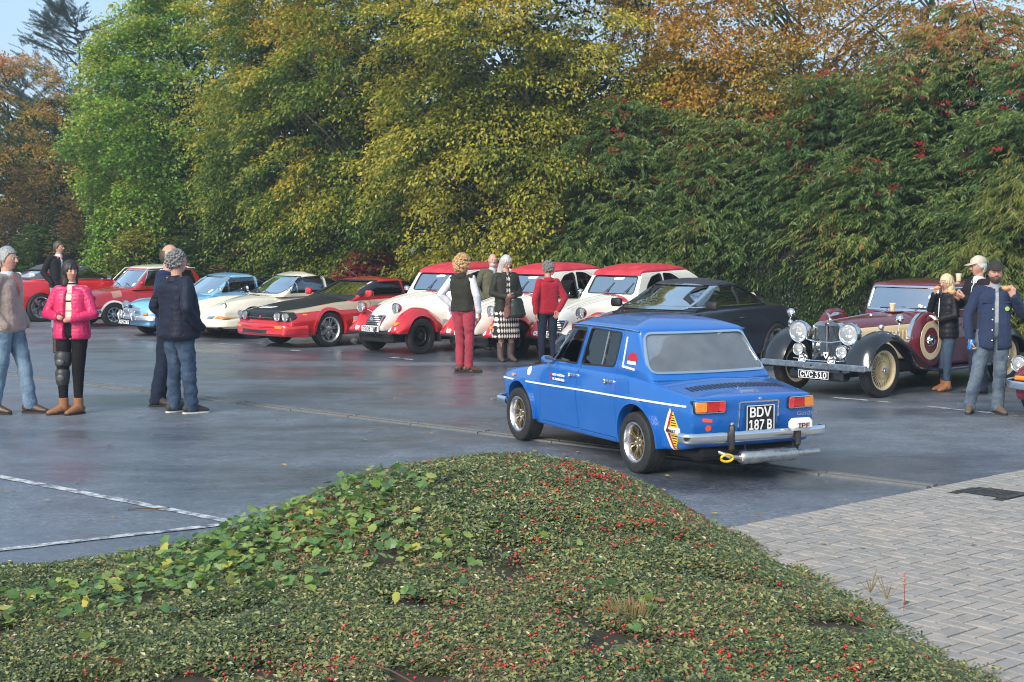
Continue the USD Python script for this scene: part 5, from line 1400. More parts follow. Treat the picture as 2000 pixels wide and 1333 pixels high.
 part(lc, 'lettering', placed(lettering('IPF', .036, .003, True, .115), (-.9865, -.362, .472), (0, -1, 0), (0, 0, 1)), plain('maroon_ink', (0.12, 0.012, 0.02), .5), False)
 steel = chrome('exhaust_steel', (0.60, 0.55, 0.50), .28)
 ex = part(P, 'exhaust', lathe([(0, -.30), (.035, -.30), (.058, -.275), (.060, .26), (.04, .285), (0, .285)], 26, 'y'), steel, 50)
 v = UsdGeom.Mesh(stage.GetPrimAtPath(ex)); UsdGeom.Xformable(v).AddTranslateOp().Set(Gf.Vec3d(-.84, -.10, .215))
 part(ex, 'inlet_pipe', pipe([(0, .28, 0), (0, .37, .01), (.1, .42, .04)], .022, 9), steel, 60)
 part(ex, 'tail_pipe', lathe([(.018, -.53), (.026, -.53), (.028, -.29), (.018, -.29)], 18, 'y'), steel, 60)
 part(ex, 'hanger', [pipe([(0, -.27, .05), (.02, -.255, .15)], .008, 6), pipe([(0, .22, .05), (.02, .23, .14)], .008, 6)], trim_black)
 a = np.linspace(0, 2 * np.pi, 25)
 part(P, 'tow_ring', pipe(np.c_[-.88 + 0 * a, .335 + .060 * np.cos(a), .225 + .028 * np.sin(a)], .011, 7), plain('tow_yellow', (0.80, 0.55, 0.02), .4), 60)
 # stickers: yellow and red diamond on the left flank, rally plates, roundel, names, red marks on the tail
 yel, rd_, whs = plain('sticker_yellow', (0.85, 0.55, 0.02), .4), plain('sticker_red', (0.45, 0.015, 0.03), .4), plain('sticker_white', (0.8, 0.8, 0.8), .4)
 cx, cz = -.545, .43
 def dia(w, h, dx=0):
  return cs([(cx + dx - w, cz), (cx + dx, cz - h), (cx + dx + w, cz), (cx + dx, cz + h)])
 st = part(P, 'diamond_sticker', car.shell(-.001, .0025, (0,)) ^ car.region(dia(.098, .185, .045), 'side', 1), whs)
 part(st, 'red_diamond', car.shell(-.001, .0035, (0,)) ^ car.region(dia(.088, .172, .020), 'side', 1), rd_)
 part(st, 'yellow_diamond', car.shell(-.001, .0045, (0,)) ^ car.region(dia(.072, .160), 'side', 1), yel)
 for k in range(5):
  for sg in (1, -1):
   zz = cz + sg * (.045 + k * .021); hw = .055 * (1 - (abs(zz - cz)) / .17)
   part(st, 'black_line', car.shell(-.001, .0055, (0,)) ^ car.region([(cx - hw, zz - .0045), (cx + hw, zz - .0045), (cx + hw, zz + .0045), (cx - hw, zz + .0045)], 'side', 1), trim_black, False)
 part(st, 'white_band', car.shell(-.001, .0055, (0,)) ^ car.region([(cx - .075, cz - .026), (cx + .075, cz - .026), (cx + .075, cz + .026), (cx - .075, cz + .026)], 'side', 1), whs)
 yy = .680
 part(st, 'lettering', placed(lettering('RENAULT', .026, .003, True, .125), (cx, yy - .008, cz), (-1, -.08, 0), (0, 0, 1)), trim_black, False)
 part(P, 'rally_sticker', car.shell(-.001, .003, (1,)) ^ car.region(rounded([(.275, .935), (.13, .935), (.115, .99), (.15, 1.02), (.20, 1.035), (.25, 1.02), (.285, .99)], .01), 'side', 1), rd_)
 part(P, 'rally_sticker', car.shell(-.001, .004, (1,)) ^ car.region([(.275, .925), (.13, .925), (.135, .955), (.27, .955)], 'side', 1), whs)
 part(P, 'door_roundel', car.shell(-.001, .003, (0,)) ^ car.region(circle((2.10, .715), .045), 'side', 1), whs)
 for k, tx in enumerate(('anto wickins', 'm. bunderdale')):
  part(P, 'door_lettering', placed(lettering(tx, .026, .002, True, .24), (1.40, .701, .735 - k * .042), (-1, 0, 0), (0, 0, 1)), whs, False)
  part(P, 'flag_sticker', placed(box(-.018, .018, -.011, .011, 0, .002), (1.555, .701, .735 - k * .042), (-1, 0, 0), (0, 0, 1)), rd_, False)
 scar = plain('sticker_orange', (0.85, 0.10, 0.04), .4)
 part(P, 'tail_sticker', car.shell(-.001, .003, (0,)) ^ car.region(rounded([(.43, .515), (.52, .525), (.52, .555), (.43, .545)], .01), 'front', -1, (-2, -.4)), scar)
 part(P, 'tail_sticker', car.shell(-.001, .003, (0,)) ^ car.region(rounded([(.43, .445), (.48, .440), (.485, .49), (.435, .495)], .02), 'front', -1, (-2, -.4)), scar)
 # inside: seats, wheel, roll bars
 for y in (.29, -.29):
  seat(P, .95, y, .28, seat_dark, .60)
 part(P, 'rear_bench', box(.10, .55, -.55, .55, .28, .50, .05) + box(.08, .22, -.55, .55, .40, .84, .04), seat_dark, 40)
 part(P, 'dashboard', box(1.50, 1.78, -.57, .57, .66, .85, .04), trim_black, 40)
 steering(P, 1.36, .29, .76)
 for s in (1, -1):
  part(P, 'roll_bar', ring_tube([(.85, s * .55, .3), (.80, s * .50, 1.13), (.78, 0, 1.20)], .019), blue, 60)
  part(P, 'roll_bar_stay', pipe([(.80, s * .44, 1.15), (.02, s * .20, .80)], .017, 8), blue, 60)
 part(P, 'harness_strap', pipe([(.82, .12, 1.05), (.80, .12, .75)], .016, 6), plain('harness_red', (0.5, 0.06, 0.05), .7), 60)
 hm = part(P, 'window_net_strap', box(.86, .90, .50, .53, .86, 1.16, .008), whs)
 for z in (.93, 1.08):
  part(hm, 'buckle', disc_at((.88, .535, z), (0, 1, 0), .022, .008), rd_)
 part(P, 'yellow_bag', box(1.58, 1.70, .38, .52, .84, .96, .03), yel, 40)
 mirror_pod(P, (1.62, .71, .87), blue, .05, .035, (1.60, .63, .86))
saloon()
# ---------------------------------------------------------------- maroon, cream and black vintage car (origin under the front axle)
maroon = paint('maroon', (0.115, 0.010, 0.018), 0.3); cream = paint('cream', (0.62, 0.50, 0.30), 0.35); black_p = paint('black_paint', (0.008, 0.009, 0.011), 0.25)
vin = put_car('vintage_car', 'grand maroon and cream vintage car with black wings and big chrome headlamps', (0, .73), (1725, 777), math.radians(222.5))
def wing_sweep(path, hw, drop, thick=.02, yc=0.0, m=13):
 """A mudguard: an arched section swept along a side path [(x, z, half width inner, half width outer, skirt inner, skirt outer)]."""
 P = np.array(path, float)
 s = np.r_[0, np.cumsum(np.linalg.norm(np.diff(P[:, :2], axis=0), axis=1))]
 t = np.linspace(0, s[-1], 40)
 Q = np.stack([PchipInterpolator(s, P[:, k])(t) for k in range(P.shape[1])], 1)
 T = np.gradient(Q[:, :2], axis=0); T /= np.linalg.norm(T, axis=1, keepdims=True)
 N = np.c_[T[:, 1], -T[:, 0]]                                # up side of the path when it runs backwards
 N *= np.where(N[:, 1:2].mean() < 0, -1, 1)
 rings = []
 for q, n in zip(Q, N):
  a = np.linspace(0, 1, m)
  yy = -q[2] + (q[2] + q[3]) * a
  u = (a - .5) * 2
  prof = -np.abs(u) ** 2.6 * np.where(u < 0, q[4], q[5])
  top = np.c_[q[0] + n[0] * prof, yc + yy, q[1] + n[1] * prof]
  bot = np.c_[q[0] + n[0] * (prof - thick), yc + np.clip(yy, -q[2] + thick * .6, q[3] - thick * .6), q[1] + n[1] * (prof - thick)]
  rings.append(np.vstack([top, bot[::-1]]))
 R = np.array(rings); nr, k = R.shape[:2]
 v = np.vstack([R.reshape(-1, 3)])
 i, j = np.meshgrid(np.arange(nr - 1), np.arange(k), indexing='ij')
 f4 = np.stack([i * k + j, i * k + (j + 1) % k, (i + 1) * k + (j + 1) % k, (i + 1) * k + j], -1).reshape(-1, 4)
 f = np.vstack([f4[:, [0, 1, 2]], f4[:, [0, 2, 3]]])
 caps = []
 for b, o in ((0, 1), ((nr - 1) * k, -1)):
  for c in range(m - 1):
   a0, a1, b0, b1 = b + c, b + c + 1, b + k - 1 - c, b + k - 2 - c
   caps += [[a0, b0, a1][::o], [a1, b0, b1][::o]]
 f = np.vstack([f, caps])
 if trimesh.Trimesh(v, f, process=False).volume < 0:
  f = f[:, ::-1]
 return v, f
def vintage():
 P = vin
 R, rim = .345, .245
 for x, s in ((0, 1), (0, -1), (-3.05, 1), (-3.05, -1)):
  wheel(P, x, s * .665, R, R, .15, rim, 'wire', plain('cream_wheel', (0.62, 0.50, 0.30), .4), chrome_m, dish=.005, steer=-.05 if x == 0 else 0)
 # front wings flow down into the running boards
 for s in (1, -1):
  w = wing_sweep([(.50, .42, .20, .15, .02, .05), (.455, .56, .22, .15, .03, .07), (.36, .70, .22, .15, .05, .08), (.20, .80, .20, .15, .07, .10), (.02, .845, .17, .15, .07, .11), (-.20, .82, .16, .15, .06, .11), (-.45, .70, .15, .15, .04, .10), (-.72, .50, .14, .15, .03, .07), (-.95, .35, .14, .15, .02, .04), (-1.15, .30, .14, .15, .015, .02)], .2, .1, .018)
  m = moved(w, (0, .69, 0))
  fw = part(P, 'front_wing', m if s > 0 else mirrored(m), black_p, 60)
  e = np.array([(.50, .835, .375), (.455, .845, .505), (.36, .845, .635), (.20, .845, .70), (.02, .845, .735), (-.20, .845, .71), (-.45, .845, .60), (-.72, .845, .43), (-.95, .845, .31), (-1.15, .845, .28)])
  part(fw, 'wing_bead', pipe(e * [1, s, 1], .008, 6), black_p, 60)
  part(P, 'running_board', box(-2.45, -1.10, min(s * .52, s * .84), max(s * .52, s * .84), .265, .30, .012), black_p, 30)
  rw = wing_sweep([(-2.35, .29, .14, .15, .015, .03), (-2.55, .46, .15, .15, .03, .07), (-2.75, .67, .16, .15, .05, .10), (-3.0, .78, .18, .15, .06, .11), (-3.25, .74, .18, .15, .06, .11), (-3.48, .58, .18, .15, .05, .10), (-3.62, .38, .16, .14, .03, .06)], .2, .1, .018)
  m = moved(rw, (0, .68, 0))
  part(P, 'rear_wing', m if s > 0 else mirrored(m), black_p, 60)
  part(P, 'wing_lamp', [lathe([(0, -.05), (.018, -.04), (.034, 0), (.034, .02), (.026, .035), (0, .04)], 20, 'x')and facing(lathe([(0, -.05), (.018, -.04), (.034, 0), (.034, .02), (.026, .035), (0, .04)], 20, 'z'), (.02, s * .70, .895), (1, 0, 0)), box(-.01, .03, s * .70 - .01, s * .70 + .01, .84, .88)], chrome_m, 60)
 # bonnet, scuttle, body and cabin
 bon = loft_x(-1.36, .10, [(-1.36, 1.025), (-.6, .995), (.10, .945)], [(-1.36, .40), (.10, .17)], [(-1.36, .945), (-.6, .92), (.10, .875)], [(-1.36, .50), (-.6, .36), (.10, .235)], [(-1.36, .86), (.10, .80)], [(-1.36, .52), (.10, .235)], .42, r=(.07, .06, .03), ends=(.01, .01), nx=20)
 low = loft_x(-3.75, -1.30, [(-3.75, .62), (-3.4, .90), (-2.9, 1.02), (-1.30, 1.03)], [(-3.75, .40), (-3.2, .58), (-1.30, .50)], [(-3.75, .57), (-3.4, .85), (-2.9, .985), (-1.30, .96)], [(-3.75, .48), (-3.2, .64), (-2, .66), (-1.30, .55)], .68, [(-3.75, .45), (-2, .60), (-1.3, .54)], .30, r=(.06, .1, .05), ends=(.04, .01), nx=34)
 cab = loft_z([(.95, -1.38, -3.32, .585, .60, .07, .10), (1.03, -1.42, -3.25, .585, .60, .07, .10), (1.20, -1.49, -3.12, .575, .585, .06, .10), (1.35, -1.545, -2.95, .555, .565, .06, .12), (1.385, -1.57, -2.88, .54, .55, .06, .12)], .065, rc=(.08, .12))
 car = Car(P, low, cab)
 car.hollow(.03, [box(-3.0, -1.45, -.52, .52, .36, 1.0, .04)])
 scr = rounded([(-.515, 1.045), (.515, 1.045), (.485, 1.340), (-.485, 1.340)], .05)
 wsc = car.window(scr, 'front', 0, glass_sky, 'windscreen', chrome_m, .022, span=(-1.9, -1.2), which=(1,), proud=.012, trim_name='frame')
 sidew = [rounded([(-1.66, 1.04), (-1.70, 1.33), (-2.30, 1.335), (-2.32, 1.04)], .03), rounded([(-2.38, 1.04), (-2.37, 1.335), (-2.78, 1.31), (-2.98, 1.05)], .05)]
 for k, sw in enumerate(sidew):
  car.window(sw, 'side', 0, glass_car, 'side_window', chrome_m, .008, which=(1,))
 dr = rounded([(-1.58, .34), (-1.58, 1.02), (-1.64, 1.36), (-2.345, 1.365), (-2.35, .34)], .05)
 for s in (1, -1):
  d = car.panel('door', dr, 'side', s, maroon, span=(.3, 1) if s > 0 else (-1, -.3))
  part(d, 'handle', pipe([(-2.25, s * .665, .88), (-2.25, s * .69, .88), (-2.12, s * .69, .88)], .012, 7), chrome_m, 60)
 car.finish('body', maroon)
 part(P, 'chassis', box(-3.5, .35, -.40, .40, .24, .42, .03), under_m)
 part(P, 'bonnet', bon ^ prism([(-1.4, .89), (.2, .842), (.2, 1.2), (-1.4, 1.2)], 'side', -1, 1), maroon, 50)
 for s in (1, -1):
  sd = part(P, 'bonnet_side', bon ^ prism([(-1.4, .3), (.2, .3), (.2, .838), (-1.4, .886)], 'side', 0.0 if s > 0 else -1, 1 if s > 0 else 0.0), cream, 50)
  for k in range(12):
   x = -1.22 + k * .062
   yb = float(PchipInterpolator([-1.36, -.6, .10], [.50, .36, .235])(x))
   part(sd, 'louvre', box(x - .008, x + .012, s * yb - .012, s * yb + .012, .62, .80, .006), cream, 40)
 part(P, 'bonnet_hinge', pipe([(.09, 0, .951), (-.6, 0, .999), (-1.34, 0, 1.03)], .006, 6), chrome_m, 60)
 part(P, 'scuttle_vent', box(-1.33, -1.08, -.16, .16, 1.012, 1.030, .008), maroon, 30)
 # radiator
 rsec = fillet([(-.225, .37), (-.225, .87), (-.15, .935), (0, .952), (.15, .935), (.225, .87), (.225, .37)], .05, 4)
 rad_o = prism(rsec, 'front', .085, .20)
 rin = cs(rsec).offset(-.026, manifold3d.JoinType.Round, 2., 12) ^ cs([(-1, .2), (1, .2), (1, .885), (-1, .885)])
 rs = part(P, 'radiator_shell', rad_o - prism(rin, 'front', .06, .3), chrome_m, 40)
 part(P, 'radiator_core', prism(rin, 'front', .10, .14), under_m, False)
 for k in range(23):
  y = -.187 + k * .017
  part(rs, 'grille_slat', box(.15, .172, y - .003, y + .003, .375, .885), chrome_m, False)
 part(rs, 'centre_rib', box(.165, .205, -.006, .006, .37, .95, .003), chrome_m)
 part(rs, 'badge', disc_at((.206, 0, .905), (1, 0, 0), .022, .008), maroon)
 sh = [(-.036, .545), (.036, .545), (.033, .50), (.0, .455), (-.033, .50)]
 bd = part(P, 'shield_badge', prism(fillet(sh, .01), 'front', .205, .216).translate([0, .0, 0]), white_m)
 part(bd, 'shield_emblem', prism(fillet([(-.018, .528), (0, .520), (.018, .528), (.010, .50), (0, .488), (-.010, .50)], .004), 'front', .216, .220), trim_black)
 # eagle mascot with raised wings
 ms = part(P, 'mascot', [lathe([(0, 0), (.022, 0), (.020, .012), (.010, .03), (0, .032)], 16, 'z').translate([.13, 0, .955]), ball((.135, 0, .998), (.034, .012, .014), 10), ball((.172, 0, 1.012), (.013, .008, .009), 8)], chrome_m, 60)
 for s in (1, -1):
  wv = np.array([(.155, 0, 1.0), (.11, 0, 1.0), (.12, .035 * s, 1.035), (.10, .085 * s, 1.045), (.06, .135 * s, 1.040), (.105, .11 * s, 1.055), (.145, .06 * s, 1.05)])
  part(ms, 'mascot_wing', Manifold.hull_points(np.vstack([wv, wv + [0, 0, .006]])), chrome_m, 20)
 # lamps
 for s in (1, -1):
  headlamp(P, (.27, s * .385, .80), (1, 0, 0), .137, chrome_m, .9, 'headlight', chrome_m, .22)
  headlamp(P, (.34, s * .335, .575), (1, 0, 0), .080, chrome_m, .9, 'fog_lamp', chrome_m, .22)
  headlamp(P, (.40, s * .225, .465), (1, 0, 0), .056, chrome_m, .9, 'horn', chrome_m, -.4, reflector)
  part(P, 'lamp_bracket', cat([pipe([(.23, s * .385, .67), (.23, s * .385, .42), (.15, s * .30, .38)], .013, 7), pipe([(.33, s * .335, .50), (.30, s * .335, .42)], .010, 6)]), dark_chrome, 60)
 bb = part(P, 'badge_bar', pipe([(.24, .40, .72), (.25, .28, .705), (.26, .13, .675), (.26, -.13, .675), (.25, -.28, .705), (.24, -.40, .72)], .012, 8), chrome_m, 60)
 part(P, 'lower_bar', pipe([(.36, .40, .46), (.37, .2, .44), (.37, -.2, .44), (.36, -.40, .46)], .011, 8), chrome_m, 60)
 # bumper, plate
 bar = box(.50, .53, -.80, .80, .355, .435, .010)
 bp = part(P, 'front_bumper', bar, dark_chrome, 40)
 for s in (1, -1):
  part(bp, 'bumper_end', box(.36, .53, s * .79 - .014, s * .79 + .014, .36, .43, .010), chrome_m, 30)
  part(bp, 'bumper_iron', pipe([(.50, s * .35, .39), (.2, s * .35, .36)], .02, 6), under_m, 60)
 part(bp, 'centre_bolt', disc_at((.532, 0, .395), (1, 0, 0), .010, .006), trim_black)
 plate(P, (.50, .02, .275), (1, 0, 0), .47, .105, ['CVC 310'], plate_black, white_m, letter=.070, border=white_m)
 part(P, 'front_apron', box(.25, .45, -.42, .42, .20, .34, .03), black_p, 30)
 # spare wheel under a two tone cover in the left wing
 sp = part(P, 'spare_wheel_cover', lathe([(0, -.09), (.33, -.09), (.365, -.06), (.368, .02), (.345, .045), (.25, .058), (.20, .060), (0, .055)], 56).translate([-.98, .735, .68]), maroon, 40)
 part(sp, 'cream_ring', lathe([(.165, .050), (.255, .050), (.250, .0615), (.170, .0635)], 56).translate([-.98, .735, .68]), cream, 30)
 part(sp, 'hub', [lathe([(0, .05), (.085, .05), (.075, .072), (.045, .085), (.04, .105), (0, .11)], 30).translate([-.98, .735, .68]), box(-1.04, -.92, .82, .84, .668, .692, .005)], chrome_m, 40)
 part(sp, 'chrome_band', lathe([(.355, -.075), (.376, -.072), (.378, -.02), (.366, -.015)], 56).translate([-.98, .735, .68]), chrome_m, 40)
 m2 = lathe([(0, -.09), (.33, -.09), (.365, -.06), (.368, .02), (.345, .045), (0, .055)], 48)
 part(P, 'spare_wheel_cover', to_vf(m2.rotate([0, 0, 180]).translate([-.98, -.735, .68])), maroon, 40)
 # mirrors on the wings
 for s, x in ((1, -.35), (-1, .0)):
  part(P, 'wing_mirror', [ball((x, s * .72, .985 if s > 0 else 1.02), (.045, .062, .062), 16), pipe([(x, s * .72, .96), (x + .02, s * .73, .90), (x + .02, s * .73, .80)], .009, 6)], chrome_m, 60)
 for y in (.25, -.2):
  wiper(P, (-1.40, y, 1.055), (-1.455, y + .10, 1.065), (-1.455, y + .30, 1.075))
 sti = plain('screen_sticker', (0.70, 0.72, 0.74), .5); blu = plain('blue_sticker', (0.10, 0.12, 0.40), .5)
 for y, z, r, mt_ in ((.43, 1.22, .032, sti), (.33, 1.09, .018, sti), (.385, 1.075, .016, sti), (.425, 1.085, .030, blu), (.30, 1.10, .020, sti)):
  part(wsc, 'screen_sticker', (car.shell(-.008, -.006, (1,)) ^ prism(circle((y, z), r), 'front', -1.9, -1.2)), mt_)
 for y in (.28, -.28):
  seat(P, -2.1, y, .48, seat_tan, .52, head=False)
 part(P, 'dashboard', box(-1.62, -1.50, -.5, .5, .84, 1.0, .03), seat_tan, 30)
 steering(P, -1.75, -.28, .98, .20, 20)
vintage()
cupm = plain('paper_cup', (0.62, 0.50, 0.32), .6)
def cup(label, local, z):
 c, s = math.cos(math.radians(222.5)), math.sin(math.radians(222.5))
 o = np.array(stage.GetPrimAtPath(vin).GetAttribute('xformOp:translate').Get())
 w = o[:2] + np.array([c * local[0] - s * local[1], s * local[0] + c * local[1]])
 p = thing('paper_cup', label, 'cup', (w[0], w[1], z), group=None)
 part(p, 'cup', lathe([(0, .002), (.030, 0), (.040, .098), (.036, .098), (.028, .006), (0, .006)], 26, 'z'), cupm, 40)
 part(p, 'rim', lathe([(.038, .094), (.043, .097), (.041, .103), (.036, .101)], 26, 'z'), white_m, 60)
cup('paper coffee cup standing on the bonnet of the maroon vintage car', (-1.20, .06, 0), 1.032)
cup('paper coffee cup standing on the roof of the maroon vintage car', (-2.25, .42, 0), 1.415)
# ---------------------------------------------------------------- three cream and red round bonneted cars (origin under the front axle)
ivory = paint('ivory', (0.79, 0.76, 0.66), 0.4, .8); deep_red = paint('wing_red', (0.52, 0.018, 0.028), 0.35, .9)
cloth_red = M('roof_cloth', {'g': ('geometry', {}), 'n': ('noise_texture', {'scale': 6.0, 'detail': 5.0}), 'w': ('noise_texture', {'scale': 300.0}), 'r': ('rgb_ramp', {'ramp': [(0.3, (0.42, 0.020, 0.035)), (0.7, (0.58, 0.045, 0.065))]}),
 'bp': ('bump', {'strength': 0.25, 'distance': 0.02}), 'p': ('principled_bsdf', {'roughness': 0.55})}, [('g.position', 'n.vector'), ('g.position', 'w.vector'), ('n.fac', 'r.fac'), ('r.color', 'p.base_color'), ('n.fac', 'bp.height'), ('bp.normal', 'p.normal')])
YAW_F = math.radians(226)
fr = put_car('small_car', 'cream small car with red wings and red cloth roof, nearest the red and black coupe', (0, .66), (825, 692), YAW_F, 'cream cars with red wings and cloth roofs')
def french(P):
 side = fillet([(-.76, .62), (-.78, .92), (-.83, 1.04), (-1.03, 1.375), (-1.10, 1.43), (-1.45, 1.525), (-1.85, 1.545), (-2.2, 1.485), (-2.55, 1.32), (-2.85, 1.06), (-3.05, .80), (-3.10, .62)], .16, 5)
 fh = [(.655, .60), (.645, .92), (.60, 1.08), (.545, 1.34), (.50, 1.44), (.36, 1.52), (0, 1.565)]
 front = fillet(fh + [(-y, z) for y, z in fh[-2::-1]], .12, 4)
 cab = (prism(side, 'side', -1, 1) ^ prism(front, 'front', -4, 0)).refine_to_length(.10)
 low = loft_x(-3.12, -.70, [(-3.12, .70), (-2.6, .90), (-.70, .93)], .5, [(-3.12, .66), (-2.6, .85), (-.70, .88)], [(-3.12, .45), (-2.7, .60), (-2, .66), (-1.0, .66), (-.70, .62)], .62, [(-3.12, .45), (-2, .64), (-.7, .60)], .30, r=(.05, .1, .04), ends=(.06, .02), nx=30)
 bon = loft_x(-.86, .56, [(-.86, 1.055), (-.6, 1.03), (-.2, .975), (.15, .90), (.38, .82), (.50, .74), (.56, .66)], [(-.86, .42), (-.3, .30), (.2, .19), (.56, .10)], [(-.86, .99), (-.3, .91), (.2, .80), (.45, .68), (.56, .58)],
     [(-.86, .62), (-.5, .46), (0, .30), (.4, .235), (.56, .19)], [(-.86, .80), (0, .62), (.56, .50)], [(-.86, .60), (0, .30), (.56, .19)], [(-.86, .42), (.56, .39)], r=(.10, .10, .03), ends=(.01, .07), nx=34)
 car = Car(P, low, cab)
 car.hollow(.03, [box(-2.7, -.9, -.58, .58, .36, 1.0, .04)])
 for x in (-2.40,):
  car.cut(arch_cut(x, .30, .34, .42))
 ws = car.window(rounded([(-.50, 1.065), (.50, 1.065), (.465, 1.350), (-.465, 1.350)], .05), 'front', 0, glass_sky, 'windscreen', trim_black, .012, span=(-1.25, -.7), which=(1,))
 part(ws, 'screen_emblem', car.shell(-.008, -.006, (1,)) ^ prism(rounded([(-.02, 1.285), (.16, 1.295), (.19, 1.33), (.05, 1.335), (-.05, 1.315)], .012), 'front', -1.25, -.7), plain('white_film', (.75, .78, .82), .5))
 fw = rounded([(-1.00, .97), (-1.13, 1.20), (-1.27, 1.34), (-1.53, 1.40), (-1.545, .96)], .05)
 rw = rounded([(-1.60, .96), (-1.60, 1.40), (-1.82, 1.385), (-2.05, 1.27), (-2.20, 1.10), (-2.25, .965)], .05)
 qw = rounded([(-2.36, 1.02), (-2.34, 1.23), (-2.42, 1.24), (-2.56, 1.13), (-2.66, 1.00)], .05)
 for w_ in (fw, rw, qw):
  car.window(w_, 'side', 0, glass_car, 'side_window', trim_black, .010, which=(1,))
 for s in (1, -1):
  sp = (.3, 1) if s > 0 else (-1, -.3)
  part(P, 'window_bar', car.shell(-.012, .0, (1,)) ^ car.region(stroke([(-1.86, .965), (-1.86, 1.37)], .012), 'side', s), trim_black)
  d1 = car.panel('front_door', rounded([(-.93, .34), (-.90, .93), (-1.10, 1.24), (-1.25, 1.385), (-1.565, 1.435), (-1.575, .34)], .06), 'side', s, ivory, span=sp)
  d2 = car.panel('rear_door', rounded([(-1.58, .34), (-1.57, 1.435), (-1.86, 1.425), (-2.10, 1.30), (-2.27, 1.10), (-2.30, .80), (-2.08, .60), (-2.02, .34)], .06), 'side', s, ivory, span=sp)
  for d, x in ((d1, -1.50), (d2, -1.66)):
   part(d, 'handle', [box(x - .02, x + .02, s * .655 - .02, s * .655 + .02, .82, .86, .008), pipe([(x, s * .675, .84), (x, s * .685, .79)], .008, 6)], chrome_m, 40)
  part(P, 'rear_wing', loft_x(-2.98, -1.98, [(-2.98, .52), (-2.7, .74), (-2.4, .82), (-2.15, .76), (-1.98, .55)], .09, [(-2.98, .45), (-2.4, .74), (-1.98, .48)], [(-2.98, .10), (-2.4, .135), (-1.98, .09)], .56, .13, .34, r=(.05, .06, .02), ends=(.03, .03), nx=24).translate([0, s * .60, 0]) - arch_cut(-2.40, .30, .31, .3), deep_red, 50)
 car.finish('body', ivory)
 roof = (car.shell(-.004, .020, (1,)) ^ prism([(-.98, -.515), (-.98, .515), (-2.95, .47), (-2.95, -.47)], 'plan', 1.365, 2)) + (car.shell(-.004, .020, (1,)) ^ prism([(-2.1, -.44), (-2.1, .44), (-2.95, .40), (-2.95, -.40)], 'plan', 1.0, 2))
 part(P, 'cloth_roof', roof, cloth_red, 50)
 # bonnet with its pressed ribs, nose, grille
 bm = part(P, 'bonnet', bon, ivory, 50)
 for k in range(5):
  y = (-.2 + .1 * k)
  xs = np.linspace(-.70, .30, 8)
  zt = PchipInterpolator([-.86, -.6, -.2, .15, .38, .50], [1.055, 1.03, .975, .90, .82, .74])(xs)
  ysc = PchipInterpolator([-.86, -.3, .2, .56], [1.5, 1.1, .72, .45])(xs)
  drop = (np.abs(y) * 2.0) ** 2 * .05
  part(bm, 'bonnet_rib', pipe(np.c_[xs, y * ysc, zt - drop - .004], .007, 6), ivory, 60)
 bs = Car(P, bon)
 gsec = rounded([(-.175, .50), (-.165, .66), (.165, .66), (.175, .50), (.14, .455), (-.14, .455)], .03)
 g = bs.add('grille', gsec, 'front', 1, trim_black, -.02, .012, span=(.2, 2))
 bs.add('grille_surround', ring(gsec, .014), 'front', 1, dark_chrome, -.02, .020, span=(.2, 2), parent=g)
 for k in range(5):
  z = .485 + k * .037
  bs.add('grille_bar', [(-.16, z - .005), (.16, z - .005), (.16, z + .005), (-.16, z + .005)], 'front', 1, dark_chrome, -.01, .018, span=(.2, 2), parent=g, smooth=False)
 for q in (.0, .035):
  bs.add('chevron', stroke([(-.045, .555 + q), (0, .60 + q), (.045, .555 + q)], .016), 'front', 1, chrome_m, -.01, .026, span=(.2, 2), parent=g)
 bs.add('scuttle_band', [(-.84, -.45), (-.84, .45), (-.70, .42), (-.70, -.42)], 'plan', 0, deep_red, -.003, .004, span=(.9, 2))
 lt = lettering('DOLLY', .032, .003, True, .17)
 part(P, 'lettering', placed(lt, (-.755, -.24, 1.047), (0, 1, 0), (-.98, 0, .17)), white_m, False)
 # wings round the front wheels
 for s in (1, -1):
  w = loft_x(-.62, .56, [(-.62, .50), (-.42, .66), (-.15, .785), (.08, .80), (.30, .725), (.47, .58), (.56, .46)], [(-.62, .07), (0, .115), (.56, .07)], [(-.62, .43), (-.15, .70), (.08, .715), (.35, .60), (.56, .40)],
       [(-.62, .13), (0, .195), (.40, .19), (.56, .14)], [(-.62, .40), (0, .56), (.56, .40)], [(-.62, .12), (0, .18), (.56, .14)], [(-.62, .36), (.3, .36), (.56, .36)], r=(.06, .08, .02), ends=(.03, .05), nx=40).translate([0, s * .51, 0])
  w = w - arch_cut(0, .30, .355, .40)
  wg = part(P, 'front_wing', w, deep_red, 50)
  wl = Car(P, w)
  wl.add('indicator', circle((s * .555, .535), .030), 'front', 1, amber, -.01, .022, span=(.2, 2), parent=wg)
  wl.add('roundel', circle((s * .43, .435), .036), 'front', 1, white_m, -.01, .004, span=(.40, 2), parent=wg)
  wl.add('roundel_dot', circle((s * .43, .435), .013), 'front', 1, plain('blue_dot', (.1, .2, .5), .5), -.01, .006, span=(.40, 2), parent=wg)
  headlamp(P, (.43, s * .455, .795), (1, 0, -.02), .085, chrome_m, .8, 'headlight', deep_red, .30)
  part(P, 'headlight_bracket', pipe([(.36, s * .44, .77), (.30, s * .28, .70)], .016, 7), deep_red, 60)
  wheel(P, 0, s * .60, .305, .305, .135, .205, 'steel', plain('black_rim', (.012, .012, .013), .3), trim_black, n=3, dish=.035, steer=.0)
  wheel(P, -2.40, s * .60, .305, .305, .135, .205, 'steel', plain('black_rim', (.012, .012, .013), .3), trim_black, n=3, dish=.035)
  part(P, 'front_mudflap', box(-.40, -.38, s * .62 - .10, s * .62 + .10, .20, .42, .004), trim_black)
  mirror_pod(P, (-.92, s * .74, 1.07), chrome_m, .055, .05, (-.93, s * .62, 1.02))
 part(P, 'front_bumper', box(.575, .61, -.56, .56, .345, .385, .012), trim_black, 40)
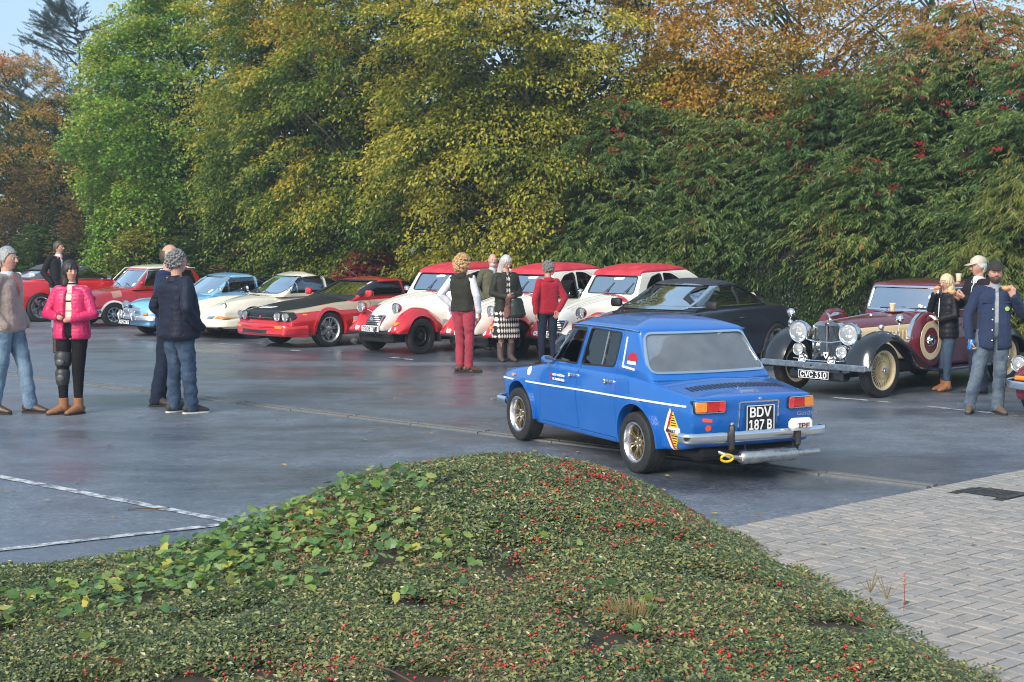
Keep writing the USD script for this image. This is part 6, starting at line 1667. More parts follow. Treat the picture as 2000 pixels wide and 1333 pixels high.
 part(P, 'underside', box(-2.9, .48, -.42, .42, .20, .40, .03), under_m)
 plate(P, (.585, -.03, .435), (1, 0, 0), .44, .105, ['E508 TEV'], plate_white, plate_black, letter=.075)
 part(P, 'towing_hook', pipe([(.60, .14, .47), (.63, .14, .42), (.63, .14, .36), (.60, .14, .33)], .017, 7), trim_black, 60)
 part(P, 'jacking_plate', box(.18, .20, -.94, -.72, .43, .60, .006), plain('grey_plate', (.20, .20, .21), .5))
 for y in (.30, -.12):
  wiper(P, (-.80, y, 1.06), (-.905, y + .07, 1.17), (-.955, y + .12, 1.25))
 for y in (.29, -.29):
  seat(P, -1.65, y, .42, seat_dark, .55, head=False)
 seat(P, -2.45, 0, .44, seat_dark, .45, 1.1, 'rear_bench', False)
 steering(P, -1.22, -.29, .92, .19, 30)
french(fr)
def copy_of(src, name, label, category, pos, yaw, group):
 path = thing(name, label, category, (pos[0], pos[1], 0), yaw, group)
 p = stage.GetPrimAtPath(path)
 p.GetReferences().AddInternalReference(src)
 p.SetInstanceable(True)
 return path
def stand(local, px, yaw):
 g = ground_at(*px); c, s = math.cos(yaw), math.sin(yaw)
 return g - np.array([c * local[0] - s * local[1], s * local[0] + c * local[1]])
copy_of(fr, 'small_car', 'middle one of the cream and red cars, behind the woman in the patterned dress', 'car', stand((0, .66), (1011, 701), YAW_F), YAW_F, 'cream cars with red wings and cloth roofs')
copy_of(fr, 'small_car', 'cream and red car showing above the dark soft top car', 'car', stand((0, .66), (1186, 707), YAW_F), YAW_F, 'cream cars with red wings and cloth roofs')
# ---------------------------------------------------------------- soft top convertibles (origin under the front axle)
soft_m = M('soft_top', {'g': ('geometry', {}), 'n': ('noise_texture', {'scale': 5.0, 'detail': 4.0}), 'w': ('noise_texture', {'scale': 400.0}), 'r': ('rgb_ramp', {'ramp': [(0.3, (0.022, 0.024, 0.034)), (0.7, (0.036, 0.039, 0.052))]}),
 'bp': ('bump', {'strength': 0.3, 'distance': 0.004}), 'p': ('principled_bsdf', {'roughness': 0.85})}, [('g.position', 'n.vector'), ('g.position', 'w.vector'), ('n.fac', 'r.fac'), ('r.color', 'p.base_color'), ('w.fac', 'bp.height'), ('bp.normal', 'p.normal')])
soft_grey = plain('grey_soft_top', (0.060, 0.065, 0.075), .8)
def convertible(P, col, roof_m, spoke_m):
 def warp(v):
  v = v.copy()
  k = np.clip((v[:, 0] - .2) / .65, 0, 1) ** 2
  v[:, 0] -= .20 * k * (v[:, 1] / .85) ** 2
  k = np.clip((-3.0 - v[:, 0]) / .65, 0, 1) ** 2
  v[:, 0] += .16 * k * (v[:, 1] / .85) ** 2
  return v
 low = loft_x(-3.72, .88, [(-3.72, .86), (-3.6, .96), (-3.0, 1.0), (-2.4, .99), (-1.0, .98), (-.72, .95), (-.3, .89), (.4, .78), (.80, .68), (.88, .62)], [(-3.72, .62), (-3.0, .72), (-1, .76), (0, .72), (.6, .62), (.88, .5)], [(-3.72, .80), (-3.0, .94), (-1.0, .91), (-.3, .84), (.4, .73), (.88, .58)],
     [(-3.72, .74), (-3.2, .86), (-2.75, .905), (-2.2, .88), (-1.2, .88), (0, .905), (.5, .85), (.88, .70)], [(-3.72, .66), (-2, .62), (.88, .48)], [(-3.72, .70), (-2.75, .83), (-1.4, .80), (0, .83), (.88, .66)], [(-3.72, .30), (-2.7, .20), (0, .18), (.7, .18), (.88, .24)], r=(.06, .14, .05), ends=(.10, .08), nx=56, warp=warp)
 cab = loft_z([(.90, -.55, -3.05, .74, .68, .18, .16), (.98, -.70, -2.92, .725, .665, .18, .16), (1.10, -.98, -2.70, .675, .62, .16, .16), (1.22, -1.22, -2.44, .61, .56, .13, .16), (1.29, -1.37, -2.25, .565, .52, .12, .15), (1.315, -1.44, -2.15, .54, .50, .11, .15)], .055, rc=(.10, .14))
 car = Car(P, low, cab)
 car.hollow(.03, [box(-2.6, -.75, -.68, .68, .34, .97, .05)])
 for x in (0, -2.75):
  car.cut(arch_cut(x, .325, .355, .55))
 car.window(rounded([(-.60, .985), (.60, .985), (.535, 1.285), (-.535, 1.285)], .05), 'front', 0, glass_sky, 'windscreen', chrome('bright_frame', (.70, .72, .74), .16), .045, span=(-1.6, -.3), which=(1,), proud=.006, trim_name='frame')
 fw = rounded([(-.88, .985), (-1.15, 1.17), (-1.36, 1.255), (-1.95, 1.265), (-1.975, .985)], .03)
 rw = rounded([(-2.0, .985), (-1.985, 1.262), (-2.20, 1.235), (-2.48, 1.09), (-2.56, .985)], .03)
 for w_ in (fw, rw):
  car.window(w_, 'side', 0, pane('clear_side_glass', (.74, .78, .74), 1.9, boost=2.2), 'side_window', trim_black, .006, which=(1,))
 car.window(rounded([(-.42, 1.02), (.42, 1.02), (.40, 1.19), (-.40, 1.19)], .04), 'front', 0, glass_sky, 'rear_window', trim_black, .012, span=(-3.2, -2.3), which=(1,))
 car.panel('bonnet', rounded([(.70, -.50), (.70, .50), (-.55, .66), (-.55, -.66)], .08), 'plan', 0, col, span=(.55, 1.2), deep=.03)
 car.panel('boot_lid', rounded([(-3.62, -.55), (-3.62, .55), (-2.98, .60), (-2.98, -.60)], .06), 'plan', 0, col, span=(.85, 1.3), deep=.03)
 for s in (1, -1):
  d = car.panel('door', rounded([(-.62, .30), (-.66, .80), (-.80, .985), (-1.98, .995), (-2.08, .75), (-2.02, .30)], .06), 'side', s, col, span=(.4, 1.2) if s > 0 else (-1.2, -.4))
  part(d, 'handle', box(-1.92, -1.72, s * .885 - .02, s * .885 + .02, .775, .805, .012), col, 50)
  part(P, 'waist_trim', car.shell(-.004, .008) ^ car.region(stroke([(-.75, .975), (-2.0, .978), (-2.62, .985), (-3.0, 1.005)], .016), 'side', s), chrome_m)
  mirror_pod(P, (-.98, s * .92, 1.0), trim_black, .10, .065, (-1.0, s * .78, .96))
  for x in (0, -2.75):
   wheel(P, x, s * .775, .335, .335, .24, .245, 'blade', spoke_m, trim_black, n=10 if False else 5, dish=.02)
  hd = part(P, 'headlight', car.shell(-.004, .010, (0,)) ^ car.region(rounded([(.36 * s, .60), (.36 * s, .68), (.66 * s, .735), (.78 * s, .72), (.74 * s, .63)], .02), 'front', 1, (.2, 2)), plain('headlight_cover', (.66, .66, .58), .12), 50)
  tl = part(P, 'tail_light', car.shell(-.004, .010, (0,)) ^ car.region(rounded([(.40 * s, .74), (.40 * s, .84), (.80 * s, .86), (.80 * s, .75)], .03), 'front', -1, (-5, -3.2)), red_lens, 50)
 soft = car.shell(-.004, .012, (1,)) ^ (prism([(-1.42, 1.0), (-1.42, 2), (-3.3, 2), (-3.3, .995), (-2.66, .995), (-2.60, .995), (-2.50, 1.115), (-2.215, 1.258), (-1.96, 1.287), (-1.42, 1.287)], 'side', -1, 1) - prism(rounded([(-.44, 1.0), (.44, 1.0), (.42, 1.21), (-.42, 1.21)], .04), 'front', -3.3, -2.3))
 car.finish('body', col)
 part(P, 'soft_top', soft, roof_m, 50)
 gl = part(P, 'grille', car.shell(-.01, .010, (0,)) ^ car.region(rounded([(-.30, .28), (-.34, .62), (.34, .62), (.30, .28)], .05), 'front', 1, (.4, 2)), trim_black)
 part(gl, 'grille_frame', car.shell(-.01, .016, (0,)) ^ car.region(ring(rounded([(-.30, .28), (-.34, .62), (.34, .62), (.30, .28)], .05), .016), 'front', 1, (.4, 2)), chrome_m)
 a = np.linspace(0, 2 * np.pi, 17)
 for k in range(4):
  part(gl, 'ring_emblem', pipe(np.c_[.865 + 0 * a, -.075 + k * .05 + .034 * np.cos(a), .555 + .034 * np.sin(a)], .005, 5), chrome_m, 60)
 part(P, 'underside', box(-3.4, .6, -.7, .7, .17, .32, .05), under_m)
 for y in (.36, -.36):
  seat(P, -1.75, y, .36, plain('cream_leather', (.50, .45, .36), .5), .56)
  seat(P, -2.5, y, .42, plain('cream_leather', (.50, .45, .36), .5), .42)
 part(P, 'dashboard', box(-1.05, -.75, -.66, .66, .74, .955, .05), trim_black)
 steering(P, -1.18, -.36, .86)
navy = paint('navy_paint', (0.008, 0.010, 0.022), .25)
red_c = paint('convertible_red', (0.56, 0.012, 0.020), .3)
yn = math.radians(226)
dk = thing('convertible_car', 'dark navy soft top convertible parked beyond the blue saloon', 'car', (1.62, 21.75, 0), yn)
convertible(dk, navy, soft_m, alloy_m)
yr = math.radians(44)
org = stand((-2.75, -.89), (82, 629), yr)
rc = thing('convertible_car', 'red convertible with grey soft top parked tail out at the far left', 'car', (org[0], org[1], 0), yr)
convertible(rc, red_c, soft_grey, alloy_m)
# ---------------------------------------------------------------- red, black and cream coupe
coupe_red = paint('coupe_red', (0.50, 0.014, 0.018), .3); matt_black = plain('satin_black', (0.012, 0.013, 0.016), .38); champagne = paint('champagne', (0.46, 0.36, 0.25), .35)
jg = put_car('coupe_car', 'long low red coupe with black bonnet and cream side flash', (0, .80), (645, 678), math.radians(226))
def coupe(P):
 def warp(v):
  v = v.copy()
  k = np.clip((v[:, 0] - .45) / .5, 0, 1) ** 2
  v[:, 0] -= .10 * k * (v[:, 1] / .85) ** 2
  return v
 low = loft_x(-3.70, .95, [(-3.70, .80), (-3.4, .90), (-2.4, .90), (-1.0, .89), (-.62, .885), (-.2, .845), (.5, .745), (.86, .685), (.95, .66)], [(-3.7, .66), (-1, .72), (.3, .72), (.95, .66)], [(-3.70, .75), (-3, .84), (-1, .82), (-.2, .79), (.5, .70), (.95, .64)],
     [(-3.7, .76), (-2.6, .87), (-1.3, .84), (0, .87), (.6, .85), (.95, .80)], [(-3.7, .60), (.95, .52)], [(-3.7, .70), (-2.5, .80), (0, .82), (.95, .76)], [(-3.7, .32), (-2.6, .24), (.4, .22), (.95, .24)], r=(.05, .10, .04), ends=(.08, .03), nx=52, warp=warp)
 bump = loft_x(.55, 1.09, [(.55, .47), (1.09, .455)], [(.55, .80), (1.09, .70)], [(.55, .455), (1.09, .44)], [(.55, .875), (.9, .85), (1.09, .74)], .38, [(.55, .86), (1.09, .70)], [(.55, .20), (1.09, .225)], r=(.02, .05, .03), ends=(.01, .05), nx=18, warp=lambda v: np.c_[v[:, 0] - .14 * np.clip((v[:, 0] - .5) / .5, 0, 1) * (v[:, 1] / .8) ** 2, v[:, 1:]])
 cab = loft_z([(.82, -.42, -3.20, .72, .62, .14, .06), (.88, -.56, -3.02, .71, .62, .14, .06), (1.00, -.86, -2.62, .665, .60, .13, .08), (1.12, -1.14, -2.28, .61, .565, .11, .10), (1.175, -1.28, -2.12, .575, .54, .10, .10), (1.195, -1.35, -2.05, .55, .52, .10, .10)], .045, rc=(.08, .10))
 car = Car(P, low, cab)
 car.hollow(.03, [box(-2.5, -.7, -.64, .64, .30, .87, .05)])
 for x in (0, -2.59):
  car.cut(arch_cut(x, .32, .35, .5))
 ws = car.window(rounded([(-.62, .915), (.62, .915), (.53, 1.165), (-.53, 1.165)], .05), 'front', 0, glass_sky, 'windscreen', trim_black, .02, span=(-1.5, -.3), which=(1,))
 part(ws, 'tax_disc', car.shell(-.007, -.005, (1,)) ^ prism(circle((.45, 1.135), .028), 'front', -1.5, -.3), plain('pale_disc', (.7, .62, .68), .5))
 for w_ in (rounded([(-.98, .915), (-1.18, 1.06), (-1.32, 1.145), (-1.88, 1.155), (-1.92, .915)], .03), rounded([(-1.98, .915), (-1.95, 1.15), (-2.15, 1.13), (-2.42, .955), (-2.44, .915)], .03)):
  car.window(w_, 'side', 0, glass_car, 'side_window', trim_black, .014, which=(1,))
 for s in (1, -1):
  sp = (.4, 1.2) if s > 0 else (-1.2, -.4)
  d = car.panel('door', rounded([(-.62, .28), (-.64, .70), (-.78, .89), (-1.93, .90), (-2.0, .70), (-1.95, .28)], .06), 'side', s, coupe_red, span=sp)
  part(P, 'side_flash', car.shell(-.003, .004, (0,)) ^ car.region([(.90, .665), (.50, .715), (-.2, .80), (-1.0, .845), (-1.0, .675), (-.3, .665), (.28, .665), (.55, .648), (.86, .63)], 'side', s), champagne)
  part(P, 'side_flash', car.shell(-.003, .004, (0,)) ^ car.region([(-1.02, .845), (-2.2, .85), (-2.2, .70), (-1.02, .675)], 'side', s), champagne)
  part(P, 'wheel_arch', car.shell(-.006, .020, (0,)) ^ car.region((circle((0, .325), .40, 56) - circle((0, .32), .348, 56)) ^ cs([(-1, .30), (1, .30), (1, 1), (-1, 1)]), 'side', s), coupe_red, 50)
  mirror_pod(P, (-.86, s * .90, .955), coupe_red, .085, .06, (-.90, s * .72, .88))
  for x in (0, -2.59):
   wheel(P, x, s * .705, .318, .318, .21, .225, 'twin', alloy_m, alloy_m, n=6, dish=.015)
  hb = part(P, 'headlight_bezel', car.shell(-.01, .010, (0,)) ^ car.region(rounded([(s * .38, .485), (s * .38, .665), (s * .79, .655), (s * .79, .49)], .05), 'front', 1, (.74, 2)), trim_black)
  for y in (.485, .68):
   headlamp(P, (.955 - .10 * (y / .85) ** 2 + .030, s * y, .575), (1, s * .10, 0), .072, chrome_m, .7, 'headlight', None, .2)
  part(P, 'indicator', Car(P, bump).shell(-.004, .006) ^ prism(rounded([(s * .50, .365), (s * .50, .41), (s * .66, .41), (s * .66, .365)], .01), 'front', .6, 2), amber)
  part(P, 'side_repeater', car.shell(-.004, .006, (0,)) ^ car.region(rounded([(.52, .60), (.60, .60), (.60, .62), (.52, .62)], .005), 'side', s), amber)
 bn = part(P, 'bonnet', car.shell(-.003, .0055, (0,)) ^ prism(fillet([(.96, -.42), (.96, .42), (.50, .62), (-.55, .685), (-.55, -.685), (.50, -.62)], .08), 'plan', .55, 1.2), matt_black, 50)
 part(P, 'scuttle', car.shell(-.003, .0055) ^ prism([(-.56, -.68), (-.56, .68), (-.72, .68), (-.72, -.68)], 'plan', .7, .905), matt_black, 50)
 t = lettering('JSJ 7 NWG', .07, .003, True, .40)
 sh = prism(fillet([(.60, -.40), (.74, -.36), (.74, .02), (.60, .06)], .03), 'plan', .5, 1.2)
 pl = part(P, 'bonnet_plate', car.shell(-.003, .009, (0,)) ^ sh, white_m, 50)
 part(pl, 'lettering', placed(lettering('J57 XUS', .060, .003, True, .33), (.665, -.17, .733), (0, 1, 0), (-1, 0, .20)), plain('grey_ink', (.25, .26, .27), .5), False)
 car.finish('body', coupe_red)
 for s in (1, -1):
  part(P, 'pillar_trim', car.shell(-.003, .006, (1,)) ^ car.region(stroke([(-.80, .90), (-1.34, 1.175)], .05), 'side', s, (.50, 1) if s > 0 else (-1, -.50)), matt_black)
 bp = part(P, 'front_bumper', bump, coupe_red, 40)
 b2 = Car(P, bump)
 part(bp, 'air_intake', b2.shell(-.012, .003) ^ prism(rounded([(-.46, .275), (-.46, .335), (.30, .335), (.30, .275)], .015), 'front', .6, 2), trim_black)
 part(bp, 'bumper_line', b2.shell(-.01, .003) ^ prism([(-.9, .255), (.9, .255), (.9, .263), (-.9, .263)], 'front', .3, 2), matt_black)
 gl = part(P, 'grille', car.shell(-.02, .006, (0,)) ^ prism(rounded([(-.36, .50), (-.36, .61), (.36, .61), (.36, .50)], .02), 'front', .5, 2), trim_black)
 part(gl, 'grille_badge', disc_at((.965, .0, .56), (1, 0, 0), .028, .008), red_lens)
 part(gl, 'grille_bar', box(.952, .966, -.36, .36, .545, .552), dark_chrome, False)
 part(P, 'aerial', pipe([(-1.70, -.45, 1.235), (-1.45, -.5, 1.40), (-1.42, -.52, 1.415)], .005, 5), chrome_m)
 part(P, 'underside', box(-3.3, .8, -.66, .66, .20, .32, .04), under_m)
 for y in (.32, -.32):
  seat(P, -1.75, y, .30, seat_tan, .55)
 part(P, 'dashboard', box(-1.0, -.7, -.60, .60, .68, .87, .05), trim_black)
 steering(P, -1.12, -.32, .80)
 for y in (.28, -.14):
  wiper(P, (-.58, y, .90), (-.70, y - .18, .94), (-.73, y - .36, .95))
coupe(jg)
# ---------------------------------------------------------------- cream rear engined coupe
pcream = paint('porcelain', (0.75, 0.69, 0.55), .35)
po = put_car('sports_coupe', 'cream rounded fastback sports coupe with a driver inside', (.63, .52), (431, 664), math.radians(221))
def fastback(P):
 def warp(v):
  v = v.copy()
  k = np.clip((v[:, 0] - .2) / .62, 0, 1) ** 2
  v[:, 0] -= .16 * k * (v[:, 1] / .70) ** 2
  return v
 low = loft_x(-3.10, .83, [(-3.10, .52), (-2.9, .66), (-2.4, .84), (-1.8, .88), (-.62, .86), (-.3, .82), (.2, .72), (.6, .60), (.78, .50), (.83, .42)], [(-3.1, .5), (-2.2, .64), (-1, .66), (0, .50), (.83, .34)], [(-3.1, .45), (-2.2, .78), (-.6, .79), (0, .70), (.5, .55), (.83, .36)],
     [(-3.1, .60), (-2.21, .78), (-1.2, .755), (0, .775), (.5, .74), (.83, .60)], [(-3.1, .42), (-1, .52), (.83, .34)], [(-3.1, .52), (-2.2, .70), (0, .70), (.83, .55)], [(-3.1, .28), (-2.2, .20), (.4, .20), (.83, .23)], r=(.10, .14, .05), ends=(.08, .05), nx=52, warp=warp)
 wings = []
 for s in (1, -1):
  w = loft_x(-.75, .66, [(-.75, .80), (-.2, .805), (.15, .78), (.42, .735), (.60, .69), (.66, .66)], [(-.75, .06), (0, .10), (.66, .08)], [(-.75, .75), (0, .745), (.66, .61)], [(-.75, .10), (0, .185), (.55, .165), (.66, .14)], .55, [(-.75, .10), (0, .18), (.66, .12)], [(-.75, .40), (.66, .42)], r=(.08, .1, .04), ends=(.02, .03), nx=28).translate([0, s * .565, 0])
  wings.append(w)
 body0 = low + wings[0] + wings[1]
 cab = loft_z([(.80, -.40, -3.0, .70, .56, .20, .10), (.88, -.56, -2.72, .685, .57, .20, .12), (1.00, -.80, -2.42, .64, .55, .18, .14), (1.12, -1.00, -2.12, .59, .53, .15, .16), (1.205, -1.15, -1.82, .545, .505, .13, .16), (1.235, -1.23, -1.70, .52, .49, .12, .16)], .06, rc=(.09, .14))
 car = Car(P, low, cab, wings[0], wings[1])
 car.hollow(.03, [box(-1.9, -.7, -.58, .58, .28, .85, .05)]) if False else None
 inner = inflate(cab, -.03) + box(-1.9, -.7, -.58, .58, .28, .85, .05)
 car.cut(inner)
 for x in (0, -2.21):
  car.cut(arch_cut(x, .305, .335, .42))
 car.window(rounded([(-.60, .875), (.60, .875), (.525, 1.195), (-.525, 1.195)], .07), 'front', 0, glass_sky, 'windscreen', trim_black, .010, span=(-1.4, -.25), which=(1,))
 fw = rounded([(-.86, .88), (-1.06, 1.09), (-1.20, 1.185), (-1.72, 1.20), (-1.745, .885)], .03)
 rw = rounded([(-1.81, .885), (-1.785, 1.195), (-2.0, 1.135), (-2.22, 1.0), (-2.30, .90)], .03)
 for w_ in (fw, rw):
  car.window(w_, 'side', 0, glass_car, 'side_window', chrome_m, .009, which=(1,))
 lid = car.panel('bonnet', rounded([(.72, -.26), (.72, .26), (-.50, .52), (-.50, -.52)], .12), 'plan', 0, pcream, span=(.4, 1.0), deep=.03)
 part(lid, 'bonnet_vent', car.shell(-.002, .004, (0,)) ^ prism(rounded([(-.42, -.10), (-.42, .28), (-.38, .28), (-.38, -.10)], .008), 'plan', .6, 1.0), trim_black)
 for s in (1, -1):
  sp = (.4, 1.2) if s > 0 else (-1.2, -.4)
  d = car.panel('door', rounded([(-.62, .27), (-.66, .72), (-.80, .87), (-1.76, .875), (-1.80, .6), (-1.68, .27)], .06), 'side', s, pcream, span=sp)
  part(d, 'quarter_bar', car.shell(-.01, .006, (1,)) ^ car.region(stroke([(-1.06, .885), (-1.06, 1.10)], .014), 'side', s), chrome_m)
  headlamp(P, (.60, s * .555, .625), (.90, s * .05, .42), .098, chrome_m, .8, 'headlight', None, .30)
  k = part(P, 'indicator', (car.shell(-.004, .010) ^ prism(rounded([(s * .42, .405), (s * .42, .455), (s * .69, .465), (s * .69, .41)], .015), 'front', .3, 2)), amber, 50)
  part(P, 'horn_grille', (car.shell(-.004, .008) ^ prism(rounded([(s * .27, .405), (s * .27, .45), (s * .39, .455), (s * .39, .405)], .01), 'front', .3, 2)), dark_chrome)
  part(P, 'door_mirror', [ball((-.76, s * .80, .94), (.03, .065, .05), 14), pipe([(-.76, s * .80, .92), (-.78, s * .72, .86)], .010, 6)], chrome_m, 60)
  for x in (0, -2.21):
   wheel(P, x, s * .655, .305, .305, .165, .195, 'blade', alloy_m, dark_chrome, n=5, dish=.03)
 car.finish('body', pcream)
 bp = bumper_bar([(-.02 + .30, .79), (.55, .755), (.74, .64), (.86, .38), (.90, 0), (.86, -.38), (.74, -.64), (.55, -.755), (.28, -.79)], [(-.04, .26), (.004, .255), (.03, .30), (.03, .375), (.012, .395), (-.04, .395)], 44)
 b = part(P, 'front_bumper', bp, pcream, 50)
 part(b, 'rubber_strip', bumper_bar([(.28, .80), (.55, .765), (.745, .645), (.865, .38), (.905, 0), (.865, -.38), (.745, -.645), (.55, -.765), (.28, -.80)], [(.018, .345), (.034, .345), (.034, .372), (.018, .372)], 44), trim_black, 50)
 part(P, 'underside', box(-2.8, .7, -.58, .58, .18, .30, .04), under_m)
 for y in (.32, -.32):
  seat(P, -1.35, y, .30, seat_dark, .58)
 part(P, 'dashboard', box(-.95, -.62, -.56, .56, .68, .86, .05), trim_black)
 steering(P, -1.02, .32, .80)
 for y in (.34, -.04, -.34):
  wiper(P, (-.46, y, .872), (-.58, y - .10, .91), (-.62, y - .26, .93))
 part(P, 'sun_strip', car.shell(-.008, -.006, (1,)) ^ prism([(-.54, 1.165), (.54, 1.165), (.54, 1.19), (-.54, 1.19)], 'front', -1.4, -.25), plain('green_strip', (.12, .3, .22), .5))
fastback(po)
# ---------------------------------------------------------------- two chrome bumpered sports cars from one pattern: pale blue fixed head, maroon open
def sports(P, col, roof, number):
 def warp(v):
  v = v.copy()
  k = np.clip((v[:, 0] - .1) / .65, 0, 1) ** 2
  v[:, 0] -= .16 * k * (v[:, 1] / .70) ** 2
  return v
 low = loft_x(-3.10, .74, [(-3.10, .70), (-2.8, .80), (-1.8, .83), (-.72, .84), (-.2, .80), (.3, .745), (.62, .68), (.74, .61)], [(-3.1, .60), (-1, .64), (.2, .60), (.74, .50)], [(-3.1, .64), (-1.8, .76), (-.6, .775), (.2, .735), (.74, .55)],
     [(-3.1, .66), (-2.3, .735), (0, .74), (.5, .70), (.74, .60)], [(-3.1, .56), (.74, .46)], [(-3.1, .58), (-1, .66), (.74, .54)], [(-3.1, .32), (-1, .22), (.5, .24), (.74, .30)], r=(.07, .11, .05), ends=(.06, .07), nx=48, warp=warp)
 solids = [low]
 if roof:
  cab = loft_z([(.78, -.60, -3.0, .64, .56, .10, .06), (.84, -.69, -2.82, .63, .56, .10, .06), (.98, -.90, -2.45, .595, .55, .09, .08), (1.12, -1.11, -2.10, .555, .53, .08, .10), (1.185, -1.21, -1.92, .53, .51, .08, .10), (1.205, -1.27, -1.86, .51, .49, .08, .10)], .045, rc=(.07, .10))
  solids.append(cab)
 car = Car(P, *solids)
 inner = box(-2.0, -.72, -.56, .56, .28, 1.0 if not roof else .82, .05)
 car.cut(inner + inflate(cab, -.03) if roof else inner)
 for x in (0, -2.31):
  car.cut(arch_cut(x, .30, .325, .42))
 if roof:
  ws = car.window(rounded([(-.56, .855), (.56, .855), (.50, 1.175), (-.50, 1.175)], .06), 'front', 0, glass_sky, 'windscreen', chrome_m, .016, span=(-1.4, -.5), which=(1,))
  part(ws, 'tax_disc', car.shell(-.007, -.005, (1,)) ^ prism(circle((.45, .885), .04), 'front', -1.4, -.5), white_m)
  fw = rounded([(-.98, .86), (-1.12, 1.06), (-1.22, 1.16), (-1.80, 1.165), (-1.84, .86)], .02)
  rw = rounded([(-1.90, .86), (-1.86, 1.165), (-2.02, 1.145), (-2.36, .90), (-2.38, .86)], .02)
  for w_ in (fw, rw):
   car.window(w_, 'side', 0, glass_car, 'side_window', chrome_m, .010, which=(1,))
  for s in (1, -1):
   part(P, 'quarter_bar', car.shell(-.01, .008, (1,)) ^ car.region(stroke([(-1.17, .86), (-1.17, 1.12)], .014), 'side', s), chrome_m)
 else:
  fr_ = pipe([(-.72, .60, .82), (-.80, .575, 1.0), (-.86, .54, 1.10), (-.87, 0, 1.12), (-.86, -.54, 1.10), (-.80, -.575, 1.0), (-.72, -.60, .82)], .014, 7)
  w = part(P, 'windscreen_frame', fr_, chrome_m, 60)
  part(w, 'windscreen', (np.array([(-.725, .585, .84), (-.725, -.585, .84), (-.862, -.54, 1.10), (-.862, .54, 1.10)]), np.array([[0, 1, 2], [0, 2, 3]])), glass_sky, False)
 car.panel('bonnet', rounded([(.60, -.40), (.60, .40), (-.58, .55), (-.58, -.55)], .10), 'plan', 0, col, span=(.55, 1.0), deep=.03)
 for s in (1, -1):
  sp = (.4, 1.2) if s > 0 else (-1.2, -.4)
  car.panel('door', rounded([(-.80, .27), (-.80, .84), (-1.86, .85), (-1.90, .27)], .04), 'side', s, col, span=sp)
  headlamp(P, (.575, s * .56, .615), (1, s * .06, .05), .088, chrome_m, .8, 'headlight', col, .28)
  part(P, 'indicator', [box(.63, .70, min(s * .40, s * .545), max(s * .40, s * .545), .44, .49, .012)], amber, 40)
  part(P, 'side_trim', car.shell(-.003, .006, (0,)) ^ car.region(stroke([(.45, .575), (-2.9, .60)], .014), 'side', s), chrome_m)
  part(P, 'door_mirror', [ball((-.85, s * .76, .93), (.025, .065, .045), 14), pipe([(-.85, s * .76, .91), (-.86, s * .70, .84)], .009, 6)], chrome_m, 60)
  for x in (0, -2.31):
   wheel(P, x, s * .63, .295, .295, .155, .19, 'steel', alloy_m, chrome_m, n=8, dish=.02)
 car.finish('body', col)
 gsec = rounded([(-.30, .42), (-.33, .57), (-.12, .60), (0, .62), (.12, .60), (.33, .57), (.30, .42)], .04)
 g = part(P, 'grille', car.shell(-.01, .012, (0,)) ^ prism(gsec, 'front', .3, 2), dark_chrome)
 part(g, 'grille_frame', car.shell(-.01, .024, (0,)) ^ prism(ring(gsec, .016), 'front', .3, 2), chrome_m)
 for k in range(19):
  y = -.27 + k * .03
  part(g, 'grille_slat', car.shell(-.0, .018, (0,)) ^ prism([(y - .005, .43), (y + .005, .43), (y + .005, .57), (y - .005, .57)], 'front', .3, 2), chrome_m, False)
 part(g, 'grille_badge', box(.735, .775, -.03, .03, .575, .65, .01), trim_black)
 bp = part(P, 'front_bumper', bumper_bar([(.25, .765), (.50, .755), (.68, .62), (.80, .30), (.82, 0), (.80, -.30), (.68, -.62), (.50, -.755), (.25, -.765)], [(-.01, .345), (.01, .345), (.034, .375), (.030, .42), (.01, .435), (-.01, .435)], 44), chrome_m, 50)
 for s in (1, -1):
  part(bp, 'overrider', Manifold.hull(ball((.83, s * .27, .35), (.045, .032, .03), 12) + ball((.85, s * .27, .44), (.05, .034, .05), 12) + ball((.82, s * .27, .51), (.035, .026, .03), 12)), chrome_m, 60)
 part(P, 'front_valance', box(.48, .66, -.56, .56, .22, .36, .04), col)
 part(P, 'underside', box(-2.8, .5, -.56, .56, .18, .30, .04), under_m)
 if number:
  plate(P, (.86, -.05, .30), (1, 0, 0), .50, .105, [number], plate_black, white_m, letter=.074)
 for y in (.28, -.28):
  seat(P, -1.55, y, .28, seat_dark, .52)
 part(P, 'dashboard', box(-1.05, -.78, -.56, .56, .64, .82, .04), trim_black)
 steering(P, -1.12, -.28, .78)
sky_blue = paint('powder_blue', (0.17, 0.42, 0.66), .35)
mg = put_car('sports_car', 'powder blue fixed head sports car with chrome bumper, behind the navy jacket', (.575, .56), (297, 660), math.radians(222))
sports(mg, sky_blue, True, 'AGH 26G')
mr = put_car('sports_car', 'maroon sports car with one round headlamp showing at the right edge', (.575, -.56), (1987, 817), math.radians(222))
sports(mr, paint('dark_cherry', (0.16, 0.012, 0.022), .3), False, None)
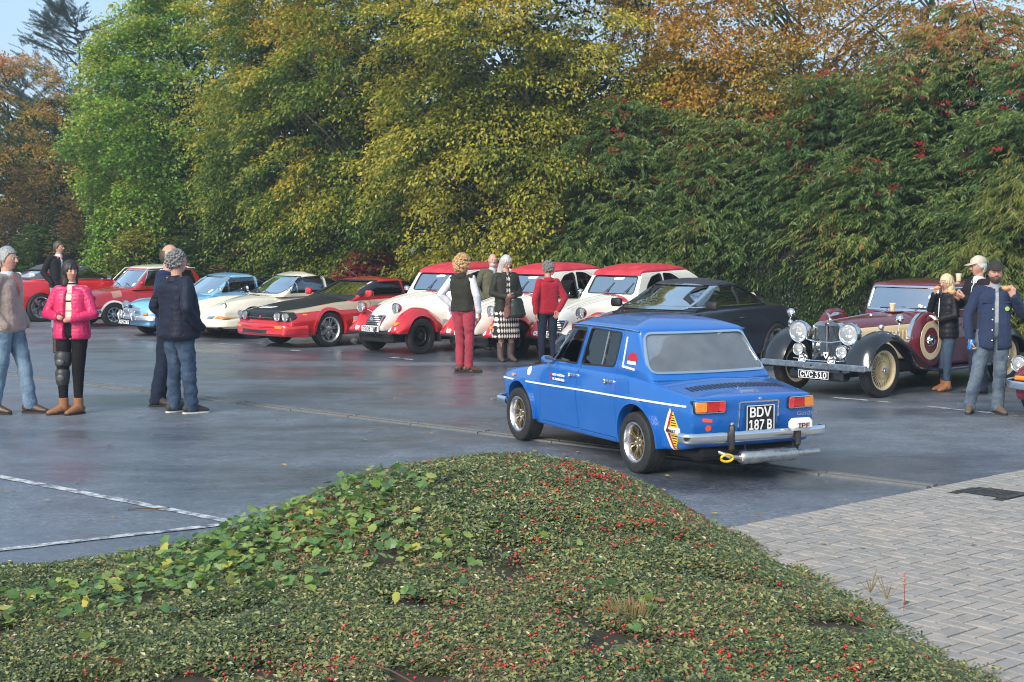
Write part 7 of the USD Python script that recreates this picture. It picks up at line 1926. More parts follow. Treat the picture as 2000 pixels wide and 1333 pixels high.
# ---------------------------------------------------------------- small red hatchback with white roof
mini_red = paint('hatch_red', (0.46, 0.012, 0.020), .35); roof_white = paint('roof_white', (0.74, 0.71, 0.62), .4)
mi = put_car('small_hatchback', 'small boxy red car with a white roof behind the woman in pink', (0, .62), (222, 638), math.radians(222))
def hatch(P):
 low = loft_x(-2.55, .56, [(-2.55, .76), (-2.3, .84), (-.55, .86), (-.2, .84), (.3, .77), (.5, .70), (.56, .62)], [(-2.55, .56), (-1, .60), (.2, .54), (.56, .44)], [(-2.55, .70), (-.6, .80), (.2, .72), (.56, .55)],
     [(-2.55, .60), (-1.5, .69), (0, .69), (.4, .66), (.56, .56)], [(-2.55, .52), (.56, .46)], [(-2.55, .58), (-1, .64), (.56, .54)], [(-2.55, .30), (-1, .21), (.4, .22), (.56, .28)], r=(.08, .12, .05), ends=(.06, .08), nx=44)
 cab = loft_z([(.80, -.42, -2.50, .63, .57, .08, .06), (.86, -.50, -2.42, .62, .57, .08, .06), (1.05, -.68, -2.30, .585, .55, .08, .06), (1.22, -.84, -2.18, .55, .52, .08, .07), (1.275, -.90, -2.12, .535, .505, .08, .08), (1.295, -.94, -2.08, .52, .49, .08, .08)], .055, rc=(.08, .09))
 car = Car(P, low, cab)
 car.hollow(.03, [box(-2.2, -.55, -.55, .55, .27, .85, .04)])
 for x in (0, -2.03):
  car.cut(arch_cut(x, .25, .29, .40))
 ws = car.window(rounded([(-.545, .875), (.545, .875), (.50, 1.225), (-.50, 1.225)], .07), 'front', 0, glass_sky, 'windscreen', chrome_m, .016, span=(-1.1, -.3), which=(1,))
 part(ws, 'tax_disc', car.shell(-.007, -.005, (1,)) ^ prism(circle((.43, .915), .036), 'front', -1.1, -.3), white_m)
 for w_ in (rounded([(-.76, .88), (-.92, 1.225), (-1.40, 1.235), (-1.42, .88)], .03), rounded([(-1.48, .88), (-1.46, 1.235), (-2.02, 1.22), (-2.12, .88)], .03)):
  car.window(w_, 'side', 0, glass_car, 'side_window', chrome_m, .010, which=(1,))
 car.panel('bonnet', rounded([(.46, -.36), (.46, .36), (-.40, .50), (-.40, -.50)], .10), 'plan', 0, mini_red, span=(.6, 1.0), deep=.03)
 for s in (1, -1):
  sp = (.3, 1.2) if s > 0 else (-1.2, -.3)
  car.panel('door', rounded([(-.52, .27), (-.56, .82), (-.86, 1.25), (-1.44, 1.26), (-1.47, .27)], .05), 'side', s, mini_red, span=sp)
  headlamp(P, (.47, s * .475, .62), (1, s * .08, .05), .088, chrome_m, .8, 'headlight', mini_red, .28)
  part(P, 'wheel_arch', car.shell(-.006, .024, (0,)) ^ car.region((circle((0, .25), .33, 50) - circle((0, .25), .29, 50)) ^ cs([(-1, .22), (1, .22), (1, 1), (-1, 1)]), 'side', s), white_m, 50)
  part(P, 'sill_strip', car.shell(-.006, .010, (0,)) ^ car.region([(-.33, .235), (-1.70, .235), (-1.70, .265), (-.33, .265)], 'side', s), white_m)
  part(P, 'roof_gutter', pipe([(-.62, s * .60, 1.0), (-.90, s * .548, 1.268), (-1.5, s * .535, 1.283), (-2.12, s * .515, 1.268)], .010, 6), roof_white, 60)
  part(P, 'door_mirror', box(-.72, -.66, s * .66 - .05, s * .66 + .05, .92, .98, .02), mini_red, 40)
  for x in (0, -2.03):
   wheel(P, x, s * .60, .262, .262, .15, .16, 'mini', alloy_m, alloy_m, n=8, dish=.02)
 car.finish('body', mini_red)
 part(P, 'white_roof', car.shell(-.002, .006, (1,)) ^ prism([(-3, -1), (0, -1), (0, 1), (-3, 1)], 'plan', 1.272, 2), roof_white, 50)
 gsec = rounded([(-.30, .42), (-.33, .55), (-.2, .64), (.2, .64), (.33, .55), (.30, .42)], .05)
 g = part(P, 'grille', car.shell(-.01, .010, (0,)) ^ prism(gsec, 'front', .2, 2), dark_chrome)
 part(g, 'grille_frame', car.shell(-.01, .022, (0,)) ^ prism(ring(gsec, .02), 'front', .2, 2), chrome_m)
 part(P, 'front_bumper', bumper_bar([(.30, .64), (.50, .60), (.60, .35), (.62, 0), (.60, -.35), (.50, -.60), (.30, -.64)], [(-.01, .31), (.01, .31), (.03, .335), (.028, .37), (.01, .385), (-.01, .385)], 36), chrome_m, 50)
 st = part(P, 'wing_sticker', car.shell(-.002, .003, (0,)) ^ prism(rounded([(.0, .50), (-.22, .50), (-.22, .62), (.0, .62)], .02), 'plan', .6, 1), plain('dull_pink', (.5, .25, .2), .5))
 part(P, 'underside', box(-2.3, .4, -.54, .54, .17, .28, .04), under_m)
 for y in (.28, -.28):
  seat(P, -1.25, y, .30, plain('red_seat', (.40, .02, .03), .6), .56)
 part(P, 'rear_bench', box(-2.1, -1.7, -.5, .5, .34, .50, .05) + box(-2.14, -2.0, -.5, .5, .45, .88, .05), plain('red_seat', (.40, .02, .03), .6))
 part(P, 'dashboard', box(-.80, -.60, -.54, .54, .66, .84, .04), plain('red_seat', (.40, .02, .03), .6))
 steering(P, -.95, -.28, .80)
 for y in (.3, -.15):
  wiper(P, (-.46, y, .87), (-.56, y - .08, .93), (-.60, y - .24, .95))
hatch(mi)
# ---------------------------------------------------------------- people
skin_m = M('skin', {'g': ('geometry', {}), 'n': ('noise_texture', {'scale': 22.0, 'detail': 4.0}), 'r': ('rgb_ramp', {'ramp': [(0.3, (0.44, 0.215, 0.15)), (0.7, (0.58, 0.32, 0.235))]}),
 'p': ('principled_bsdf', {'roughness': 0.5, 'subsurface_weight': 0.12, 'subsurface_radius': (0.02, 0.008, 0.004), 'subsurface_scale': 0.3})}, [('g.position', 'n.vector'), ('n.fac', 'r.fac'), ('r.color', 'p.base_color')])
def cloth(name, col, scale=60.0, rough=0.85, bump=0.25, vary=0.25, worn=None):
 lo, hi = tuple(np.array(col) * (1 - vary)), tuple(np.array(worn if worn else np.array(col) * (1 + vary)))
 return M('cloth_' + name, {'g': ('geometry', {}), 'n': ('noise_texture', {'scale': 5.0, 'detail': 6.0, 'roughness': 0.65}), 'w': ('noise_texture', {'scale': scale, 'detail': 3.0}), 'k': ('noise_texture', {'scale': 14.0, 'detail': 3.0, 'distortion': 1.5}),
  'r': ('rgb_ramp', {'ramp': [(0.32, lo), (0.68, hi)]}), 'b1': ('bump', {'strength': bump, 'distance': 0.006}), 'b2': ('bump', {'strength': 0.35, 'distance': 0.03}), 'p': ('principled_bsdf', {'roughness': rough, 'specular_ior_level': 0.22, 'sheen_weight': min(.15, float(np.max(col)) * .6)})},
  [('g.position', 'n.vector'), ('g.position', 'w.vector'), ('g.position', 'k.vector'), ('n.fac', 'r.fac'), ('r.color', 'p.base_color'), ('k.fac', 'b2.height'), ('b2.normal', 'b1.normal'), ('w.fac', 'b1.height'), ('b1.normal', 'p.normal')])
denim_light = cloth('light_denim', (0.085, 0.15, 0.24), 300, worn=(0.20, 0.29, 0.38)); denim = cloth('denim', (0.020, 0.038, 0.072), 300, worn=(0.055, 0.09, 0.145)); denim_dark = cloth('dark_denim', (0.014, 0.022, 0.042), 300)
denim_worn = cloth('worn_denim', (0.045, 0.075, 0.125), 300, worn=(0.145, 0.18, 0.215))
leather_brown = plain('brown_leather', (0.060, 0.030, 0.018), .45, nscale=30.0); suede_tan = plain('tan_suede', (0.27, 0.115, 0.050), .9, nscale=30.0); khaki_shoe = plain('khaki_shoe', (0.11, 0.085, 0.06), .85, nscale=40.0); shoe_dark = plain('dark_shoe', (0.035, 0.028, 0.024), .7)
sole_white = plain('pale_sole', (0.55, 0.54, 0.50), .7); sole_dark = plain('dark_sole', (0.02, 0.018, 0.016), .8)
eye_w, eye_d, lip_m = plain('eye_white', (.62, .58, .55), .3), plain('iris', (.03, .022, .018), .2), plain('lips', (.36, .11, .095), .5)
def V(*a):
 return np.array(a, float)
def chain(*pr):
 """Tapering limbs: hulls of the spheres at neighbouring joints."""
 out = None
 for (p, r), (q, s) in zip(pr[:-1], pr[1:]):
  h = Manifold.hull(ball(p, r, 14) + ball(q, s, 14))
  out = h if out is None else out + h
 return out
def soft(m, edge=.03, it=6, folds=0.0, seed=0, fs=9.0, stretch=(1, 1, .45)):
 """Refined and smoothed; folds pushes the surface in and out along its normals."""
 k = m.refine_to_length(edge).to_mesh()
 t = trimesh.Trimesh(np.array(k.vert_properties[:, :3], float), np.array(k.tri_verts, int), process=False)
 t.merge_vertices()
 trimesh.smoothing.filter_taubin(t, .5, .52, it)
 v, f = np.array(t.vertices), np.array(t.faces)
 if folds:
  n = np.array(t.vertex_normals)
  s = np.array(stretch)
  w = meshkit.fbm(v * s * fs + seed * 7.3, 3, seed) - .5
  w += .8 * (np.abs(meshkit.noise(v * np.array([1, 1, 2.4]) * fs * .8 + seed, seed + 3) - .5) - .2)
  v = v + n * (w * folds)[:, None]
 return v, f
def make_hand(wrist, d, palm, thumb_side, curl=.5, s=1.0):
 """A hand: palm, four jointed fingers of different length and a thumb from the side of the palm. d: along the forearm; palm: out of the palm."""
 d = unit(V(*d)); n = V(*palm); n = unit(n - d * (n @ d)); a = np.cross(d, n) * thumb_side
 w = V(*wrist)
 P = lambda x, y, z: w + (d * x + a * y + n * z) * s
 m = Manifold.hull(Manifold.compose([ball(P(.005, .018, 0), .018 * s, 10), ball(P(.005, -.018, 0), .018 * s, 10), ball(P(.085, .034, 0), .013 * s, 10), ball(P(.080, -.034, 0), .012 * s, 10), ball(P(.04, .036, .004), .014 * s, 10)]))
 for y, L, sp in ((.033, .072, .06), (.011, .082, .015), (-.011, .076, -.03), (-.032, .060, -.09)):
  p0 = P(.082, y, 0); ang = curl * .9
  d1 = d * math.cos(ang) + n * math.sin(ang) + a * sp
  p1 = p0 + d1 * L * .45 * s
  ang2 = curl * 2.0
  d2 = d * math.cos(ang2) + n * math.sin(ang2) + a * sp
  p2 = p1 + d2 * L * .32 * s
  ang3 = curl * 2.7
  d3 = d * math.cos(ang3) + n * math.sin(ang3)
  p3 = p2 + d3 * L * .25 * s
  m = m + chain((p0, .0100 * s), (p1, .0092 * s), (p2, .0084 * s), (p3, .0072 * s))
 t0, t1 = P(.022, .030, .006), P(.058, .058, .020)
 t2 = P(.088, .060 - .018 * curl, .030 + .012 * curl)
 return m + chain((t0, .0155 * s), (t1, .0115 * s), (t2, .0088 * s))
def head_mesh(c, R, hs=1.0, female=False, jaw=1.0):
 """A head about c: cranium, jaw and chin, brow, nose and ears. R turns it; the face looks along +x before turning."""
 t = trimesh.creation.icosphere(3, 1.0)
 v = np.array(t.vertices)
 x, y, z = v.T.copy()
 X, Y, Z = x * .097, y * .077, z * .122
 low = np.clip(-z - .05, 0, 1)
 Y = Y * (1 - .30 * low ** 1.2 / jaw)
 X = np.where(x > 0, X * (1 - .06 * low) - .004 * (1 - np.abs(y)) * (np.abs(z) < .5), X * (1 - .42 * low))
 chin = np.exp(-((z + .86) / .20) ** 2) * np.clip(x + .2, 0, 1)
 X = X + .016 * chin * (1 - .7 * np.abs(y))
 face = np.clip(x, 0, 1) ** 2
 X = X + .007 * face * np.exp(-((z - .22) / .10) ** 2) - .010 * face * np.exp(-((z - .06) / .09) ** 2) * np.exp(-((np.abs(y) - .38) / .22) ** 2)
 X = X + .006 * face * np.exp(-((z + .10) / .15) ** 2) * np.exp(-((np.abs(y) - .5) / .2) ** 2)
 X = X + .007 * face * np.exp(-((z + .46) / .12) ** 2) * np.exp(-(y / .35) ** 2)
 m = solid(np.c_[X, Y, Z], np.array(t.faces))
 nose = Manifold.hull(Manifold.compose([ball((.093, 0, .022), .008, 8), ball((.116, 0, -.020), .0105, 10), ball((.100, .012, -.026), .008, 8), ball((.100, -.012, -.026), .008, 8)]))
 m = m + nose
 for s in (1, -1):
  m = m + ball((-.004, s * .077, -.004), (.021, .009, .031), 12)
 M4 = np.eye(4); M4[:3, :3] = R * hs; M4[:3, 3] = c
 return m.transform(M4[:3])
def face_parts(P, parent, c, R, hs, brow_m, glasses=False, beard=None, stubble=None):
 A = lambda p: (V(*p) * hs) @ R.T + c
 E = lambda p, r, seg=10: moved_pts(ball((0, 0, 0), r, seg), R, A(p), hs)
 for s in (1, -1):
  e = part(parent, 'eye', E((.0835, s * .030, .010), (.008, .0135, .0075)), eye_w, 60)
  part(e, 'iris', E((.0905, s * .030, .010), (.003, .006, .006)), eye_d, 60)
  part(parent, 'eyebrow', E((.0955, s * .031, .030), (.006, .019, .0045)), brow_m, 60)
 part(parent, 'mouth', E((.0945, 0, -.057), (.006, .023, .0055)), lip_m, 60)
 if glasses:
  g = []
  a = np.linspace(0, 2 * np.pi, 17)
  for s in (1, -1):
   q = np.c_[np.full(17, .108), s * .032 + .022 * np.cos(a), .008 + .017 * np.sin(a)]
   g.append(pipe(A1(q, hs, R, c), .0022 * hs, 5)); g.append(pipe(A1(np.array([(.106, s * .054, .012), (.05, s * .080, .014), (-.01, s * .082, .006)]), hs, R, c), .0020 * hs, 5))
  g.append(pipe(A1(np.array([(.109, -.011, .01), (.112, 0, .013), (.109, .011, .01)]), hs, R, c), .002 * hs, 5))
  part(parent, 'glasses', g, trim_black, 60)
 if beard is not None:
  t = trimesh.creation.icosphere(3, 1.0); v = np.array(t.vertices)
  b = ball((.012, 0, -.070), (.092, .064, .058), 24) - ball((.105, 0, -.055), (.03, .025, .009), 12) - box(-.2, .2, -.2, .2, -.026, .2) - box(-.2, -.0, -.2, .2, -.2, .2) - ball((.10, 0, -.02), (.03, .03, .022), 12)
  part(parent, 'beard', moved_pts(b, R, c, hs), beard, 60)
def A1(q, hs, R, c):
 return (np.asarray(q) * hs) @ R.T + c
def moved_pts(m, R, c, hs):
 v, f = to_vf(m)
 return (v * hs) @ R.T + c, f
def hair_mesh(style, R, c, hs, seed):
 rr = np.random.default_rng(seed)
 if style in ('short', 'thin'):
  g = .006 if style == 'thin' else .012
  m = ball((-.010, 0, .014), (.100 + g, .080 + g, .118 + g), 40)
  m = m - Manifold.hull(Manifold.compose([box(.058, .3, -.2, .2, -.3, .066), box(.01, .3, -.2, .2, -.3, -.03)]))
  m = m - box(-.035, .3, -.2, .2, -.3, -.018) - box(-.3, .3, -.2, .2, -.3, -.085)
  if style == 'thin':
   m = m - ball((.04, 0, .12), (.12, .072, .10), 24)
  v, f = soft(m, .014, 3)
  n = meshkit.fbm(v * 60 + seed, 3, seed) - .5
  v = v + unit(v - np.array([-.01, 0, .01])) * (n * .016)[:, None]
 elif style == 'bald':
  m = ball((-.010, 0, .0), (.104, .083, .100), 40) - box(-.03, .3, -.2, .2, -.3, .3) - box(-.3, .3, -.2, .2, .055, .3) - box(-.3, .3, -.2, .2, -.3, -.080)
  v, f = soft(m, .014, 3)
 elif style in ('curly', 'bigcurly', 'wave'):
  k, rb, L = {'curly': (230, .017, .112), 'bigcurly': (330, .024, .135), 'wave': (260, .020, .118)}[style]
  u = unit(rr.normal(size=(k * 3, 3)))
  keep = ~((u[:, 0] > .35) & (u[:, 2] < .42)) & (u[:, 2] > (-.55 if style == 'curly' else -.95)) & ~((u[:, 0] > -.05) & (u[:, 2] < -.35) & (np.abs(u[:, 1]) < .9) & (style == 'curly'))
  u = u[keep][:k]
  ce = u * np.array([L * .98, L * .82, L * 1.06]) + V(-.014, 0, .012)
  ce += rr.normal(0, .006, ce.shape)
  if style == 'bigcurly':
   ce[:, 2] -= .012; ce[:, 1] *= 1.08
   lo_ = ce[:, 2] < -.06; ce[lo_, 0] -= .012
  core = ball((-.016, 0, .014), (L * .93, L * .78, L * .98), 24) - Manifold.hull(Manifold.compose([box(.055, .3, -.2, .2, -.3, .06), box(.02, .3, -.2, .2, -.3, -.02)]))
  ic = trimesh.creation.icosphere(1, 1.0); iv, if_ = np.array(ic.vertices), np.array(ic.faces)
  rad = rb * rr.uniform(.6, 1.2, len(ce))
  v = (ce[:, None] + iv[None] * rad[:, None, None] * np.array([1, 1, .85])).reshape(-1, 3)
  f = (if_[None] + (np.arange(len(ce)) * len(iv))[:, None, None]).reshape(-1, 3)
  v = v + (meshkit.fbm(v * 90, 2, seed) - .5)[:, None] * .010
  v, f = cat([(v, f), core])
 else:                                                       # 'bob', 'long': a cap of hair with falling sides
  drop = {'bob': -.165, 'long': -.27, 'blonde': -.20}[style]
  m = ball((-.012, 0, .016), (.114, .095, .124), 40)
  side = Manifold.hull(Manifold.compose([ball((-.045, 0, .02), (.075, .092, .06), 20), ball((-.055, .052, drop), (.040, .045, .02), 14), ball((-.055, -.052, drop), (.040, .045, .02), 14), ball((.012, .066, drop * .95), (.032, .022, .02), 12), ball((.012, -.066, drop * .95), (.032, .022, .02), 12)]))
  m = m + side
  fr = .052 if style != 'bob' else .030
  m = m - Manifold.hull(Manifold.compose([box(.050, .3, -.058, .058, -.5, fr), box(.03, .3, -.05, .05, -.5, -.05)]))
  m = m - box(.052, .3, -.3, .3, -.5, .0)
  v, f = soft(m, .014, 3)
  st = np.sin(np.arctan2(v[:, 1], v[:, 0] + .02) * 26 + 5 * meshkit.noise(v * 12, seed)) * .003 + (meshkit.fbm(v * np.array([70, 70, 12]), 3, seed) - .5) * .014
  v = v + unit(v * [1, 1, .2] + [1e-4, 0, 0]) * st[:, None]
 return (v * hs) @ R.T + c, f
def hairmat(name, col):
 return M('hair_' + name, {'g': ('geometry', {}), 'mp': ('mapping', {'scale': (90, 90, 14)}), 'n': ('noise_texture', {'scale': 1.0, 'detail': 4.0}), 'r': ('rgb_ramp', {'ramp': [(0.3, tuple(np.array(col) * .5)), (0.7, tuple(np.minimum(np.array(col) * 1.35, .9)))]}),
  'b': ('bump', {'strength': .6, 'distance': .006}), 'p': ('principled_bsdf', {'roughness': .5})}, [('g.position', 'mp.vector'), ('mp.vector', 'n.vector'), ('n.fac', 'r.fac'), ('r.color', 'p.base_color'), ('n.fac', 'b.height'), ('b.normal', 'p.normal')])
h_grey = hairmat('grey', (.30, .295, .29)); h_silver = hairmat('silver', (.46, .45, .43)); h_dark = hairmat('dark', (.022, .016, .016)); h_brown = hairmat('brown', (.07, .045, .03)); h_gold = hairmat('golden', (.46, .27, .12)); h_blonde = hairmat('blonde', (.66, .52, .31)); h_salt = hairmat('salt', (.18, .175, .17)); h_white = hairmat('white', (.62, .61, .59))
def person(label, at, yaw, H, build=1.0, female=False, head_yaw=0.0, head_pitch=0.0, feet=((0.02, .10), (-.02, -.10)), toes=(8, -8), arms=None, hands=True, hair=('short', h_grey), jacket=None, jacket_hem=.80, jacket_open=0.0, sleeves=None, sleeve_m=None,
     shirt=None, trousers=None, tight=False, dress=None, shoes=None, sole=sole_dark, boots=0.0, glasses=False, beard=None, cap=None, belly=0.0, puffer=0.0, collar=None, seed=1, lean=0.0, brow=None, seated=False, knees=None, folds=.016, loose=1.0):
 k = H / 1.75
 S = lambda p: V(*p) * k
 P = thing('person', label, 'person', (at[0], at[1], at[2] if len(at) > 2 else 0.0), yaw)
 hw = .092 if not female else .095
 sh = (.178 if not female else .155) * (1 + .25 * (build - 1))
 shz, hipz = 1.435 + (0 if not female else -.01), .92
 lx = lean
 L = [V(0.0, hw, hipz), V(0.0, -hw, hipz)]
 A_ = [V(f[0], f[1], .085) for f in feet]
 K = [(l + a) / 2 + V(.025, 0, .03) for l, a in zip(L, A_)] if knees is None else [V(*q) for q in knees]
 neck, headc = V(lx * .95, 0, 1.475), V(lx + .015, 0, 1.635)
 sho = [V(lx * .9 - .005, sh, shz), V(lx * .9 - .005, -sh, shz)]
 arms = arms or (((-.02, .26, 1.13), (.05, .27, .88)), ((-.02, -.26, 1.13), (.05, -.27, .88)))
 el = [V(*a[0]) for a in arms]; wr = [V(*a[1]) for a in arms]
 b = build
 # the body: one continuous figure
 tors = [ball(V(lx * .8, s * .075 * b, 1.33), V(.088 + .02 * (b - 1), .085, .11), 14) for s in (1, -1)] + [ball(V(lx * .4 + .01 + belly * .5, s * .06 * b, 1.08), V(.085 + belly, .075, .10), 14) for s in (1, -1)] + [ball(V(0, s * .07 * b, .94), V(.095, .085, .09), 14) for s in (1, -1)]
 body = Manifold.hull(tors[0] + tors[1] + tors[2] + tors[3]) + Manifold.hull(tors[2] + tors[3] + tors[4] + tors[5])
 body = body + chain((neck - V(0, 0, .04), .062), (headc - V(.02, 0, .05), .052))
 for i in (0, 1):
  body = body + chain((V(lx * .85, (1, -1)[i] * .06, shz), .055), (sho[i], .050), (el[i], .040), (wr[i], .028))
  body = body + chain((L[i], .085), (K[i], .056), (A_[i], .040))
  tr = math.radians(toes[i])
  body = body + chain((A_[i] - V(.015, 0, .040), .032), (A_[i] + V(math.cos(tr) * .13, math.sin(tr) * .13, -.058), .020))
 M0 = np.eye(4) * k
 body = body.transform(M0[:3])
 R = trimesh.transformations.euler_matrix(0, head_pitch, head_yaw)[:3, :3]
 hc = S(headc)
 hd = head_mesh(hc, R, k * (.97 if female else 1.0), female)
 bd = body + hd
 pw = []
 if hands:
  for i in (0, 1):
   d = wr[i] - el[i]
   spec = arms[i][2] if len(arms[i]) > 2 else dict(palm=(0, (-1, 1)[i], 0), curl=.45)
   if spec is None:
    continue
   dd = V(*spec['d']) if 'd' in spec else d
   bd = bd + make_hand(S(wr[i] + unit(d) * .012), dd, spec.get('palm', (0, (-1, 1)[i], 0)), (-1, 1)[i] * spec.get('flip', 1), spec.get('curl', .45), k * (.90 if female else 1.0))
 v, f = soft(bd, .022 * k, 2)
 bp = part(P, 'body', (v, f), skin_m, 60)
 hs = k * (.97 if female else 1.0)
 face_parts(P, bp, hc, R, hs, brow or hair[1], glasses, beard)
 if hair[0]:
  part(P, 'hair', hair_mesh(hair[0], R, hc, hs, seed), hair[1], 60)
 if cap is not None:
  cm, peak = cap
  dome = (ball((-.012, 0, .050), (.112, .092, .092), 30) - box(-.3, .3, -.3, .3, -.3, .045)) 
  if peak == 'flat':
   dome = dome + (ball((-.005, 0, .048), (.116, .096, .060), 30) - box(-.3, .3, -.3, .3, -.3, .040))
  bill = Manifold.hull(Manifold.compose([ball((.085, .062, .046), (.01, .012, .004), 8), ball((.085, -.062, .046), (.01, .012, .004), 8), ball((.165, .036, .034), (.012, .012, .004), 8), ball((.165, -.036, .034), (.012, .012, .004), 8)])) if peak != 'flat' else Manifold.hull(Manifold.compose([ball((.080, .066, .046), (.01, .012, .005), 8), ball((.080, -.066, .046), (.01, .012, .005), 8), ball((.135, .04, .036), (.012, .012, .005), 8), ball((.135, -.04, .036), (.012, .012, .005), 8)]))
  c_ = part(P, 'cap', moved_pts(dome, R, hc, hs), cm, 60)
  part(c_, 'peak', moved_pts(bill, R, hc, hs), cm, 60)
 # clothes
 lo = loose
 if trousers is not None:
  tm = None
  for i in (0, 1):
   r = ((.100, .072, .050) if tight else (.108 * (1 + .3 * (b - 1)), .082 * lo, .074 * lo))
   leg = chain((L[i] + V(0, 0, .03), r[0]), (K[i], r[1]), (A_[i] + V(0, 0, .03 + boots * .6), r[2]), (A_[i] + V(.0, 0, -.02 + boots), r[2] * (1.0 if tight else .98)))
   tm = leg if tm is None else tm + leg
  tm = tm + Manifold.hull(Manifold.compose([ball(V(.0, s * .078 * b, z), V(.118 + belly * .4, .090, .08), 14) for s in (1, -1) for z in (.93, 1.03)]))
  tm = tm.trim_by_plane([0, 0, 1], .022 + boots)
  part(P, 'trousers', soft(tm.transform(M0[:3]), .022 * k, 3, folds * (0.5 if tight else 1.4) * k, seed, 8.0, (1, 1, 1.6)), trousers, 60)
 if dress is not None:
  dm = Manifold.hull(Manifold.compose([ball(V(.0, s * .095, .96), (.125, .095, .06), 16) for s in (1, -1)] + [ball(V(.0, s * .12, .40), (.165, .12, .03), 16) for s in (1, -1)])) + Manifold.hull(Manifold.compose([ball(V(.01, s * .07, 1.36), (.095, .085, .10), 14) for s in (1, -1)] + [ball(V(.0, s * .085, 1.0), (.115, .085, .06), 14) for s in (1, -1)]))
  part(P, 'dress', soft(dm.transform(M0[:3]), .022 * k, 3, .014 * k, seed, 7, (1.6, 1.6, .15)), dress, 60)
 if shirt is not None:
  sm = Manifold.hull(tors[0] + tors[1] + tors[2] + tors[3]) + Manifold.hull(tors[2] + tors[3] + tors[4] + tors[5]) + chain((neck - V(0, 0, .045), .070), (neck - V(0, 0, .01), .064))
  sm = inflate(soft_m_(sm), .010)
  part(P, 'shirt', soft(sm.transform(M0[:3]), .025 * k, 2, .006, seed), shirt, 60)
 if jacket is not None:
  g = .030
  gy = .045 * (b - 1)
  q = [ball(V(lx * .8 - .004, s * .082 * b, 1.345), V(.092 + g + .06 * (b - 1), .085 + g, .105), 16) for s in (1, -1)]
  w = [ball(V(lx * .4 + .006 + belly * .6, s * .070 * b, 1.10), V(.095 + g + gy + belly * .7, .082 + g + gy, .10), 16) for s in (1, -1)]
  hz = max(jacket_hem + .04, .72)
  h = [ball(V(.004 + belly * .4, s * .080 * b, hz), V(.108 + g + gy * 1.6 + belly * .4, .090 + g + gy, .05), 16) for s in (1, -1)]
  jm = Manifold.hull(q[0] + q[1] + w[0] + w[1]) + Manifold.hull(w[0] + w[1] + h[0] + h[1])
  jm = jm + chain((neck - V(.0, 0, .06), .090), (neck + V(-.008, 0, -.025), .072))
  has = (True, True) if sleeves is None else sleeves
  arm_m = None
  for i in (0, 1):
   sg = (1, -1)[i]
   u = chain((V(lx * .85, sg * .07, shz - .03), .080), (sho[i] + V(0, 0, -.015), .074 * (1 if not female else .92)))
   jm = jm + u
   if has[i]:
    a = chain((sho[i] + V(0, 0, -.015), .074 * (1 if not female else .92)), (el[i], .062 * (1 if not female else .92)), (wr[i] - unit(wr[i] - el[i]) * .01, .047))
    if sleeve_m is None:
     jm = jm + a
    else:
     arm_m = a if arm_m is None else arm_m + a
  jm = jm.trim_by_plane([0, 0, 1], jacket_hem)
  jm = jm - Manifold.hull(ball(neck + V(.035, 0, .05), .055, 12) + ball(neck + V(.06, 0, .12), .08, 12))
  if jacket_open > 0:
   o = jacket_open
   jm = jm - Manifold.hull_points(np.array([(.02, 0, 1.50), (.4, -o * 1.2, 1.52), (.4, o * 1.2, 1.52), (.02, -.02, .5), (.02, .02, .5), (.4, -o, .5), (.4, o, .5), (.02, 0.03, 1.5)]))
  if arm_m is None and sleeve_m is not None:
   pass
  v, f = soft(jm.transform(M0[:3]), .020 * k, 3, (folds if not puffer else .006) * k, seed + 2, 8.5, (1, 1, .8))
  if puffer:
   t_ = trimesh.Trimesh(v, f, process=False); n = np.array(t_.vertex_normals)
   # quilting runs round the chest and round the sleeves
   best = np.full(len(v), 1e9); along = v[:, 2].copy()
   for i in (0, 1):
    for a0, a1, off in ((sho[i], el[i], 0.0), (el[i], wr[i], np.linalg.norm(el[i] - sho[i]))):
     a0, a1 = S(a0), S(a1); d = a1 - a0; Ls = np.linalg.norm(d); d /= Ls
     tt = np.clip((v - a0) @ d, 0, Ls); dist = np.linalg.norm(v - a0 - tt[:, None] * d, axis=1)
     hit = (dist < .085 * k) & (dist < best) & ((np.abs(v[:, 1]) > .165 * k) | (v[:, 0] > .145 * k))
     along[hit] = tt[hit] + off * k; best[hit] = dist[hit]
   v = v + n * (np.abs(np.sin(along * np.pi / puffer)) ** .6 * .010 - .004)[:, None]
  jp = part(P, 'jacket', (v, f), jacket, 60)
  if arm_m is not None:
   part(P, 'sleeves', soft(arm_m.transform(M0[:3]), .020 * k, 3, folds * k, seed + 4, 9), sleeve_m, 60)
  if collar is not None:
   cr = (Manifold.hull(ball(neck + V(-.012, 0, -.045), (.104, .104, .03), 18) + ball(neck + V(-.014, 0, .008), (.082, .080, .02), 18)) - Manifold.hull(ball(neck + V(-.005, 0, -.03), (.080, .080, .05), 18) + ball(neck + V(0, 0, .07), (.072, .070, .04), 18)))
   cr = cr - Manifold.hull_points(np.array([(0.0, 0, 1.40), (.2, -.10, 1.40), (.2, .10, 1.40), (0.0, 0, 1.62), (.2, -.12, 1.62), (.2, .12, 1.62)]))
   part(P, 'collar', soft(cr.transform(M0[:3]), .016 * k, 1), collar, 60)
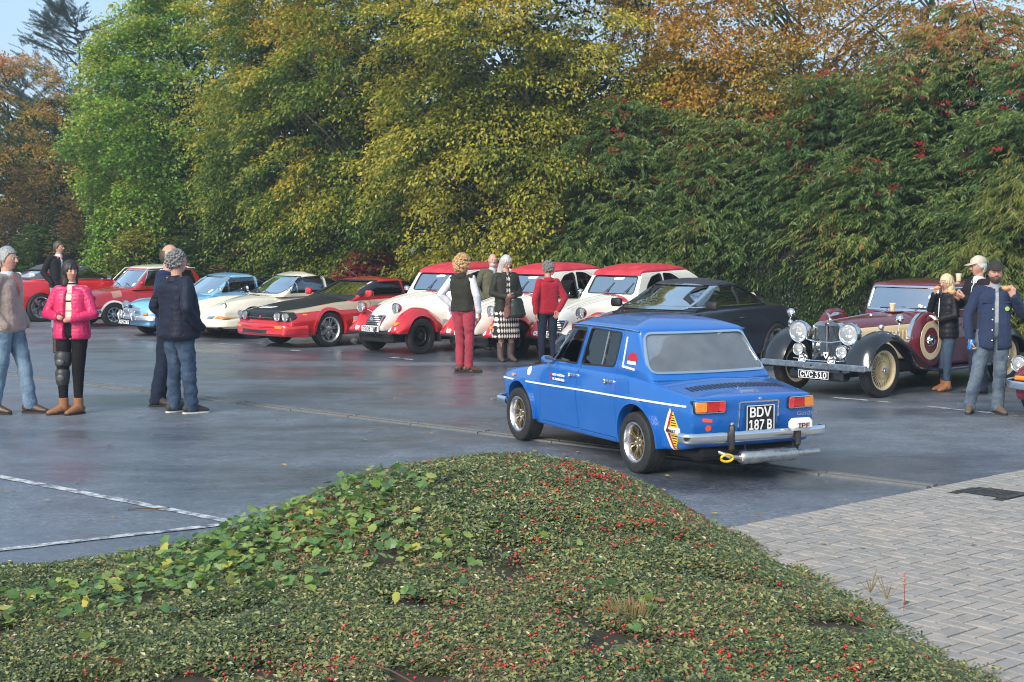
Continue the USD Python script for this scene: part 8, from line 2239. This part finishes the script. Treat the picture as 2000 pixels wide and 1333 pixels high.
 if shoes is not None:
  for i in (0, 1):
   tr = math.radians(toes[i]); d = V(math.cos(tr), math.sin(tr), 0); a = A_[i] * [1, 1, 0]
   nn = V(-d[1], d[0], 0)
   pts = [(a - d * .055, .044, .058), (a + d * .035, .050, .064), (a + d * .10, .049, .042), (a + d * .175, .037, .030)]
   sm = Manifold.hull(Manifold.compose([ball(p + V(0, 0, h_), (w_ * .9, w_ * .9, h_ * .8), 12) for p, w_, h_ in pts[:2]])) + Manifold.hull(Manifold.compose([ball(p + V(0, 0, h_), (w_ * .9, w_ * .9, h_ * .8), 12) for p, w_, h_ in pts[1:]]))
   if boots:
    br_ = .056 if boots < .15 else .070
    sm = sm + chain((a + V(-.01, 0, .07), .054), (a + V(-.004, 0, .10 + boots), br_))
    sm = sm.trim_by_plane([0, 0, -1], -(.09 + boots))
   sm = sm.trim_by_plane([0, 0, 1], .016)
   s_ = part(P, 'shoe', soft(sm.transform(M0[:3]), .016 * k, 2, .003), shoes, 60)
   so = Manifold.hull(Manifold.compose([Manifold.cylinder(.016, w_ * .93, w_ * .93, 14).translate(list(p + V(0, 0, .003))) for p, w_, h_ in pts]))
   part(s_, 'sole', so.transform(M0[:3]), sole, 40)
 return P, S, dict(hc=hc, R=R, hs=hs, wr=wr, el=el, sho=sho, k=k)
def soft_m_(m):
 return m.refine_to_length(.06)
def spot(px, d):
 return ((px - 1000) / F_PX * d, d)
rad = math.radians
pocket = lambda s: ((-.07, s * .30, 1.14), (.10, s * .20, .93), None)
# grey haired man at the left edge
fleece = cloth('grey_fleece', (0.35, 0.275, 0.235), 200, bump=.4); red_zip = plain('red_zip', (.42, .04, .05), .5)
P, S, g = person('grey haired man in a beige grey fleece, cut by the left edge', spot(14, 17.0), rad(-12), 1.90, 1.06, feet=((.20, .06), (-.12, -.10)), toes=(4, -6), arms=(pocket(1), pocket(-1)), hair=('short', h_grey), jacket=fleece, jacket_hem=.86, trousers=denim_light, shoes=leather_brown, boots=.02, collar=fleece, seed=11, shirt=cloth('pale_shirt', (.5, .52, .58)), brow=h_silver, head_yaw=-.05)
part(P, 'zip', pipe([S((.075, 0, 1.49)), S((.128, 0, 1.38)), S((.140, 0, 1.26))], .007, 6), red_zip)
# woman in the pink quilted jacket
pink = M('pink_quilt', {'g': ('geometry', {}), 'n': ('noise_texture', {'scale': 30.0, 'detail': 4.0}), 'r': ('rgb_ramp', {'ramp': [(0.3, (0.48, 0.014, 0.085)), (0.7, (0.62, 0.028, 0.125))]}), 'b': ('bump', {'strength': .35, 'distance': .01}), 'p': ('principled_bsdf', {'roughness': .38})}, [('g.position', 'n.vector'), ('n.fac', 'r.fac'), ('r.color', 'p.base_color'), ('n.fac', 'b.height'), ('b.normal', 'p.normal')])
stripe = M('striped_jumper', {'g': ('geometry', {}), 's': ('separate_xyz', {}), 'm': ('math', {'math_type': 'modulo', 'value2': 0.20}), 'r': ('rgb_ramp', {'interpolate': False, 'ramp': [(0.0, (.62, .55, .47)), (0.44, (.62, .55, .47)), (0.45, (.02, .02, .025)), (0.55, (.62, .55, .47)), (0.9, (.55, .20, .22)), (1.0, (.62, .55, .47))]}),
 'mr': ('map_range', {'from_max': 0.20}), 'p': ('principled_bsdf', {'roughness': .9})}, [('g.position', 's.vector'), ('s.z', 'm.value1'), ('m.value', 'mr.value'), ('mr.result', 'r.fac'), ('r.color', 'p.base_color')])
blackleg = cloth('black_leggings', (.008, .008, .010), 200, vary=.3)
P, S, g = person('smiling dark haired woman in a bright pink quilted jacket', spot(139, 16.95), rad(-97), 1.755, 1.12, True, head_yaw=.75, head_pitch=.05, feet=((.02, .065), (.05, -.10)), toes=(-22, -42), arms=(((.04, .27, 1.15), (.215, .02, 1.085), None), ((.03, -.28, 1.15), (.235, -.03, 1.115), None)), hair=('bob', h_dark),
 jacket=pink, jacket_hem=.855, jacket_open=.11, shirt=stripe, trousers=blackleg, tight=True, shoes=suede_tan, boots=.10, puffer=.045, collar=pink, seed=12, brow=h_dark)
brace = plain('knee_brace', (.03, .032, .034), .5)
kx, ky = .035, -.10
kb = part(P, 'knee_brace', [to_vf(chain((S((kx, ky + .003, .66)), .102), (S((kx, ky, .60)), .095)) ), to_vf(chain((S((kx + .02, ky, .47)), .085), (S((kx + .02, ky - .002, .38)), .076)))], brace, 50)
for q_, r_ in (((kx + .095, ky, .60), (.022, .055, .045)), ((kx + .088, ky, .42), (.020, .050, .050))):
 part(kb, 'hinge_plate', ball(S(q_), r_, 16), plain('brace_plate', (.06, .062, .062), .4), 50)
part(kb, 'strap', [to_vf(chain((S((kx + .015, ky - .055, .60)), .016), (S((kx + .03, ky - .05, .42)), .016)))], brace, 50)
single('shoulder_bag', moved(cat([box(-.04, .04, -.03, .03, .63, .93, .015), pipe([(0, 0, .92), (.0, .02, 1.2)], .012, 6)]), (spot(108, 17.05)[0], 17.05, .06)), leather_brown, 'brown leather bag hanging at the hip of the woman in pink', 'bag')
# man in the black jacket by the red convertible
blackj = cloth('black_softshell', (.012, .012, .014), 120); orange_l = cloth('orange_lining', (.60, .095, .05), 200)
P, S, g = person('man in a black jacket with orange collar beside the red convertible', spot(116, 31.9), rad(-48), 1.88, 1.08, arms=(pocket(1), pocket(-1)), hair=('short', h_brown), jacket=blackj, jacket_hem=.82, jacket_open=.035, shirt=cloth('white_shirt', (.62, .62, .62), vary=.08), trousers=denim_light, shoes=shoe_dark, collar=orange_l, seed=13, head_yaw=.55)
# the two men in navy
navyj = cloth('navy_bomber', (.010, .013, .028), 150, rough=.6); jumper = cloth('navy_jumper', (.016, .026, .075), 160)
P, S, g = person('balding man in a navy jumper, half hidden behind the man in the navy jacket', spot(330, 17.75), rad(-8), 1.93, 1.0, arms=(((-.03, .27, 1.14), (.08, .23, .92)), ((-.03, -.27, 1.14), (.08, -.23, .92))), hair=('bald', h_brown), jacket=jumper, jacket_hem=.86, trousers=denim_dark, shoes=shoe_dark, collar=cloth('pale_shirt', (.5, .52, .58)), seed=14, glasses=True, feet=((-.06, .10), (-.12, -.10)), head_pitch=.05)
P, S, g = person('stout grey haired man in a navy bomber jacket seen from behind', spot(345, 16.95), rad(46), 1.865, 1.42, feet=((.02, .13), (.09, -.10)), toes=(2, -14), arms=(((-.08, .33, 1.15), (.10, .25, .93), None), ((-.10, -.33, 1.15), (.14, -.25, .93), None)), hair=('curly', h_salt), jacket=navyj, jacket_hem=.80, trousers=denim, shoes=shoe_dark, sole=sole_white, collar=navyj, belly=.05, seed=15, glasses=True, head_yaw=-.35, folds=.024)
part(P, 'pocket_tab', [box(-.004, .004, -.012, .012, -.02, .02).translate(list(S((.165, -.245, .96)))), box(-.004, .004, -.012, .012, -.02, .02).translate(list(S((.10, -.285, 1.0))))], white_m)
# group at the cream cars
olive = cloth('olive_gilet', (.028, .027, .020), 120, bump=.4); white_sl = cloth('white_jersey', (.62, .61, .66), 200, vary=.10); red_cord = cloth('red_corduroy', (.30, .035, .055), 180)
P, S, g = person('woman with big golden curls in olive gilet and red corduroy trousers', spot(905, 22.0), rad(62), 1.74, 1.02, True, feet=((.02, .07), (.02, -.075)), toes=(-40, -60), arms=(((-.06, .36, 1.17), (.03, .20, .99), dict(palm=(0, -1, 0), d=(.4, -.9, -.5), curl=.5)), ((-.04, -.25, 1.15), (.05, -.24, .91), dict(palm=(0, 1, 0), curl=.3))), hair=('bigcurly', h_gold),
 jacket=olive, jacket_hem=.90, sleeve_m=white_sl, trousers=red_cord, shoes=leather_brown, boots=.03, collar=olive, seed=16, head_yaw=-.3, lean=-.03, loose=.88)
tweed = cloth('green_tweed', (.085, .085, .055), 260, bump=.5, vary=.35)
P, S, g = person('bald bearded man in a green tweed jacket between the cream cars', spot(962, 26.3), rad(-70), 1.70, 1.08, arms=(pocket(1), pocket(-1)), hair=('bald', h_silver), jacket=tweed, jacket_hem=.78, jacket_open=.05, shirt=cloth('pale_shirt', (.5, .52, .58)), trousers=denim_dark, shoes=shoe_dark, collar=tweed, beard=h_silver, seed=17, head_yaw=-.1)
wax = cloth('wax_jacket', (.024, .025, .018), 160, rough=.6)
diamond = M('diamond_dress', {'g': ('geometry', {}), 's': ('separate_xyz', {}), 'a': ('math', {'math_type': 'multiply', 'value2': 62.0}), 'b': ('math', {'math_type': 'multiply', 'value2': 34.0}), 'u': ('math', {'math_type': 'add'}), 'w': ('math', {'math_type': 'subtract'}), 'su': ('math', {'math_type': 'sine'}), 'sw': ('math', {'math_type': 'sine'}), 'pm': ('math', {'math_type': 'multiply'}),
 'xy': ('math', {'math_type': 'add'}), 'r': ('rgb_ramp', {'interpolate': False, 'ramp': [(0.0, (.62, .55, .50)), (0.46, (.012, .011, .013)), (1.0, (.012, .011, .013))]}), 'ad': ('math', {'math_type': 'multiply_add', 'value2': .5, 'value3': .5}), 'p': ('principled_bsdf', {'roughness': .8})},
 [('g.position', 's.vector'), ('s.x', 'xy.value1'), ('s.y', 'xy.value2'), ('xy.value', 'a.value1'), ('s.z', 'b.value1'), ('a.value', 'u.value1'), ('b.value', 'u.value2'), ('a.value', 'w.value1'), ('b.value', 'w.value2'), ('u.value', 'su.value1'), ('w.value', 'sw.value1'), ('su.value', 'pm.value1'), ('sw.value', 'pm.value2'), ('pm.value', 'ad.value1'), ('ad.value', 'r.fac'), ('r.color', 'p.base_color')])
snake = plain('snake_boot', (.10, .065, .06), .5, nscale=60.0)
P, S, g = person('woman with long grey hair in a patterned dress and dark wax jacket', spot(988, 23.9), rad(-72), 1.71, 1.0, True, head_yaw=.25, head_pitch=.45, feet=((.02, .08), (-.02, -.08)), arms=(((.00, .24, 1.13), (.22, .06, 1.10), dict(palm=(-.3, -.4, .8), curl=.6)), ((.02, -.25, 1.13), (.20, -.05, 1.08), dict(palm=(0, .6, .6), curl=.6))), hair=('long', h_silver),
 jacket=wax, jacket_hem=.80, jacket_open=.07, dress=diamond, shoes=snake, boots=.22, collar=wax, seed=18)
c_ = (P, S)
def world_of(at, yaw, p):
 c, s = math.cos(yaw), math.sin(yaw)
 return (at[0] + c * p[0] - s * p[1], at[1] + s * p[0] + c * p[1], p[2])
A18, Y18 = spot(988, 23.9), rad(-72)
bag = Manifold.hull(Manifold.compose([ball((0, 0, .0), (.05, .10, .03), 12), ball((0, .02, -.26), (.07, .14, .05), 12)]))
single('handbag', moved(soft(bag, .02, 3, .02, 5), world_of(A18, Y18, (.25, .10, 1.02)), Y18), plain('green_leather', (.022, .032, .028), .4), 'dark green leather bag held by the woman in the patterned dress', 'bag')
single('scarf', moved(soft(Manifold.hull(Manifold.compose([ball((0, 0, 0), (.04, .04, .03), 10), ball((0, -.02, -.30), (.05, .07, .05), 10)])), .02, 2, .03, 6, 14), world_of(A18, Y18, (.24, -.03, 1.05)), Y18), cloth('paisley', (.16, .07, .06), 40, vary=.7), 'patterned brown scarf hanging from the arm of the woman in the dress', 'scarf')
single('phone', moved(box(-.035, .035, -.075, .075, -.005, .005, .003), world_of(A18, Y18, (.33, .05, 1.11)), Y18 + .6, 0, .25), trim_black, 'dark phone in the hand of the woman in the dress', 'phone')
blazer = cloth('red_blazer', (.32, .012, .028), 150, vary=.15)
P, S, g = person('woman in a red blazer with short curly grey hair seen from behind', spot(1070, 23.2), rad(112), 1.625, 1.0, True, head_yaw=.35, arms=(((-.08, .27, 1.13), (-.05, .24, .90), dict(palm=(0, -1, 0), curl=.3)), ((-.10, -.27, 1.13), (-.13, -.14, .93), dict(palm=(-1, 0, 0), curl=.25))), hair=('curly', h_salt), jacket=blazer, jacket_hem=.86, trousers=denim_dark, tight=True, shoes=shoe_dark, collar=blazer, seed=19)
# the three eating beside the vintage car
blackq = cloth('black_quilt', (.010, .011, .015), 120, rough=.5)
roll_m = plain('bread_roll', (.55, .30, .12), .7, nscale=30.0); napkin_m = plain('napkin', (.78, .79, .80), .8)
A20, Y20 = spot(1850, 19.4), rad(206)
P, S, g = person('blonde woman in a black quilted jacket eating a bread roll', A20, Y20, 1.53, 1.06, True, head_pitch=.18, head_yaw=.1, feet=((.02, .06), (-.02, -.06)), toes=(10, -4), arms=(((.06, .25, 1.16), (.21, .09, 1.09), dict(palm=(0, -.2, 1), curl=.5)), ((.10, -.24, 1.20), (.185, -.065, 1.46), dict(palm=(-1, .3, .2), curl=.75))), hair=('blonde', h_blonde), jacket=blackq, jacket_hem=.80, trousers=denim, tight=True, shoes=suede_tan, boots=.07, puffer=.075, collar=blackq, seed=20)
part(P, 'jacket_zip', pipe([S((.142, 0, 1.40)), S((.160, 0, 1.1)), S((.150, 0, .82))], .006, 6), white_m)
single('bread_roll', moved(soft(ball((0, 0, 0), (.055, .035, .030), 16), .015, 1, .012, 3, 20), world_of(A20, Y20, (.165, .0, 1.36)), Y20), roll_m, 'bread roll at the mouth of the blonde woman', 'bread roll')
single('paper_napkin', moved(soft(Manifold.hull(Manifold.compose([ball((0, 0, 0), (.02, .02, .006), 8), ball((.10, .02, .02), (.03, .05, .006), 8), ball((.06, .08, -.03), (.02, .02, .006), 8)])), .015, 1, .02, 2, 15), world_of(A20, Y20, (.22, .02, .985)), Y20), napkin_m, 'white paper napkin in the hand of the blonde woman', 'napkin')
A21, Y21 = spot(1911, 19.1), rad(196)
darkj = cloth('dark_jacket', (.014, .013, .018), 140)
P, S, g = person('older man in a pale baseball cap eating behind the bearded man', A21, Y21, 1.76, 1.04, feet=((-.02, .10), (-.06, -.08)), arms=(((.10, .27, 1.15), (.27, .13, 1.24), dict(palm=(-.4, -.3, .8), curl=.8)), ((.08, -.27, 1.15), (.26, -.06, 1.22), dict(palm=(-.3, .3, .8), curl=.8))), hair=('short', h_white), cap=(cloth('beige_cap', (.48, .43, .34), 150), 'peak'), jacket=darkj, jacket_hem=.80, jacket_open=.05, shirt=cloth('white_shirt', (.62, .62, .62), vary=.08), trousers=denim_dark, shoes=shoe_dark, collar=cloth('white_collar', (.6, .6, .62), vary=.1), seed=21, head_pitch=.1)
single('bread_roll', moved(soft(ball((0, 0, 0), (.05, .04, .032), 16), .015, 1, .012, 4, 20), world_of(A21, Y21, (.40, .03, 1.32)), Y21), roll_m, 'bread roll in the hands of the man in the pale cap', 'bread roll')
A22, Y22 = spot(1943, 17.0), rad(-97)
over = cloth('navy_overshirt', (.022, .034, .075), 200, vary=.2)
P, S, g = person('bearded man in a flat cap and navy overshirt standing in front', A22, Y22, 1.735, 1.04, feet=((.02, .06), (.0, -.25)), toes=(16, -16), arms=(((.02, .30, 1.17), (.22, .165, 1.37), dict(palm=(-.9, -.3, .2), d=(.1, -.35, .9), curl=.7)), ((.00, -.30, 1.14), (.06, -.285, .87), dict(palm=(0, 1, 0), curl=.75))), hair=('thin', h_brown), cap=(cloth('dark_cap', (.035, .036, .032), 200), 'flat'), jacket=over, jacket_hem=.74, jacket_open=.035, shirt=cloth('grey_tee', (.28, .30, .34), 200), trousers=denim_worn, shoes=khaki_shoe, collar=over, beard=h_brown, seed=22, head_yaw=-.05, loose=.95)
for s in (1, -1):
 part(P, 'pocket_flap', box(-.006, .006, -.058, .058, -.012, .012, .004).translate(list(S((.122, s * .105, 1.30)))), over)
part(P, 'chest_badge', [disc_at(S((.130, .12, 1.225)), (1, .15, 0), .026, .004)], plain('green_badge', (.30, .42, .10), .6))
part(P, 'shirt_button', [disc_at(S((.145, -.045, z)), (1, 0, 0), .008, .004) for z in (1.22, 1.10, .98, .86)], white_m, kind='stuff')
single('drink_can', moved(cat([lathe([(0, -.06), (.026, -.06), (.033, -.05), (.033, .05), (.026, .06), (0, .06)], 24, 'z')]), world_of(A22, Y22, (.10, -.27, .80)), 0, .2), M('blue_can', {'p': ('principled_bsdf', {'base_color': (.05, .22, .62), 'metallic': .6, 'roughness': .3})}), 'blue drinks can in the lowered hand of the bearded man', 'can')
single('bread_roll', moved(soft(ball((0, 0, 0), (.04, .05, .03), 16), .015, 1, .012, 5, 20), world_of(A22, Y22, (.26, .075, 1.455)), Y22), roll_m, 'half eaten roll in the raised hand of the bearded man', 'bread roll')
# the driver of the cream coupe
po_o = np.array(stage.GetPrimAtPath(po).GetAttribute('xformOp:translate').Get()); po_y = rad(221)
w = world_of((po_o[0], po_o[1]), po_y, (-1.40, .33, 0))
P, S, g = person('driver in a dark cap and glasses sitting in the cream coupe', (w[0], w[1], -.46), po_y, 1.66, 1.0, feet=((.72, .10), (.72, -.08)), knees=((.45, .10, .98), (.45, -.10, .98)), arms=(((.10, .24, 1.14), (.34, .12, 1.22), dict(palm=(0, 0, -1), curl=.7)), ((.10, -.24, 1.14), (.34, -.12, 1.22), dict(palm=(0, 0, -1), curl=.7))), hair=('short', h_grey), cap=(cloth('dark_cap', (.035, .036, .032), 200), 'flat'), jacket=cloth('brown_coat', (.04, .03, .025), 150), jacket_hem=.90, trousers=denim_dark, shoes=shoe_dark, seed=23, glasses=True, head_yaw=.9, collar=darkj)
